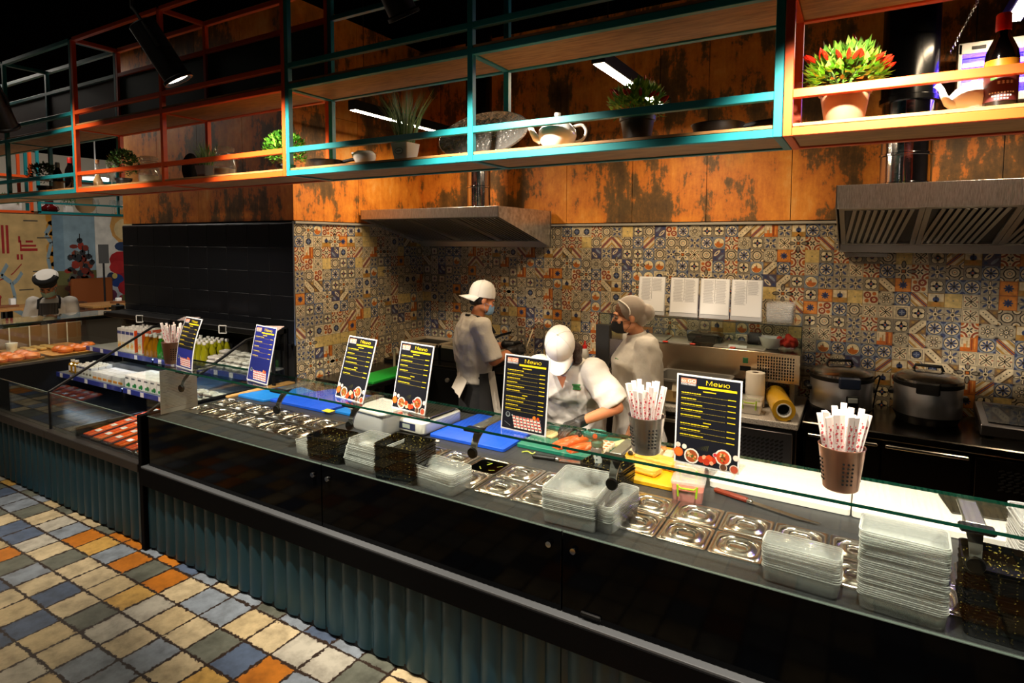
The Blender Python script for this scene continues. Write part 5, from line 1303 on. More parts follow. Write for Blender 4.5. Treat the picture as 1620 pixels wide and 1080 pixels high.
MB().box((0, 0, .068), (.66, .4, .07), rot=(rad(8), 0, 0), bev=.006).build('frame', greyst, t); MB().box((0, -.006, .105), (.58, .31, .006), rot=(rad(8), 0, 0)).build('glass_top', blackg, t)
for x in (-.28, .28): MB().cyl((x, -.15, 0), (x, -.15, .02), .02, n=12).cyl((x, .15, 0), (x, .15, .04), .02, n=12).build('foot', blackm, t)
mb = MB(); tubepath(mb, [(.09, 4.6, 1.13), (.13, 4.66, 1.15), (.11, 4.74, 1.0), (.1, 4.76, .905)], .005, 6); tag(mb.build('power_cable', blackm), 'black power cable hanging between the two rice cookers', 'cable')
# narrow black shelf line on tiles behind the cookers
# ------------------------------------------------------------------ cooking corner
t = thing('cooking_range', 'black cooking range with cream framed griddles in the dark tiled corner', 'range', (0, 0, 0))
rx0, rx1, ry0, ry1 = -3.97, -1.93, 4.25, 4.87
MB().box(((rx0+rx1)/2, (ry0+ry1)/2, .46), (rx1-rx0, ry1-ry0, .88), bev=.004).build('body', M('range_black', '#141413', .4, .4), t)
MB().box(((rx0+rx1)/2, (ry0+ry1)/2, .91), (rx1-rx0, ry1-ry0, .025), bev=.004).build('worktop', M('range_top', '#3a3835', .25, .9), t)
crm = M('cream_frame', '#c9b79a', .4, .3)
for i, (x0, x1) in enumerate(((-3.9, -3.44), (-3.43, -2.8))):
    mb = MB(); z = 1.06
    for a, b, c, d in ((x0, x1, 4.42, 4.45), (x0, x1, 4.77, 4.8), (x0, x0+.03, 4.42, 4.8), (x1-.03, x1, 4.42, 4.8)): mb.box(((a+b)/2, (c+d)/2, z), (b-a, d-c, .03), bev=.004)
    f = mb.build('griddle_frame', crm, t); MB().box(((x0+x1)/2, 4.61, z-.02), (x1-x0-.05, .33, .02)).build('griddle_plate', black, f)
    MB().box(((x0+x1)/2, 4.61, .985), (x1-x0-.01, .36, .12), bev=.004).build('griddle_case', M('range_black', '#141413', .4, .4), f)
for x in (-3.6, -3.2, -2.7): MB().lathe([(0, 0), (.02, 0), (.018, .02), (0, .022)], (x, ry0-.001, .8), 16, axis=(0, -1, 0)).build('knob', M('grey_knob', '#77736c', .4), t)
t = thing('wok', 'dark wok standing on the range in the tiled corner', 'wok', (-3.13, 4.62, 1.051))
MB().lathe([(0, 0), (.06, .005), (.13, .05), (.16, .09), (.155, .09), (.12, .05), (.05, .012), (0, .01)], n=32).build('wok_body', black, t); MB().tube([(.15, .02, .085), (.24, .04, .13), (.34, .06, .16)], .011, 8).build('wok_handle', blackm, t)
# low side table with green board, left of the cooks
t = thing('side_table', 'low dark work table under the green board by the tiled side wall', 'table', (0, 0, 0))
MB().box((-3.68, 3.82, .87), (.6, .8, .04), bev=.004).build('table_top', M('range_top', '#3a3835', .25, .9), t)
for x in (-3.94, -3.42):
    for y in (3.46, 4.18): MB().box((x, y, .425), (.04, .04, .85)).build('leg', steeldk, t)
MB().box((-3.68, 3.82, .3), (.56, .76, .03)).build('lower_shelf', steeldk, t)
board('cutting_board', 'bright green cutting board on the low table by the side wall', [(-3.66, 3.5), (-3.39, 3.5), (-3.39, 4.16), (-3.66, 4.16)], .02, M('bright_green_board', '#0c7a22', .45), z=.891)
mb = MB(); mb.tube([(0, 0, 0), (0, 0, .16), (.05, 0, .18), (.1, 0, .18), (.1, 0, .14)], .012, 8); tag(mb.build('steel_faucet', M('cream_frame', '#c9b79a', .4, .3), None, (-3.72, 4.12, .891), (0, 0, rad(-30))), 'bent pale pipe tap at the side of the green board', 'tap')
# food trays before the griddle
tag(container(.3, .2, .07, clearp, 'clear_food_box'), 'clear tray of greens on the range beside the capped cook', 'container').location = (-2.38, 4.38, .925)
mb = MB()
for i in range(12): mb.ball((R_.uniform(-.08, .08), R_.uniform(-.05, .05), R_.uniform(.01, .03)), (.02, .012, .01), 8, 5, rot=(0, 0, R_.random()*3))
tag(mb.build('salad_greens', M('lettuce', '#8fae2c', .5), None, (-2.34, 4.4, .932)), 'green salad leaves in the clear tray on the range', 'salad', kind='stuff')
t = thing('sauce_bottle', 'white squeeze bottle with red cap behind the bowed cook', 'bottle', (-2.02, 4.62, .925))
MB().lathe([(0, 0), (.035, 0), (.037, .004), (.037, .15), (.03, .2), (.018, .22), (0, .222)], n=24).build('bottle_body', M('bottle_white', '#cfc8bc', .4), t); MB().lathe([(.019, .215), (.019, .245), (.008, .25), (.005, .285), (0, .286)], n=18).build('red_cap', redcap, t)
mb = MB(); rr = random.Random(6)
for i, (x, y, r) in enumerate(((0, 0, .035), (.07, .01, .03), (.12, -.01, .033))):
    tag(MB().lathe([(0, 0), (r, 0), (r*1.05, .03), (r*.9, .05), (0, .052)], n=18).build('small_pot', M('cream_pot', '#b8a988', .5), None, (-3.02+x, 4.33+y, .925)), f'small cream pot before the griddle, {ORD[i]} from the side wall', 'pot')
# ------------------------------------------------------------------ people
skin = M('skin', '#b8754f', .5, bump=(60, .04)); skin2 = M('skin_light', '#c98a63', .5)
cotton = M('white_cotton', '#c2bbb0', .85, bump=(9, .55)); cotton2 = M('white_coat', '#cbc6be', .85, bump=(8, .55)); capw = M('cap_white', '#d8d4cc', .8, bump=(14, .2))
blackc = M('black_cloth', '#121214', .9, bump=(10, .4)); glove = M('black_glove', '#141415', .45, bump=(40, .3)); maskb = M('blue_mask', '#7ea3c9', .8, bump=(30, .2)); maskk = M('black_mask', '#0f0f11', .7)
hairb = M('brown_hair', '#2b170e', .6, bump=(60, .5)); hair2 = M('fair_hair', '#6b4326', .6, bump=(60, .5))
def ring_pts(c, L, F, rx, ry, n=22):
    out = []
    for k in range(n):
        a = 2*pi*k/n; ca, sa = cos(a), sin(a); e = .8
        out.append(Vector(c)+L*(rx*math.copysign(abs(ca)**e, ca))+F*(ry*math.copysign(abs(sa)**e, sa)))
    return out
def torso(mb, secs, L=Vector((1, 0, 0))):
    """secs: (centre, half width, half depth) up the spine"""
    rings = []
    for i, (c, rx, ry) in enumerate(secs):
        t = (Vector(secs[min(i+1, len(secs)-1)][0])-Vector(secs[max(i-1, 0)][0])).normalized(); Fv = t.cross(L)*-1.0
        rings.append(ring_pts(c, L, Fv, rx, ry))
    loft(mb, rings, cap0=True, cap1=True)
def headT(C, pitch=0, yaw=0, roll=0):
    return Matrix.Translation(Vector(C)) @ Euler((rad(-pitch), rad(roll), rad(yaw)), 'YXZ').to_matrix().to_4x4()
def head(mb, T):
    mb.T = T
    mb.ball((0, -.015, .03), (.074, .094, .088)); mb.ball((0, .028, -.03), (.06, .064, .085)); mb.ball((0, .05, -.088), (.036, .036, .027))
    mb.capsule((0, .088, .0), (0, .106, -.034), .008, .0125); mb.ball((0, .08, .022), (.048, .014, .011))
    for s in (-1, 1):
        mb.ball((s*.074, -.012, -.012), (.01, .021, .033)); mb.ball((s*.04, .062, -.03), (.024, .026, .026)); mb.ball((s*.05, .02, -.07), (.02, .05, .022))
    mb.ball((0, .087, -.063), (.023, .011, .008)); mb.T = None
def eyes(T, par):
    for s in (-1, 1):
        m = MB(); m.T = T; m.ball((s*.031, .081, .0), .0115, 12, 8); m.ball((s*.031, .0905, .0), (.006, .0035, .006), 10, 6, m=1); m.build('eye', [M('eye_white', '#85766a', .6), M('iris', '#24180f', .3)], par)
        m = MB(); m.T = T; m.tube([(s*.014, .095, .021), (s*.032, .097, .027), (s*.05, .086, .022)], .0035, 6); m.build('eyebrow', hairb, par)
def hand(mb, W, d, n, side, curl=.5, s=1., skip_thumb=False):
    W, d, n = Vector(W), Vector(d).normalized(), Vector(n); n = (n-d*n.dot(d)).normalized(); l = d.cross(n)*side
    for k, (o, L) in enumerate(((-.03, .07), (-.011, .078), (.009, .073), (.027, .058))):
        kb = W+d*(.085-.006*abs(k-1))*s+l*o*s; mb.capsule(W+l*o*.55*s, kb, .0155*s, .0125*s, 10)
        p = kb; a = 0
        for j, f in enumerate((.45, .32, .23)):
            a += curl*(.75, .9, .6)[j]*(1+.1*k); q = p+(d*cos(a)+n*sin(a)+l*(o*.25/.03*.12))*L*f*s; mb.capsule(p, q, (.0105-.0008*j)*s, (.0098-.0008*j)*s, 9); p = q
    t0 = W+d*.022*s-l*.024*s; t1 = t0+(d*.55-l*.62+n*.35).normalized()*.038*s; t2 = t1+(d*.85-l*.2+n*.3).normalized()*.03*s; t3 = t2+(d*.9+l*.05+n*.3).normalized()*.022*s
    mb.capsule(W, t0, .015*s, .0155*s, 9); mb.capsule(t0, t1, .0145*s, .012*s, 9); mb.capsule(t1, t2, .0115*s, .0105*s, 9); mb.capsule(t2, t3, .0105*s, .009*s, 9)
def cap_on(T, par, mat, back=False, brim_pitch=-8):
    Tm = T @ Matrix.Rotation(rad(7 if not back else 13), 4, 'X')
    if back: Tm = Tm @ Matrix.Rotation(pi, 4, 'Z') @ Matrix.Translation((0, .028, 0))
    mb = MB(); mb.T = Tm; prof = [(1.0, -.012), (1.02, .01), (1.0, .035), (.93, .066), (.78, .094), (.55, .112), (.28, .122), (.0, .125)]
    vs = []; n = 36
    for k in range(n):
        a = 2*pi*k/n
        for r, h in prof: vs.append((r*.0885*cos(a), -.014+r*.108*sin(a), .03+h))
    q = len(prof); fs = [(k*q+j, ((k+1) % n)*q+j, ((k+1) % n)*q+j+1, k*q+j+1) for k in range(n) for j in range(q-1)]
    mb.add(vs, fs); mb.ball((0, -.014, .157), (.008, .008, .005), 10, 6); o = mb.build('cap', mat, par, ang=60)
    b = MB(); b.T = Tm; rows = []
    for i in range(7):
        u = i/6; row = []
        for j in range(17):
            v = -1+2*j/16; a = v*1.13; x = .089*sin(a)*(1-.06*u); y = -.012+.107*cos(a)+u*.082*(1-.55*v*v); z = .024-.006*v*v-.02*v*v*u-.012*u*(1+.5*u); row.append(Vector((x, y, z)))
        rows.append(row)
    vs = [p for r in rows for p in r]; N0 = len(vs); vs += [p-Vector((0, 0, .003)) for p in vs]; fs = []
    for i in range(6):
        for j in range(16): a = i*17+j; fs += [(a, a+1, a+18, a+17), (N0+a, N0+a+17, N0+a+18, N0+a+1)]
    for j in range(16): fs.append((102+j, 103+j, N0+103+j, N0+102+j))
    b.add(vs, fs); b.build('brim', mat, o)
    sm = MB(); sm.T = Tm
    for k in range(6):
        a = pi/6+k*pi/3; sm.tube([(r*.0893*cos(a), -.014+r*.1088*sin(a), .0305+h) for r, h in prof], .0011, 5)
    sm.build('cap_seam', M('seam_grey', '#cfcac2', .8), o)
    return o
def mask_on(T, par, mat, drop=0):
    mb = MB(); mb.T = T; rows = []
    for i in range(6):
        z = -.022-.085*i/5; row = []
        for j in range(13):
            v = -1+2*j/12; a = v*1.3; bul = 1+.1*sin(pi*i/5); x = .069*sin(a); y = .026+.085*cos(a)*bul-(.02 if i == 5 else 0)*1; row.append(Vector((x, y, z-drop)))
        rows.append(row)
    vs = [p for r in rows for p in r]; fs = [(i*13+j, i*13+j+1, i*13+j+14, i*13+j+13) for i in range(5) for j in range(12)]
    mb.add(vs, fs)
    o = mb.build('face_mask', mat, par)
    lo = MB(); lo.T = T
    for s in (-1, 1):
        for z0 in (-.028, -.1): lo.tube([(s*.066, .046, z0-drop), (s*.076, .01, (z0-.02)/2-drop), (s*.078, -.014, -.008)], .0014, 5)
    lo.build('ear_loop', mat, o); return o
def limb(mb, a, b, c, r): mb.capsule(a, b, r[0], r[1]); mb.capsule(b, c, r[1], r[2])
def sleeve(mb, S, E, f, r0, r1):
    S, E = Vector(S), Vector(E); mb.ball(S, r0*1.02, 14, 10); mb.cyl(S, S+(E-S)*f, r0, r1, 18)
def legs(mb, hip, r, spread=.09, toe=.0):
    for s in (-1, 1):
        h = Vector(hip)+Vector((s*spread, 0, 0)); k = Vector((s*(spread+.01), h.y*.45+.03, .48)); f = Vector((s*(spread+.015), toe, .09)); limb(mb, h, k, f, r)
def shoes(par, spread=.105, toe=0., mat=None):
    for s in (-1, 1):
        mb = MB(); mb.ball((s*spread, toe+.055, .035), (.045, .125, .04), 16, 10); mb.box((s*spread, toe+.055, .012), (.085, .25, .024), bev=.01); mb.build('shoe', mat or black, par)
def sheet(mb, rows, th=.003):
    """soft cloth strip through rows of points"""
    n = len(rows[0]); vs = [Vector(p) for r in rows for p in r]; o = len(vs); vs2 = [v+Vector((0, th, 0)) for v in vs]; fs = []
    for i in range(len(rows)-1):
        for j in range(n-1): a = i*n+j; fs += [(a, a+1, a+n+1, a+n), (o+a, o+a+n, o+a+n+1, o+a+1)]
    for i in range(len(rows)-1):
        for j in (0, n-1): a = i*n+j; fs.append((a, a+n, o+a+n, o+a) if j == 0 else (a, o+a, o+a+n, a+n))
    mb.add(vs+vs2, fs)

# ---- cook with the cap turned backwards
t = thing('person', 'cook in white shirt and black apron with cap turned backwards at the range', 'person', (-2.68, 3.93, 0), math.atan2(-.62, .78))
T = headT((0, .065, 1.585), 22)
SR, SL = (.175, -.01, 1.385), (-.175, -.01, 1.385); ER, WR = (.245, .07, 1.125), (.16, .275, 1.185); EL, WL = (-.22, .1, 1.14), (-.06, .33, 1.19)
mb = MB(); head(mb, T); mb.capsule((0, -.005, 1.40), (0, .045, 1.53), .06, .052)
torso(mb, [((0, 0, .86), .15, .1), ((0, 0, 1.0), .14, .1), ((0, -.01, 1.2), .155, .1), ((0, -.01, 1.36), .15, .085), ((0, 0, 1.43), .07, .06)])
limb(mb, SR, ER, WR, (.05, .041, .03)); limb(mb, SL, EL, WL, (.05, .041, .03)); legs(mb, (0, 0, .88), (.085, .06, .045))
remeshed(mb, 'body', skin, t, .008, 3); eyes(T, t)
mb = MB(); torso(mb, [((0, .0, .93), .165, .13), ((0, -.002, 1.02), .165, .13), ((0, -.02, 1.12), .18, .137), ((0, -.03, 1.25), .192, .138), ((0, -.022, 1.35), .19, .12), ((0, -.01, 1.41), .135, .09), ((0, .005, 1.44), .075, .07)])
sleeve(mb, SR, ER, .97, .078, .075); sleeve(mb, SL, EL, .97, .078, .075); sh = remeshed(mb, 'shirt', cotton, t, .008, 4, fold=.011)
mb = MB(); mb.lathe([(.063, 0), (.07, .0), (.066, .042), (.06, .042)], (0, .012, 1.415), 28, axis=(0, .32, 1)); mb.build('collar', cotton, t)
mb = MB()
for k in range(5): mb.box((.2415+.004*(k % 2), -.02+.01*k, 1.31-.022*k), (.003, .02, .01), rot=(rad(30*k), 0, 0))
mb.build('sleeve_embroidery', M('red_embroidery', '#c2556a', .8), t)
mb = MB(); torso(mb, [((0, 0, .70), .17, .13), ((0, 0, .86), .168, .128), ((0, 0, .99), .168, .128)]); legs(mb, (0, 0, .86), (.095, .075, .065)); remeshed(mb, 'trousers', blackc, t, .011, 4)
mb = MB(); rows = []
for i in range(7):
    z = 1.02-.09*i; rows.append([((.19+.006*i)*sin(a), (.145+.012*i)*cos(a), z) for a in [(-1.75+3.5*j/14) for j in range(15)]])
sheet(mb, rows); mb.build('apron_skirt', blackc, t)
mb = MB(); sheet(mb, [[(x, .142-.02*abs(x)/.1+.001, z) for x in (-.1, -.05, 0, .05, .1)] for z in (1.02, 1.12, 1.22, 1.32)]); mb.build('apron_bib', blackc, t)
mb = MB()
for s in (-1, 1): mb.tube([(s*.09, .135, 1.32), (s*.1, .08, 1.41), (s*.078, .0, 1.452), (s*.04, -.062, 1.462), (0, -.075, 1.462)], .011, 8)
mb.build('apron_strap', blackc, t)
cap_on(T, t, capw, back=True); mask_on(T, t, maskb)
mb = MB(); mb.T = T; mb.ball((0, -.03, .012), (.0775, .088, .075), 20, 14); mb.ball((0, -.07, -.04), (.055, .035, .035), 14, 8); mb.build('hair', M('dark_hair', '#1d120c', .7, bump=(80, .4)), t)
for W, d, n, s in ((WR, (-.35, .9, .05), (-.8, -.2, -.5), 1), (WL, (.35, .9, .0), (.8, -.2, -.5), -1)):
    mb = MB(); hand(mb, W, d, n, s, .75); mb.capsule(Vector(W)-Vector(d).normalized()*.05, W, .036, .034); remeshed(mb, 'glove', glove, t, .0045, 2)
mb = MB(); rows = [[(.16+.02*i+.03*j/4, -.1+.05*j-.012*i*(j-2), 1.0-.055*i-.015*abs(j-2)) for j in range(5)] for i in range(4)]; sheet(mb, rows)
mb2 = MB(); sheet(mb2, [[(-.02+.055*j, -.135-.02*i+.008*(j % 2), 1.0-.04*i-.008*j) for j in range(5)] for i in range(4)]); mb2.build('waist_cloth', cotton, t)
mb3 = MB(); sheet(mb3, [[(.178+.008*i, .045+.018*j+.01*i, 1.03-.075*i) for j in range(4)] for i in range(6)]); mb3.build('side_towel', cotton, t)
shoes(t)
tp = Vector((-2.68, 3.93, 0))
o = MB().cyl((0, 0, 0), (.03, .05, .14), .005, .007, 8).build('skewer', M('pale_wood', '#d9c6a2', .6), None, (-2.36, 4.21, 1.19)); tag(o, 'pale wooden stick held in the gloved hand of the cook at the range', 'stick')

# ---- cook in hairnet
t = thing('person', 'woman in hairnet, black mask and white coat standing in profile', 'person', (-1.275, 3.83, -.015), math.atan2(.85, -.53))
T = headT((0, .085, 1.575), 8)
SR, SL = (.165, -.005, 1.385), (-.165, -.005, 1.385); ER, WR = (.21, .03, 1.12), (.08, .19, 1.01); EL, WL = (-.215, .0, 1.10), (-.2, .09, .86)
mb = MB(); head(mb, T); mb.capsule((0, .0, 1.40), (0, .05, 1.53), .055, .047)
torso(mb, [((0, 0, .84), .16, .11), ((0, 0, 1.0), .135, .1), ((0, .01, 1.2), .14, .11), ((0, -.01, 1.36), .14, .08), ((0, 0, 1.43), .065, .055)])
limb(mb, SR, ER, WR, (.045, .037, .027)); limb(mb, SL, EL, WL, (.045, .037, .027)); legs(mb, (0, 0, .86), (.085, .058, .042)); hand(mb, WL, (.05, .25, -1), (1, .2, 0), -1, .45, .95); hand(mb, WR, (-.95, .25, -.1), (0, -.8, -.5), 1, .6, .95)
remeshed(mb, 'body', skin2, t, .0065, 3); eyes(T, t)
mb = MB(); torso(mb, [((0, -.005, .58), .2, .17), ((0, -.005, .8), .195, .165), ((0, -.005, 1.0), .18, .15), ((0, .01, 1.15), .18, .155), ((0, .02, 1.25), .185, .16), ((0, -.01, 1.36), .18, .12), ((0, -.005, 1.41), .13, .09), ((0, .0, 1.44), .07, .065)])
sleeve(mb, SR, ER, .95, .08, .078); sleeve(mb, SL, EL, .95, .08, .08); remeshed(mb, 'coat', cotton2, t, .008, 4, fold=.011)
mb = MB(); mb.lathe([(.062, 0), (.072, 0), (.064, .05), (.056, .05)], (0, .012, 1.412), 28, axis=(0, .28, 1)); mb.build('collar', cotton2, t)
MB().box((-.07, .168, 1.29), (.05, .004, .016), rot=(rad(10), 0, rad(12)), bev=.001).build('green_logo', M('green_logo', '#2f7a3c', .7), t)
mb = MB(); torso(mb, [((0, 0, .55), .15, .12), ((0, 0, .85), .16, .12)]); legs(mb, (0, 0, .84), (.09, .07, .055)); remeshed(mb, 'trousers', M('grey_trousers', '#6d6a68', .9), t, .011, 4)
mask_on(T, t, maskk)
mb = MB(); mb.T = T; mb.ball((0, -.02, .032), (.081, .1, .092), 22, 14); mb.ball((0, -.125, .0), (.05, .045, .05), 16, 10); mb.ball((0, -.07, -.03), (.06, .05, .05), 14, 10); remeshed(mb, 'hair', hair2, t, .006, 3)
net = glassmat('hairnet_mesh', '#e9e4dc', ior=1.15, rough=.7, body=.36, bodycol='#e6e0d6')
mb = MB(); mb.T = T; mb.ball((0, -.028, .036), (.088, .103, .097), 22, 14); mb.ball((0, -.13, .0), (.06, .055, .062), 16, 10); mb.ball((0, -.08, -.03), (.066, .058, .058), 14, 10); hn = remeshed(mb, 'hairnet', net, t, .006, 3)
mb = MB(); mb.T = T; mb.tube([(.0905*cos(a), .045+.0*a-.045*abs(cos(a))**2, .036+.074*sin(a)) for a in [pi*k/20-.35+.0*k for k in range(25)]], .005, 8); mb.build('net_band', M('net_band', '#ded8ce', .9), hn)
shoes(t, mat=whitep)

# ---- bowed cook at the front
F = Vector((.2, -.98)).normalized(); feet = Vector((-1.63, 3.57)); Rv = Vector((F.y, -F.x))
def W2L(p): q = Vector((p[0], p[1]))-feet; return Vector((q.dot(Rv), q.dot(F), p[2]))
t = thing('person', 'bowed cook in white cap and white coat working at the green board', 'person', (feet.x, feet.y, 0), math.atan2(-F.x, F.y))
T = headT((0.0, .40, 1.405), 58, 6)
SR, SL = (.17, .255, 1.245), (-.175, .255, 1.245)
EL, WL = W2L((-1.245, 3.34, 1.055)), W2L((-1.395, 3.11, 1.0)); ER, WR = W2L((-1.9, 3.33, 1.05)), W2L((-1.66, 3.12, 1.0))
mb = MB(); head(mb, T); mb.capsule((0, .27, 1.27), (0, .345, 1.36), .057, .05)
torso(mb, [((0, -.03, .8), .16, .11), ((0, .0, .9), .15, .11), ((0, .1, 1.06), .14, .105), ((0, .21, 1.2), .15, .09), ((0, .275, 1.28), .07, .06)])
limb(mb, SL, EL, WL, (.046, .04, .028)); limb(mb, SR, ER, WR, (.046, .04, .028)); legs(mb, (0, -.03, .84), (.09, .06, .044))
remeshed(mb, 'body', skin, t, .007, 3); eyes(T, t)
mb = MB(); torso(mb, [((0, -.04, .52), .2, .16), ((0, -.03, .78), .2, .16), ((0, .02, .95), .2, .155), ((0, .1, 1.07), .195, .15), ((0, .17, 1.16), .198, .145), ((0, .235, 1.24), .175, .105), ((0, .27, 1.285), .11, .075), ((0, .285, 1.305), .07, .06)])
sleeve(mb, SL, EL, .93, .085, .088); sleeve(mb, SR, ER, .93, .085, .088); remeshed(mb, 'coat', cotton2, t, .008, 4, fold=.011)
mb = MB(); mb.lathe([(.06, 0), (.074, 0), (.07, .05), (.056, .05)], (0, .262, 1.262), 28, axis=(0, .72, 1)); mb.build('collar', cotton2, t)
vn = MB(); vn.add([(-.03, .365, 1.235), (.03, .365, 1.235), (0, .338, 1.15)], [(0, 1, 2)]); vn.build('neckline', skin, t)
lg = MB()
Lp = Vector((-.085, .318, 1.165)); Ux = Vector((-1, 0, 0)); Vx = Vector((0, .45, .89)).normalized(); Nx = Ux.cross(Vx)
for k in range(3): lg.box(Lp+Vx*(.016-.016*k)+Vector((0, .008, 0)), (.05-.008*(k == 1), .004, .01), rot=(rad(-27), 0, rad(8)))
lg.build('green_logo', M('green_logo', '#2f7a3c', .7), t)
mb = MB(); torso(mb, [((0, -.03, .5), .15, .12), ((0, -.03, .82), .16, .12)]); legs(mb, (0, -.03, .82), (.095, .072, .06)); remeshed(mb, 'trousers', M('grey_trousers', '#6d6a68', .9), t, .011, 4)
cap_on(T, t, capw); mask_on(T, t, maskb, .012)
mb = MB(); mb.T = T; mb.ball((0, -.035, .01), (.079, .088, .075), 20, 14)
for s in (-1, 1): mb.capsule((s*.07, -.03, .01), (s*.082, -.01, -.1), .03, .024); mb.capsule((s*.082, -.01, -.1), (s*.078, .02, -.14), .024, .012)
mb.capsule((0, -.08, .0), (0, -.1, -.1), .05, .03); mb.ball((-.09, -.02, -.06), (.036, .05, .075)); mb.ball((-.098, .02, -.1), (.028, .03, .05)); remeshed(mb, 'hair', hairb, t, .006, 3)
for W, tip, s in ((WL, (-1.455, 2.955, .98), -1), (WR, (-1.6, 2.97, .985), 1)):
    d = (W2L(tip)-Vector(W)).normalized(); mb = MB(); hand(mb, W, d, (.35*s*-1, .1, -1), s, .42, 1.08); mb.capsule(Vector(W)-d*.045, W, .036, .034); remeshed(mb, 'glove', glove, t, .0042, 2)
shoes(t, mat=whitep)

# ---- far attendant behind the bakery case
t = thing('person', 'attendant in black and white beret and dark striped apron behind the bakery case', 'person', (-7.98, 3.13, 0), math.atan2(-.78, -.62))
T = headT((0, .12, 1.545), 38)
SR, SL = (.17, .02, 1.335), (-.17, .02, 1.335); ER, WR = (.22, .1, 1.08), (.1, .22, 1.14); EL, WL = (-.23, .08, 1.1), (-.15, .22, 1.15)
mb = MB(); head(mb, T); mb.capsule((0, .03, 1.35), (0, .08, 1.48), .057, .05); torso(mb, [((0, 0, .84), .15, .1), ((0, 0, 1.0), .14, .1), ((0, .01, 1.18), .15, .1), ((0, .02, 1.32), .14, .085), ((0, .03, 1.39), .07, .06)])
limb(mb, SR, ER, WR, (.046, .04, .03)); limb(mb, SL, EL, WL, (.046, .04, .03)); legs(mb, (0, 0, .86), (.085, .06, .045)); hand(mb, WR, (-.3, .9, -.1), (-.3, 0, -1), 1, .5); hand(mb, WL, (.3, .9, -.1), (.3, 0, -1), -1, .5)
remeshed(mb, 'body', skin2, t, .008, 3); eyes(T, t)
mb = MB(); torso(mb, [((0, 0, .9), .17, .13), ((0, 0, 1.05), .172, .132), ((0, .01, 1.2), .185, .135), ((0, .015, 1.31), .185, .115), ((0, .025, 1.37), .12, .09), ((0, .03, 1.4), .07, .07)])
for S, E_, W in ((SR, ER, WR), (SL, EL, WL)): sleeve(mb, S, E_, 1., .076, .062); mb.cyl(E_, Vector(E_)+(Vector(W)-Vector(E_))*.8, .06, .046, 16); mb.ball(E_, .062, 12, 8)
remeshed(mb, 'shirt', cotton, t, .01, 5, fold=.006)
ap = M('striped_apron', '#1c1a1b', .9); nt, N, L, mt, ramp = nodes(ap); tc = N('ShaderNodeTexCoord'); w_ = N('ShaderNodeTexWave'); w_.inputs['Scale'].default_value = 26; L(tc.outputs['Object'], w_.inputs['Vector']); c_ = ramp(w_.outputs['Fac'], [(.86, '#1b191a'), (.92, '#6d6a66')]); L(c_, nt.nodes['Principled BSDF'].inputs['Base Color'])
mb = MB(); sheet(mb, [[((.13+.013*i)*sin(a), (.146+.008*min(i, 3))*cos(a)+.012, 1.345-.1*i) for a in [(-1.2-.06*i+(2.4+.12*i)*j/10) for j in range(11)]] for i in range(7)]); mb.build('apron', ap, t)
mb = MB()
for s in (-1, 1): mb.tube([(s*.1, .13, 1.28), (s*.1, .1, 1.38), (s*.07, .02, 1.41), (s*.03, -.04, 1.41)], .011, 8)
mb.build('apron_strap', blackc, t)
mb = MB(); torso(mb, [((0, 0, .7), .16, .12), ((0, 0, .95), .165, .125)]); legs(mb, (0, 0, .86), (.09, .07, .055)); remeshed(mb, 'trousers', blackc, t, .012, 3)
mask_on(T, t, M('green_mask', '#a8c8b4', .8))
mb = MB(); mb.T = T; mb.ball((0, -.03, .012), (.077, .088, .075), 18, 12); mb.build('hair', hairb, t)
mb = MB(); mb.T = T; mb.lathe([(.082, .02), (.092, .035), (.115, .075), (.118, .095), (.1, .115), (0, .125)], (0, -.015, .02), 28, sy=1.12); b_ = mb.build('beret', M('beret_white', '#d9d4cc', .85), t)
mb = MB(); mb.T = T; mb.lathe([(.084, .0), (.094, .03), (.119, .072), (.121, .088), (.112, .107), (.08, .124)], (0, -.012, .021), 24, sy=1.13, a0=.0, a1=pi); mb.lathe([(.083, -.005), (.0865, .0), (.0865, .03), (.083, .035)], (0, -.012, .02), 28, sy=1.14); mb.build('beret_front', blackc, b_)
shoes(t)
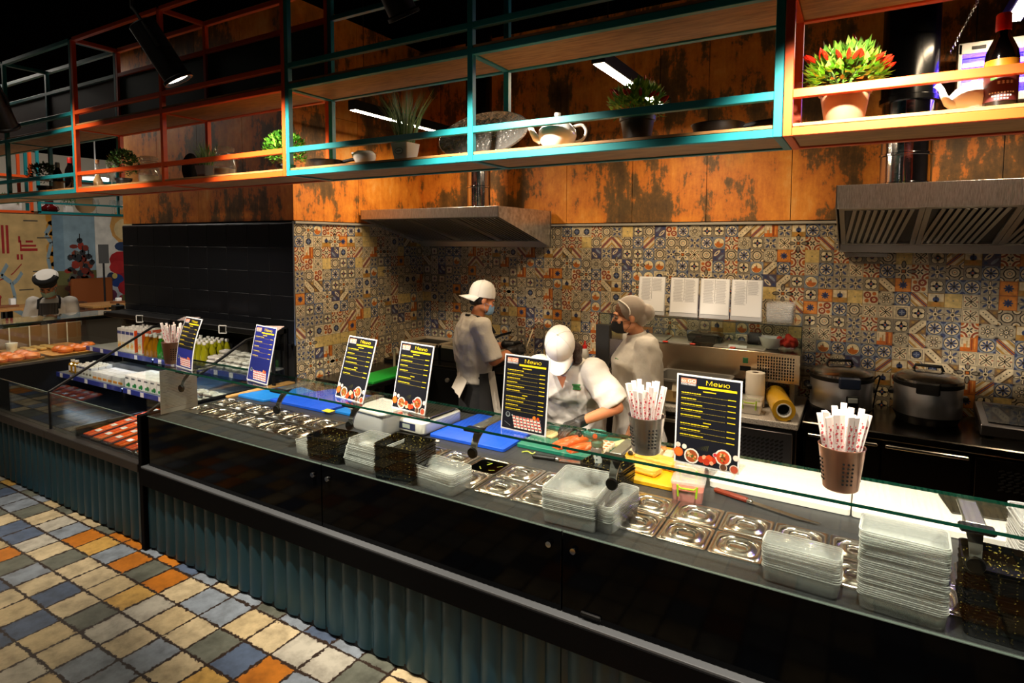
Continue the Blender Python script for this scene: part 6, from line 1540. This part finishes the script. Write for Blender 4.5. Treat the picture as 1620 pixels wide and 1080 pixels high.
# ------------------------------------------------------------------ chiller cabinets next to the counter
def chiller(name, label, x0, x1, left_panel):
    t = thing(name, label, 'chiller', (0, 0, 0))
    corrugated('fluted_panel', x0+.003, x1-.003, t, .02, .52)
    MB().box(((x0+x1)/2, 2.1, .015), (x1-x0, .06, .03)).build('plinth', blackm, t)
    MB().box(((x0+x1)/2, 2.07, .552), (x1-x0-.002, .09, .06), bev=.004).build('front_band', M('dark_brown_band', '#231f1e', .4), t)
    MB().box(((x0+x1)/2, 2.66, .565), (x1-x0-.004, 1.1, .03)).build('deck', M('chiller_deck', '#17181b', .22), t)
    MB().box(((x0+x1)/2, 3.205, .95), (x1-x0-.004, .03, .78)).build('back_panel', blackm, t)
    MB().box(((x0+x1)/2, 3.12, 1.31), (x1-x0-.004, .2, .05), bev=.006).build('top_canopy', black, t)
    MB().box(((x0+x1)/2, 2.64, .3), (x1-x0-.02, 1.1, .5)).build('plinth_body', blackm, t)
    MB().box(((x0+x1)/2, 2.075, .725), (x1-x0-.01, .006, .285)).build('front_glass', clear, t)
    MB().box(((x0+x1)/2, 2.075, .869), (x1-x0-.01, .0075, .003)).build('glass_edge', M('pane_edge', '#5c6a64', .2), t)
    def shelf(y, z, nm):
        s = MB().box(((x0+x1)/2, (y+3.19)/2, z), (x1-x0-.03, 3.19-y, .012)).build(nm, M('chiller_shelf', '#8f969e', .3, .5), t)
        MB().box(((x0+x1)/2, y-.006, z-.012), (x1-x0-.03, .01, .042), bev=.001).build('price_rail', M('price_rail_blue', '#2c3890', .35), s)
        MB().box(((x0+x1)/2, y+.04, z-.014), (x1-x0-.08, .025, .012)).build('led_strip', M('chiller_led', '#ffffff', .5, emis='#dfe8ff', es=7), s)
        k = x0+.12; n = 0
        while k < x1-.1:
            MB().box((k, y-.0125, z-.012), (.05, .002, .038)).build('price_tag', M('price_tag', '#d9d7dc', .6), s); k += .2+.07*((n*7) % 3); n += 1
    shelf(2.86, 1.0, 'upper_shelf'); shelf(2.6, .79, 'lower_shelf')
    if left_panel is not None:
        x = left_panel; P = [(2.075, .585), (2.075, .875), (2.86, 1.28), (3.18, 1.335), (3.18, .585)]
        mb = MB(); vs = [(x-.003, a, b) for a, b in P]+[(x+.003, a, b) for a, b in P]; mb.add(vs, [(0, 1, 2, 3, 4), (9, 8, 7, 6, 5)]); g = mb.build('side_glass', clear, t, smooth=False)
        mb = MB(); 
        for a, b in zip(P[:4], P[1:4]): mb.box((x, (a[0]+b[0])/2, (a[1]+b[1])/2), (.018, math.hypot(b[0]-a[0], b[1]-a[1])+.016, .018), rot=(math.atan2(b[1]-a[1], b[0]-a[0]), 0, 0), bev=.003)
        mb.build('side_frame', black, g)
    return t
chA = chiller('display_chiller', 'open display chiller with bare dark deck, next to the salmon chiller', -6.61, -5.412, -5.418)
chB = chiller('display_chiller', 'open display chiller with red salmon packs between glass panel and counter', -5.408, -4.07, -4.1)
# dividing rod of the salmon well
tag(MB().box((-5.03, 2.33, .62), (.02, .5, .07), bev=.004).build('deck_divider', M('divider_black', '#101012', .3, .6)), 'black divider rail edging the salmon packs on the chiller deck', 'divider')
ZD = .581
# salmon packs
salp = vcolmat('salmon_pack_colours', rough=.16, noise=.2, coat=.5)
def salmon_pack():
    mb = MB(); W, D = .125, .145
    mb.box((0, 0, .012), (W, D, .024), bev=.005, col='#2a2326')
    for k in range(5): mb.box((-W/2+.02+.021*k, 0, .0275), (.02, D-.03, .012), rot=(0, rad(-14), 0), bev=.003, col=['#e0521f', '#ef7438', '#d8481c', '#f08a4c', '#e25f2a'][k])
    mb.box((.012, .02, .0365), (.055, .035, .001), col='#f2efe8'); mb.box((.012, .02, .0372), (.04, .002, .0004), col='#8a8a8a')
    return mb.build('salmon_pack', salp, None)
sp = None; n = 0
for r in range(5):
    for c in range(6):
        x, y = -4.935+.148*c, 2.17+.085*r
        o = salmon_pack() if sp is None else dup(sp); sp = sp or o
        o.location = (x, y+.02*r, ZD+.004+.012*r); o.rotation_euler = (rad(6), 0, rad(R_.uniform(-4, 4)))
        tag(o, f'salmon pack on the chiller deck, {ORD[r]} row from the glass, {ORD[c]} from the divider rail', 'food pack', 'salmon packs on the chiller deck')
# juice cartons on the upper shelf
cart = vcolmat('carton_print', rough=.45, noise=.06)
def carton(W, D, H, cols, cap=True, name='juice_carton', top='#f2efe8'):
    mb = MB(); mb.box((0, 0, H/2), (W, D, H), bev=.003, col=cols[0])
    e = .0006
    for s in (-1, 1):
        mb.box((0, s*(D/2+e), H*.82), (W*.9, e, H*.12), col=cols[1]); mb.box((0, s*(D/2+e), H*.3), (W*.8, e, H*.26), col=cols[2])
        for k in range(4): mb.cyl((W*(-.26+.17*k), s*(D/2+e), H*(.26+.06*(k % 2))), (W*(-.26+.17*k), s*(D/2+3*e), H*(.26+.06*(k % 2))), W*.11, n=8, col=cols[3])
        mb.box((s*(W/2+e), 0, H*.5), (e, D*.92, H*.9), col=cols[4])
    if cap: mb.cyl((0, -D*.12, H), (0, -D*.12, H+.012), .014, n=14, col=top)
    return mb.build(name, cart, None, smooth=True)
ZU, ZL = 1.007, .797
oc = None
for i in range(4):
    for j in range(3):
        lab = f'orange juice carton on the upper chiller shelf, {ORD[i]} from the bakery, {["front", "middle", "rear"][j]} row'
        if oc is None: oc = carton(.07, .09, .225, ['#efe9df', '#3a4a8c', '#e9d9a0', '#e8861f', '#e4571a']); o = oc
        else: o = dup(oc)
        o.location = (-6.0+.073*i, 2.915+.094*j, ZU); tag(o, lab, 'juice carton', 'orange juice cartons')
for j in range(2):
    o = dup(oc); o.location = (-5.68, 2.93+.095*j, ZU); tag(o, f'orange juice carton set apart beside the orange bottles, {["front", "rear"][j]} one', 'juice carton', 'orange juice cartons')
def soda(liq, name='drink_bottle'):
    t = thing(name, '-', 'bottle', (0, 0, 0))
    MB().lathe([(0, 0), (.028, 0), (.031, .004), (.031, .09), (.029, .115), (.02, .145), (.013, .165), (.0125, .182), (0, .183)], n=20).build('bottle_body', liq, t)
    MB().lathe([(.0145, .176), (.0155, .178), (.0155, .196), (.013, .2), (0, .2)], n=16).build('white_cap', whitep, t); return t
def liquid(n, c): return M(n, c, .08, spec=.6, coat=.6, trans=.35)
rows = [('orange', '#d98a12', -5.58, 3, 3, 'orange drink bottle'), ('green', '#2f9a2c', -5.36, 5, 4, 'green lemonade bottle'), ('lime', '#b9b81f', -4.98, 5, 4, 'yellow-green lemonade bottle')]
for key, colr, x0, nx, ny, what in rows:
    pr_ = None
    for j in range(ny):
        for i in range(nx):
            lab = f'{what} on the upper shelf, {ORD[j]} row from the rail, {ORD[i]} from the cartons'
            if pr_ is None: pr_ = soda(liquid(key+'_drink', colr)); o = pr_
            else: o = dup(pr_)
            o.location = (x0+.068*i, 2.90+.068*j, ZU); o['label'] = lab; o['group'] = what+'s'
# wrapped white packs (stacked dishes under film)
wrapm = M('wrapped_white', '#d2cfca', .18, coat=.6, bump=(45, .5))
wp = None
def pack(seed=1):
    mb = MB(); loft(mb, [[(x*a, y*a, z) for x, y in rrect(.105, .085, .03, 4)] for a, z in ((.7, 0), (.95, .006), (1.03, .018), (.9, .026), (.62, .03), (.3, .027))], cap0=True, cap1=True)
    mb.ball((.01, .0, .028), (.03, .022, .01), 10, 6); return mb.build('wrapped_dish', wrapm, None)
wp = pack(); used = False; n = 0
for x in (-4.62, -4.5, -4.38, -4.27, -4.16):
    for y in (2.92, 3.03):
        for k in range(4 if y > 3 else 3):
            o = wp if not used else dup(wp); used = True
            o.location = (x+R_.uniform(-.012, .012), y+R_.uniform(-.008, .008), ZU+.032*k); o.rotation_euler = (0, 0, R_.uniform(-.3, .3))
            tag(o, 'film-wrapped white dish in the stacks on the upper chiller shelf by the counter', 'food pack', 'film-wrapped dishes on the upper shelf')
for x in (-4.42, -4.3, -4.18):
    for k in range(3):
        o = dup(wp); o.location = (x+R_.uniform(-.01, .01), 2.7+R_.uniform(-.02, .02), ZL+.032*k); o.rotation_euler = (0, 0, R_.uniform(-.3, .3))
        tag(o, 'film-wrapped white dish in the short stacks on the lower chiller shelf', 'food pack', 'film-wrapped dishes on the lower shelf')
# lower shelf dairy
jb = None
for i in range(2):
    t = thing('juice_jar', f'small square amber juice bottle with white label, {ORD[i]} from the bakery', 'bottle', (-6.42+.075*i, 2.66, ZL), 0, 'amber juice bottles')
    MB().box((0, 0, .05), (.062, .062, .1), bev=.012).lathe([(.02, .1), (.016, .112)], n=14).build('bottle_body', liquid('amber_juice', '#cf9a18'), t); MB().cyl((0, 0, .108), (0, 0, .126), .017, n=14).build('white_cap', whitep, t); MB().box((0, -.0315, .05), (.032, .001, .045)).build('white_label', paper, t)
mk_ = None
for i in range(5):
    for j in range(3):
        if mk_ is None: mk_ = carton(.055, .055, .1, ['#eceae6', '#2c3a80', '#d8d2c4', '#5b4a3a', '#dfe3ea'], True, 'milk_carton'); o = mk_
        else: o = dup(mk_)
        o.location = (-6.25+.058*i, 2.65+.06*j, ZL); tag(o, f'small milk carton on the lower shelf, {ORD[i]} from the amber bottles, {["front", "middle", "rear"][j]} row', 'milk carton', 'small milk cartons')
yb = None
for i in range(6):
    for j in range(3):
        if yb is None: yb = carton(.085, .06, .075, ['#e4e1e4', '#efe9f2', '#e6a820', '#d8861f', '#d5cfd8'], False, 'yoghurt_pack'); o = yb
        else: o = dup(yb)
        o.location = (-5.92+.088*i, 2.645+.066*j, ZL+.0); tag(o, f'yoghurt pack with yellow print on the lower shelf, {ORD[i]} from the milk cartons, {["front", "middle", "rear"][j]} row', 'yoghurt', 'yoghurt packs')
def cheese():
    mb = MB(); mb.box((0, 0, .055), (.09, .07, .11), bev=.004, col='#eef0ef')
    for s in (-1, 1):
        y = s*.0354; mb.cyl((.018, y, .03), (.018, y+s*.0006, .03), .02, n=14, col='#1c7a3c'); mb.cyl((-.012, y, .024), (-.012, y+s*.0006, .024), .013, n=12, col='#2d9a4c'); mb.box((-.01, y, .085), (.05, .0008, .012), col='#4d5560')
    return mb.build('dairy_pack', cart, None)
cp_ = None
for i in range(7):
    for j in range(3):
        o = cheese() if cp_ is None else dup(cp_); cp_ = cp_ or o
        o.location = (-5.36+.098*i, 2.65+.078*j, ZL); tag(o, f'white dairy pack with green dots on the lower shelf, {ORD[i]} from the yoghurt, {["front", "middle", "rear"][j]} row', 'dairy pack', 'white dairy packs')
# small square hooks and sign holders on the canopy
for i, x in enumerate((-5.91, -4.62)):
    mb = MB(); a = .032
    for p, q in (((-a, 0, 0), (a, 0, 0)), ((a, 0, 0), (a, 0, 2*a)), ((a, 0, 2*a), (-a, 0, 2*a)), ((-a, 0, 2*a), (-a, 0, 0))): mb.cyl(p, q, .005, n=8)
    tag(mb.build('square_hook', whitep, None, (x, 3.01, 1.275), (0, 0, rad(25))), f'small white square frame on the chiller canopy, {"beside the juice cartons" if i == 0 else "beside the wrapped dishes"}', 'frame', 'white square frames')
for i, (x, y) in enumerate(((-5.045, 2.985), (-3.95, 2.99))):
    t = thing('price_sign', f'black sign post with flat pale card on top, {"by the green bottles" if i == 0 else "above the flat blue menu stand"}', 'sign', (x, y, .9185 if i else 1.0065), rad(20))
    MB().box((0, 0, .18 if i == 0 else .225), (.03, .012, .36 if i == 0 else .45), bev=.002).build('sign_post', black, t); MB().box((0, -.01, .365 if i == 0 else .455), (.16, .09, .005), rot=(rad(12), 0, 0), bev=.001).build('sign_card', M('pale_card', '#c9b4b0', .5), t)
# ------------------------------------------------------------------ bakery case (turns the corner)
t = thing('bakery_case', 'glass bakery case with trays of buns at the far end of the chillers', 'display case', (0, 0, 0))
MB().box((-7.1, 2.55, .905), (.92, 1.35, .03), bev=.004).build('bakery_shelf', M('bakery_shelf_metal', '#6a6660', .3, .7), t)
MB().box((-6.645, 2.55, 1.1), (.006, 1.35, .36)).build('front_glass', clear, t); MB().box((-6.645, 2.55, 1.285), (.012, 1.35, .012)).build('glass_rim', M('dark_edge', '#18211d', .3), t)
MB().box((-6.86, 2.55, 1.295), (.44, 1.35, .008)).build('top_glass', clear, t); MB().box((-7.57, 2.55, 1.02), (.02, 1.35, .24), bev=.003).build('back_frame', M('case_wood', '#8a6a48', .5), t); corrugated('fluted_panel', -8.2, -6.615, t, .02, .52); MB().box((-7.41, 2.07, .552), (1.58, .09, .06), bev=.004).build('front_band', M('dark_brown_band', '#231f1e', .4), t)
mb = MB()
for k in range(7): mb.cyl((-7.515, 2.05+.17*k, .92), (-7.515, 2.05+.17*k, 1.2), .006, n=8)
mb.build('card_rods', whitep, t)
for k in range(6): MB().box((-7.495, 2.05+.17*k, 1.2), (.004, .1, .06)).build('price_card', M('bakery_card', '#d9d2c2', .6), t)
MB().box((-7.1, 2.55, .66), (.9, 1.3, .46)).build('case_front', blackm, t)
MB().box((-6.7, 2.55, 1.27), (.03, 1.3, .02)).build('added_bun_light', M('added_bun_light', '#ffffff', .5, emis='#ffd9a0', es=26), t); MB().box((-6.672, 2.55, 1.272), (.012, 1.34, .034)).build('added_light_shield', black, t)  # added glowing strip brightens the buns; added black shield hides it from view
woodt = M('tray_wood', '#b5813f', .5); bunm = M('golden_bun', '#c9702a', .4, noise=('#a4501a', 9, .4, .7), coat=.25)
def btray(x, y, w, d, label):
    tt = thing('bakery_tray', label, 'tray', (x, y, .922)); mb = MB(); loft(mb, [rr3(w, d, .02, 0), rr3(w+.02, d+.02, .025, .018), rr3(w+.01, d+.01, .02, .018), rr3(w-.01, d-.01, .02, .006)], cap0=True, cap1=True); mb.build('tray', woodt, tt)
btray(-6.87, 2.28, .36, .52, 'wooden tray of round golden buns nearest the customer'); btray(-6.87, 2.86, .36, .5, 'wooden tray with buns and a flat pie next to the chiller'); btray(-7.29, 2.75, .34, .6, 'tray of pale flat pastries behind the buns')
bun = None; k = 0
for i in range(3):
    for j in range(4):
        o = MB().lathe([(0, 0), (.055, 0), (.068, .015), (.066, .035), (.045, .056), (0, .064)], n=22).build('bun', bunm, None) if bun is None else dup(bun); bun = bun or o
        o.location = (-6.99+.115*i, 2.09+.125*j, .929); tag(o, f'golden round bun on the near tray, {ORD[j]} along, {["attendant side", "middle", "glass side"][i]}', 'bun', 'buns on the near tray')
for i in range(5):
    o = dup(bun); o.location = (-6.98+.12*(i % 2), 2.78+.125*(i//2), .929); tag(o, f'golden bun on the tray next to the chiller, {ORD[i]} counted from the near tray', 'bun', 'buns next to the chiller')
fp = None
for i in range(8):
    o = MB().box((0, 0, .012), (.12, .06, .024), bev=.009).build('flat_pastry', M('pale_pastry', '#d9b772', .5, noise=('#b98a3f', 14, .4, .7)), None) if fp is None else dup(fp); fp = fp or o
    o.location = (-7.37+.14*(i % 2), 2.55+.085*(i//2), .93); tag(o, f'pale flat pastry on the tray behind the buns, {ORD[i//2]} along, {"inner" if i % 2 else "outer"} column', 'pastry', 'flat pastries')
tag(MB().lathe([(0, 0), (.036, 0), (.048, .1), (.051, .104), (.046, .104), (.034, .004), (0, .004)], n=24).build('paper_cup', whitep, None, (-7.3, 2.5, .92)), 'white paper cup on the bakery case before the attendant', 'cup')
# ------------------------------------------------------------------ dining hall
wt = M('table_wood', '#b88248', .45, noise=('#9a6936', 8, .4, .7), stretch=(1, 6, 6))
def table(x, y, label, w=1.6, d=.8, rz=0):
    t = thing('dining_table', label, 'table', (x, y, 0), rz); MB().box((0, 0, .755), (w, d, .04), bev=.004).build('tabletop', wt, t)
    for s in (-1, 1):
        MB().box((s*(w/2-.35), 0, .38), (.09, .09, .72), bev=.003).build('leg', black, t); MB().box((s*(w/2-.35), 0, .01), (.12, .6, .02), bev=.003).build('foot', black, t)
table(-14.0, 4.75, 'long wooden dining table with black legs before the map mural', .9, 1.7)
table(-13.2, 6.25, 'wooden dining table before the mural of the coated figure', .9, 1.2)
def chair(x, y, rz, label, col):
    t = thing('tub_chair', label, 'chair', (x, y, 0), rz)
    MB().box((0, 0, .42), (.5, .5, .12), bev=.05).build('seat', col, t); mb = MB()
    rings = [[((.29+dr)*cos(a), (.29+dr)*sin(a), z) for a, dr in [(-.3+3.74*k/20, 0) for k in range(21)]+[(-.3+3.74*(20-k)/20, .05) for k in range(21)]] for z in (.38, .6, .72)]
    loft(mb, rings, cap0=True, cap1=True); mb.build('backrest', col, t)
    for sx in (-1, 1):
        for sy in (-1, 1): MB().cyl((sx*.2, sy*.2, 0), (sx*.18, sy*.18, .37), .016, .02, 10).build('leg', black, t)
chair(-11.6, 4.3, rad(200), 'pale green upholstered tub chair behind the bakery case', M('green_felt', '#8f987f', .9)); chair(-12.3, 3.98, rad(160), 'grey upholstered tub chair beyond the green chair', M('grey_felt', '#8d9096', .9)); chair(-14.6, 6.0, rad(90), 'brown upholstered chair at the wooden tables', M('brown_felt', '#5a3522', .9)); chair(-12.6, 5.3, rad(90), 'dark brown upholstered chair near the attendant', M('brown_felt', '#5a3522', .9))
t = thing('cruet_tray', 'small wooden tray of sauces on the table before the coated figure', 'tray', (-13.1, 6.3, .776)); MB().box((0, 0, .02), (.14, .3, .04), bev=.004).build('tray', M('dark_tray_wood', '#7a4a28', .6), t)
MB().cyl((0, .08, .04), (0, .08, .16), .025, n=12).build('sauce_jar', M('olive_jar', '#3a3a1c', .3), t); MB().box((0, -.02, .07), (.08, .1, .07), bev=.01).build('napkins', whitep, t)
t = thing('cruet_tray', 'tray with red flower and napkins on the table before the map', 'tray', (-14.0, 4.72, .776)); MB().box((0, 0, .02), (.14, .4, .04), bev=.004).build('tray', M('dark_tray_wood', '#7a4a28', .6), t); MB().box((0, .12, .1), (.1, .08, .12), bev=.004).build('napkins', whitep, t); MB().cyl((0, -.1, .04), (0, -.1, .16), .04, .05, 14).ball((0, -.1, .2), (.06, .06, .05)).build('flower_pot', M('red_flower', '#8d2a22', .6), t)
t = thing('menu_board', 'slim grey stand with upright panel before the coated figure mural', 'sign stand', (-14.6, 6.72, 0)); MB().cyl((0, 0, 0), (0, 0, 1.6), .02, n=10).cyl((0, 0, 0), (0, 0, .02), .16, n=20).build('post', dkgrey, t); MB().box((.02, 0, 1.75), (.03, .2, .42), bev=.004).build('panel', M('stand_grey', '#4a4a48', .5), t)
t = thing('bench', 'orange-brown upholstered bench under the battle mural', 'bench', (-15.2, 6.85, 0)); MB().box((0, 0, .25), (.6, .85, .5), bev=.02).build('seat', M('rust_leather', '#8d4a1c', .5), t); MB().box((-.25, 0, .8), (.12, .85, .75), bev=.03).build('backrest', M('rust_leather', '#8d4a1c', .5), t)
t = thing('side_counter', 'low wooden serving counter with glass edge beyond the attendant', 'counter', (-9.2, 4.15, 0), 0); MB().box((0, 0, .5), (.6, 1.1, 1.0), bev=.004).build('counter_body', M('counter_taupe', '#6d6258', .6), t); MB().box((0, 0, 1.02), (.66, 1.16, .03), bev=.004).build('counter_top', wt, t); MB().box((.32, 0, 1.1), (.006, 1.1, .14)).build('counter_glass', clear, t)
tag(MB().box((0, 0, .05), (.14, .12, .1), bev=.01).cyl((0, 0, .1), (0, 0, .12), .02, n=12).build('card_reader', black, None, (-9.1, 4.35, 1.036)), 'little black device on the serving counter beyond the attendant', 'device')
# far shelf frames over the bakery
def farshelf(name, label, y0, y1, mat, x=-9.3):
    t = thing(name, label, 'shelf'); h = .03
    for k, z in enumerate((2.405, 2.85)):
        MB().box((x, (y0+y1)/2, z), (.34, y1-y0, .03)).build('shelf_board', oakdk, t)
        for s in (-1, 1): MB().box((x+s*.17, (y0+y1)/2, z), (h, y1-y0, h)).build('front_rail' if s > 0 else 'rear_rail', mat, t)
    MB().box((x+.17, (y0+y1)/2, 2.53), (h*.7, y1-y0, h*.7)).build('guard_rail', mat, t)
    for y in (y0+h/2, y1-h/2):
        for s in (-1, 1): MB().box((x+s*.17, y, 2.8), (h, h, .8)).build('post', mat, t)
farshelf('far_shelf_frame', 'orange shelf frame over the bakery with a white plant box', 2.2, 3.42, orange); farshelf('far_shelf_frame', 'teal shelf frame over the bakery with vases and wine glasses', 3.47, 4.6, teal)
ZF_ = 2.422
t = thing('glass_vase', 'round red glass vase on the far teal shelf', 'vase', (-9.3, 3.66, ZF_)); MB().lathe([(0, 0), (.08, 0), (.11, .03), (.1, .07), (.05, .1), (.045, .16), (.06, .2)], n=24).build('vase_body', M('red_glass', '#6a1214', .1, coat=.5), t); MB().ball((0, 0, .22), (.07, .07, .04)).build('dry_flowers', M('dry_brown', '#3a2018', .8), t)
t = thing('grass_plant', 'grass tuft in a white cube pot on the far teal shelf', 'plant', (-9.3, 3.88, ZF_)); MB().box((0, 0, .045), (.09, .09, .09), bev=.004).build('pot', whitep, t); bushy(t, .14, .07, .06, 160, ['#4d8a36', '#6fae4a', '#3c6f2c'], 12, .05, .008)
t = thing('round_board', 'round wooden board standing on the far teal shelf', 'board', (-9.38, 4.12, ZF_)); MB().cyl((-.01, 0, .13), (.01, 0, .13), .13, n=32).build('board', M('pale_round_wood', '#c9a77a', .5), t)
t = thing('grass_plant', 'grass in a long white box on the far orange shelf', 'plant', (-9.3, 3.2, ZF_)); MB().box((0, 0, .05), (.1, .3, .1), bev=.004).build('pot', whitep, t); bushy(t, .13, .12, .05, 160, ['#4d8a36', '#6fae4a', '#3c6f2c'], 13, .05, .008)
wgm = MB().lathe([(0, .002), (.035, .002), (.004, .008), (.004, .09), (.02, .1), (.042, .14), (.034, .2)], n=20); wg = None
for i, (x, y) in enumerate(((-9.22, 4.18), (-9.25, 4.4), (-9.22, 4.51), (-9.35, 4.48))):
    o = wgm.build('wine_glass', jarg, None) if wg is None else dup(wg); wg = wg or o; o.location = (x, y, ZF_); tag(o, f'empty wine glass on the far teal shelf, {ORD[i]} from the red vase', 'glass', 'wine glasses on the far shelf')
t = thing('ceiling_lamp', 'round lit ceiling lamp over the dining hall', 'lamp', (-9.9, 4.5, 2.93)); MB().lathe([(0, .0), (.15, .0), (.16, .01), (.16, .05), (0, .05)], n=28).build('lamp_body', M('hall_lamp', '#ffffff', .5, emis='#ffffff', es=4), t); MB().cyl((0, 0, .05), (0, 0, 1.07), .01, n=8).build('stem', whitep, t)
# ------------------------------------------------------------------ lights
def spl(loc, tgt, E, size, blend=.6, col=(1, .85, .66), soft=.06):
    l = bpy.data.lights.new('hall_spot', 'SPOT'); l.energy = E; l.spot_size = rad(size); l.spot_blend = blend; l.color = col; l.shadow_soft_size = soft
    o = bpy.data.objects.new('hall_spot', l); COL.objects.link(o); o.location = loc; o.rotation_euler = (Vector(tgt)-Vector(loc)).to_track_quat('-Z', 'Y').to_euler(); return o
spot(-2.40, 1.40, 2.70, (-1.85, 2.3, .9), 'black spotlight with lit lens before the jar shelf', 70, 80)
spot(-1.39, 1.60, 2.83, (-1.1, 2.75, .9), 'dim black spotlight high before the teal shelf', 215, 92)
spot(-4.0, 1.40, 2.66, (-4.75, 2.35, .9), 'black spotlight at the edge of view before the far teal shelf', 130, 104)
for x, y, z, E in ((-2.74, 1.3, 3.1, 460), (-4.9, 1.2, 3.9, 300), (-.02, 1.62, 2.84, 300), (1.1, 1.62, 2.84, 190)):
    spl((x, y, z), (x+.06, 2.5 if z > 3.5 else 2.85 if z > 3 else 2.75, .9), E, 46 if z > 3.5 else 68 if z > 3 else 92, .6, (1, .87, .70), .03)
def area(loc, tgt, E, sx, sy, col):
    l = bpy.data.lights.new('ceiling_glow', 'AREA'); l.shape = 'RECTANGLE'; l.size = sx; l.size_y = sy; l.energy = E; l.color = col
    o = bpy.data.objects.new('ceiling_glow', l); COL.objects.link(o); o.location = loc; o.rotation_euler = (Vector(tgt)-Vector(loc)).to_track_quat('-Z', 'Y').to_euler(); return o
spl((-3.0, .2, 3.9), (-3.4, 1.2, 0), 58, 95); spl((-6.2, .4, 3.9), (-6.2, 1.0, 0), 62, 95); spl((-.6, -.4, 3.9), (-.8, .9, 0), 75, 90)
area((-11.5, 4.6, 3.9), (-13.5, 5.2, 0), 260, 5, 4, (1, .93, .84)); area((-8.0, 2.6, 3.9), (-8.0, 2.7, 0), 45, 1.5, 1.5, (1, .9, .78))
w = bpy.data.worlds.new('World'); SC.world = w; w.use_nodes = True; w.node_tree.nodes['Background'].inputs[0].default_value = (.9, .8, .7, 1); w.node_tree.nodes['Background'].inputs[1].default_value = .012
# ------------------------------------------------------------------ camera
YAW, PITCH, ROLL, FP, CX, CY = rad(-30.38), rad(-3.684), rad(.21), 935.17, 815.9, 442.7
f = Vector((sin(YAW)*cos(PITCH), cos(YAW)*cos(PITCH), sin(PITCH))); r = Vector((cos(YAW), -sin(YAW), 0)); u = r.cross(f)
r2 = r*cos(ROLL)+u*sin(ROLL); u2 = u*cos(ROLL)-r*sin(ROLL)
cd = bpy.data.cameras.new('camera'); cam = bpy.data.objects.new('camera', cd); COL.objects.link(cam)
m = Matrix((( r2.x, u2.x, -f.x, 0), (r2.y, u2.y, -f.y, 0), (r2.z, u2.z, -f.z, 2.05), (0, 0, 0, 1)))
cam.matrix_world = m
cd.sensor_width = 36; cd.sensor_fit = 'HORIZONTAL'; cd.lens = FP/1620*36; cd.shift_x = (810-CX)/1620; cd.shift_y = (CY-540)/1620; cd.clip_start = .05; cd.clip_end = 60
SC.camera = cam
SC.view_settings.view_transform = 'Standard'; SC.view_settings.look = 'None'; SC.view_settings.gamma = 1; SC.view_settings.use_curve_mapping = False
SC.view_settings.exposure = 0.0
try:
    SC.cycles.caustics_reflective = False; SC.cycles.caustics_refractive = False; SC.cycles.sample_clamp_indirect = 6; SC.cycles.transparent_max_bounces = 24; SC.cycles.max_bounces = 8; SC.cycles.use_denoising = True
except Exception: pass
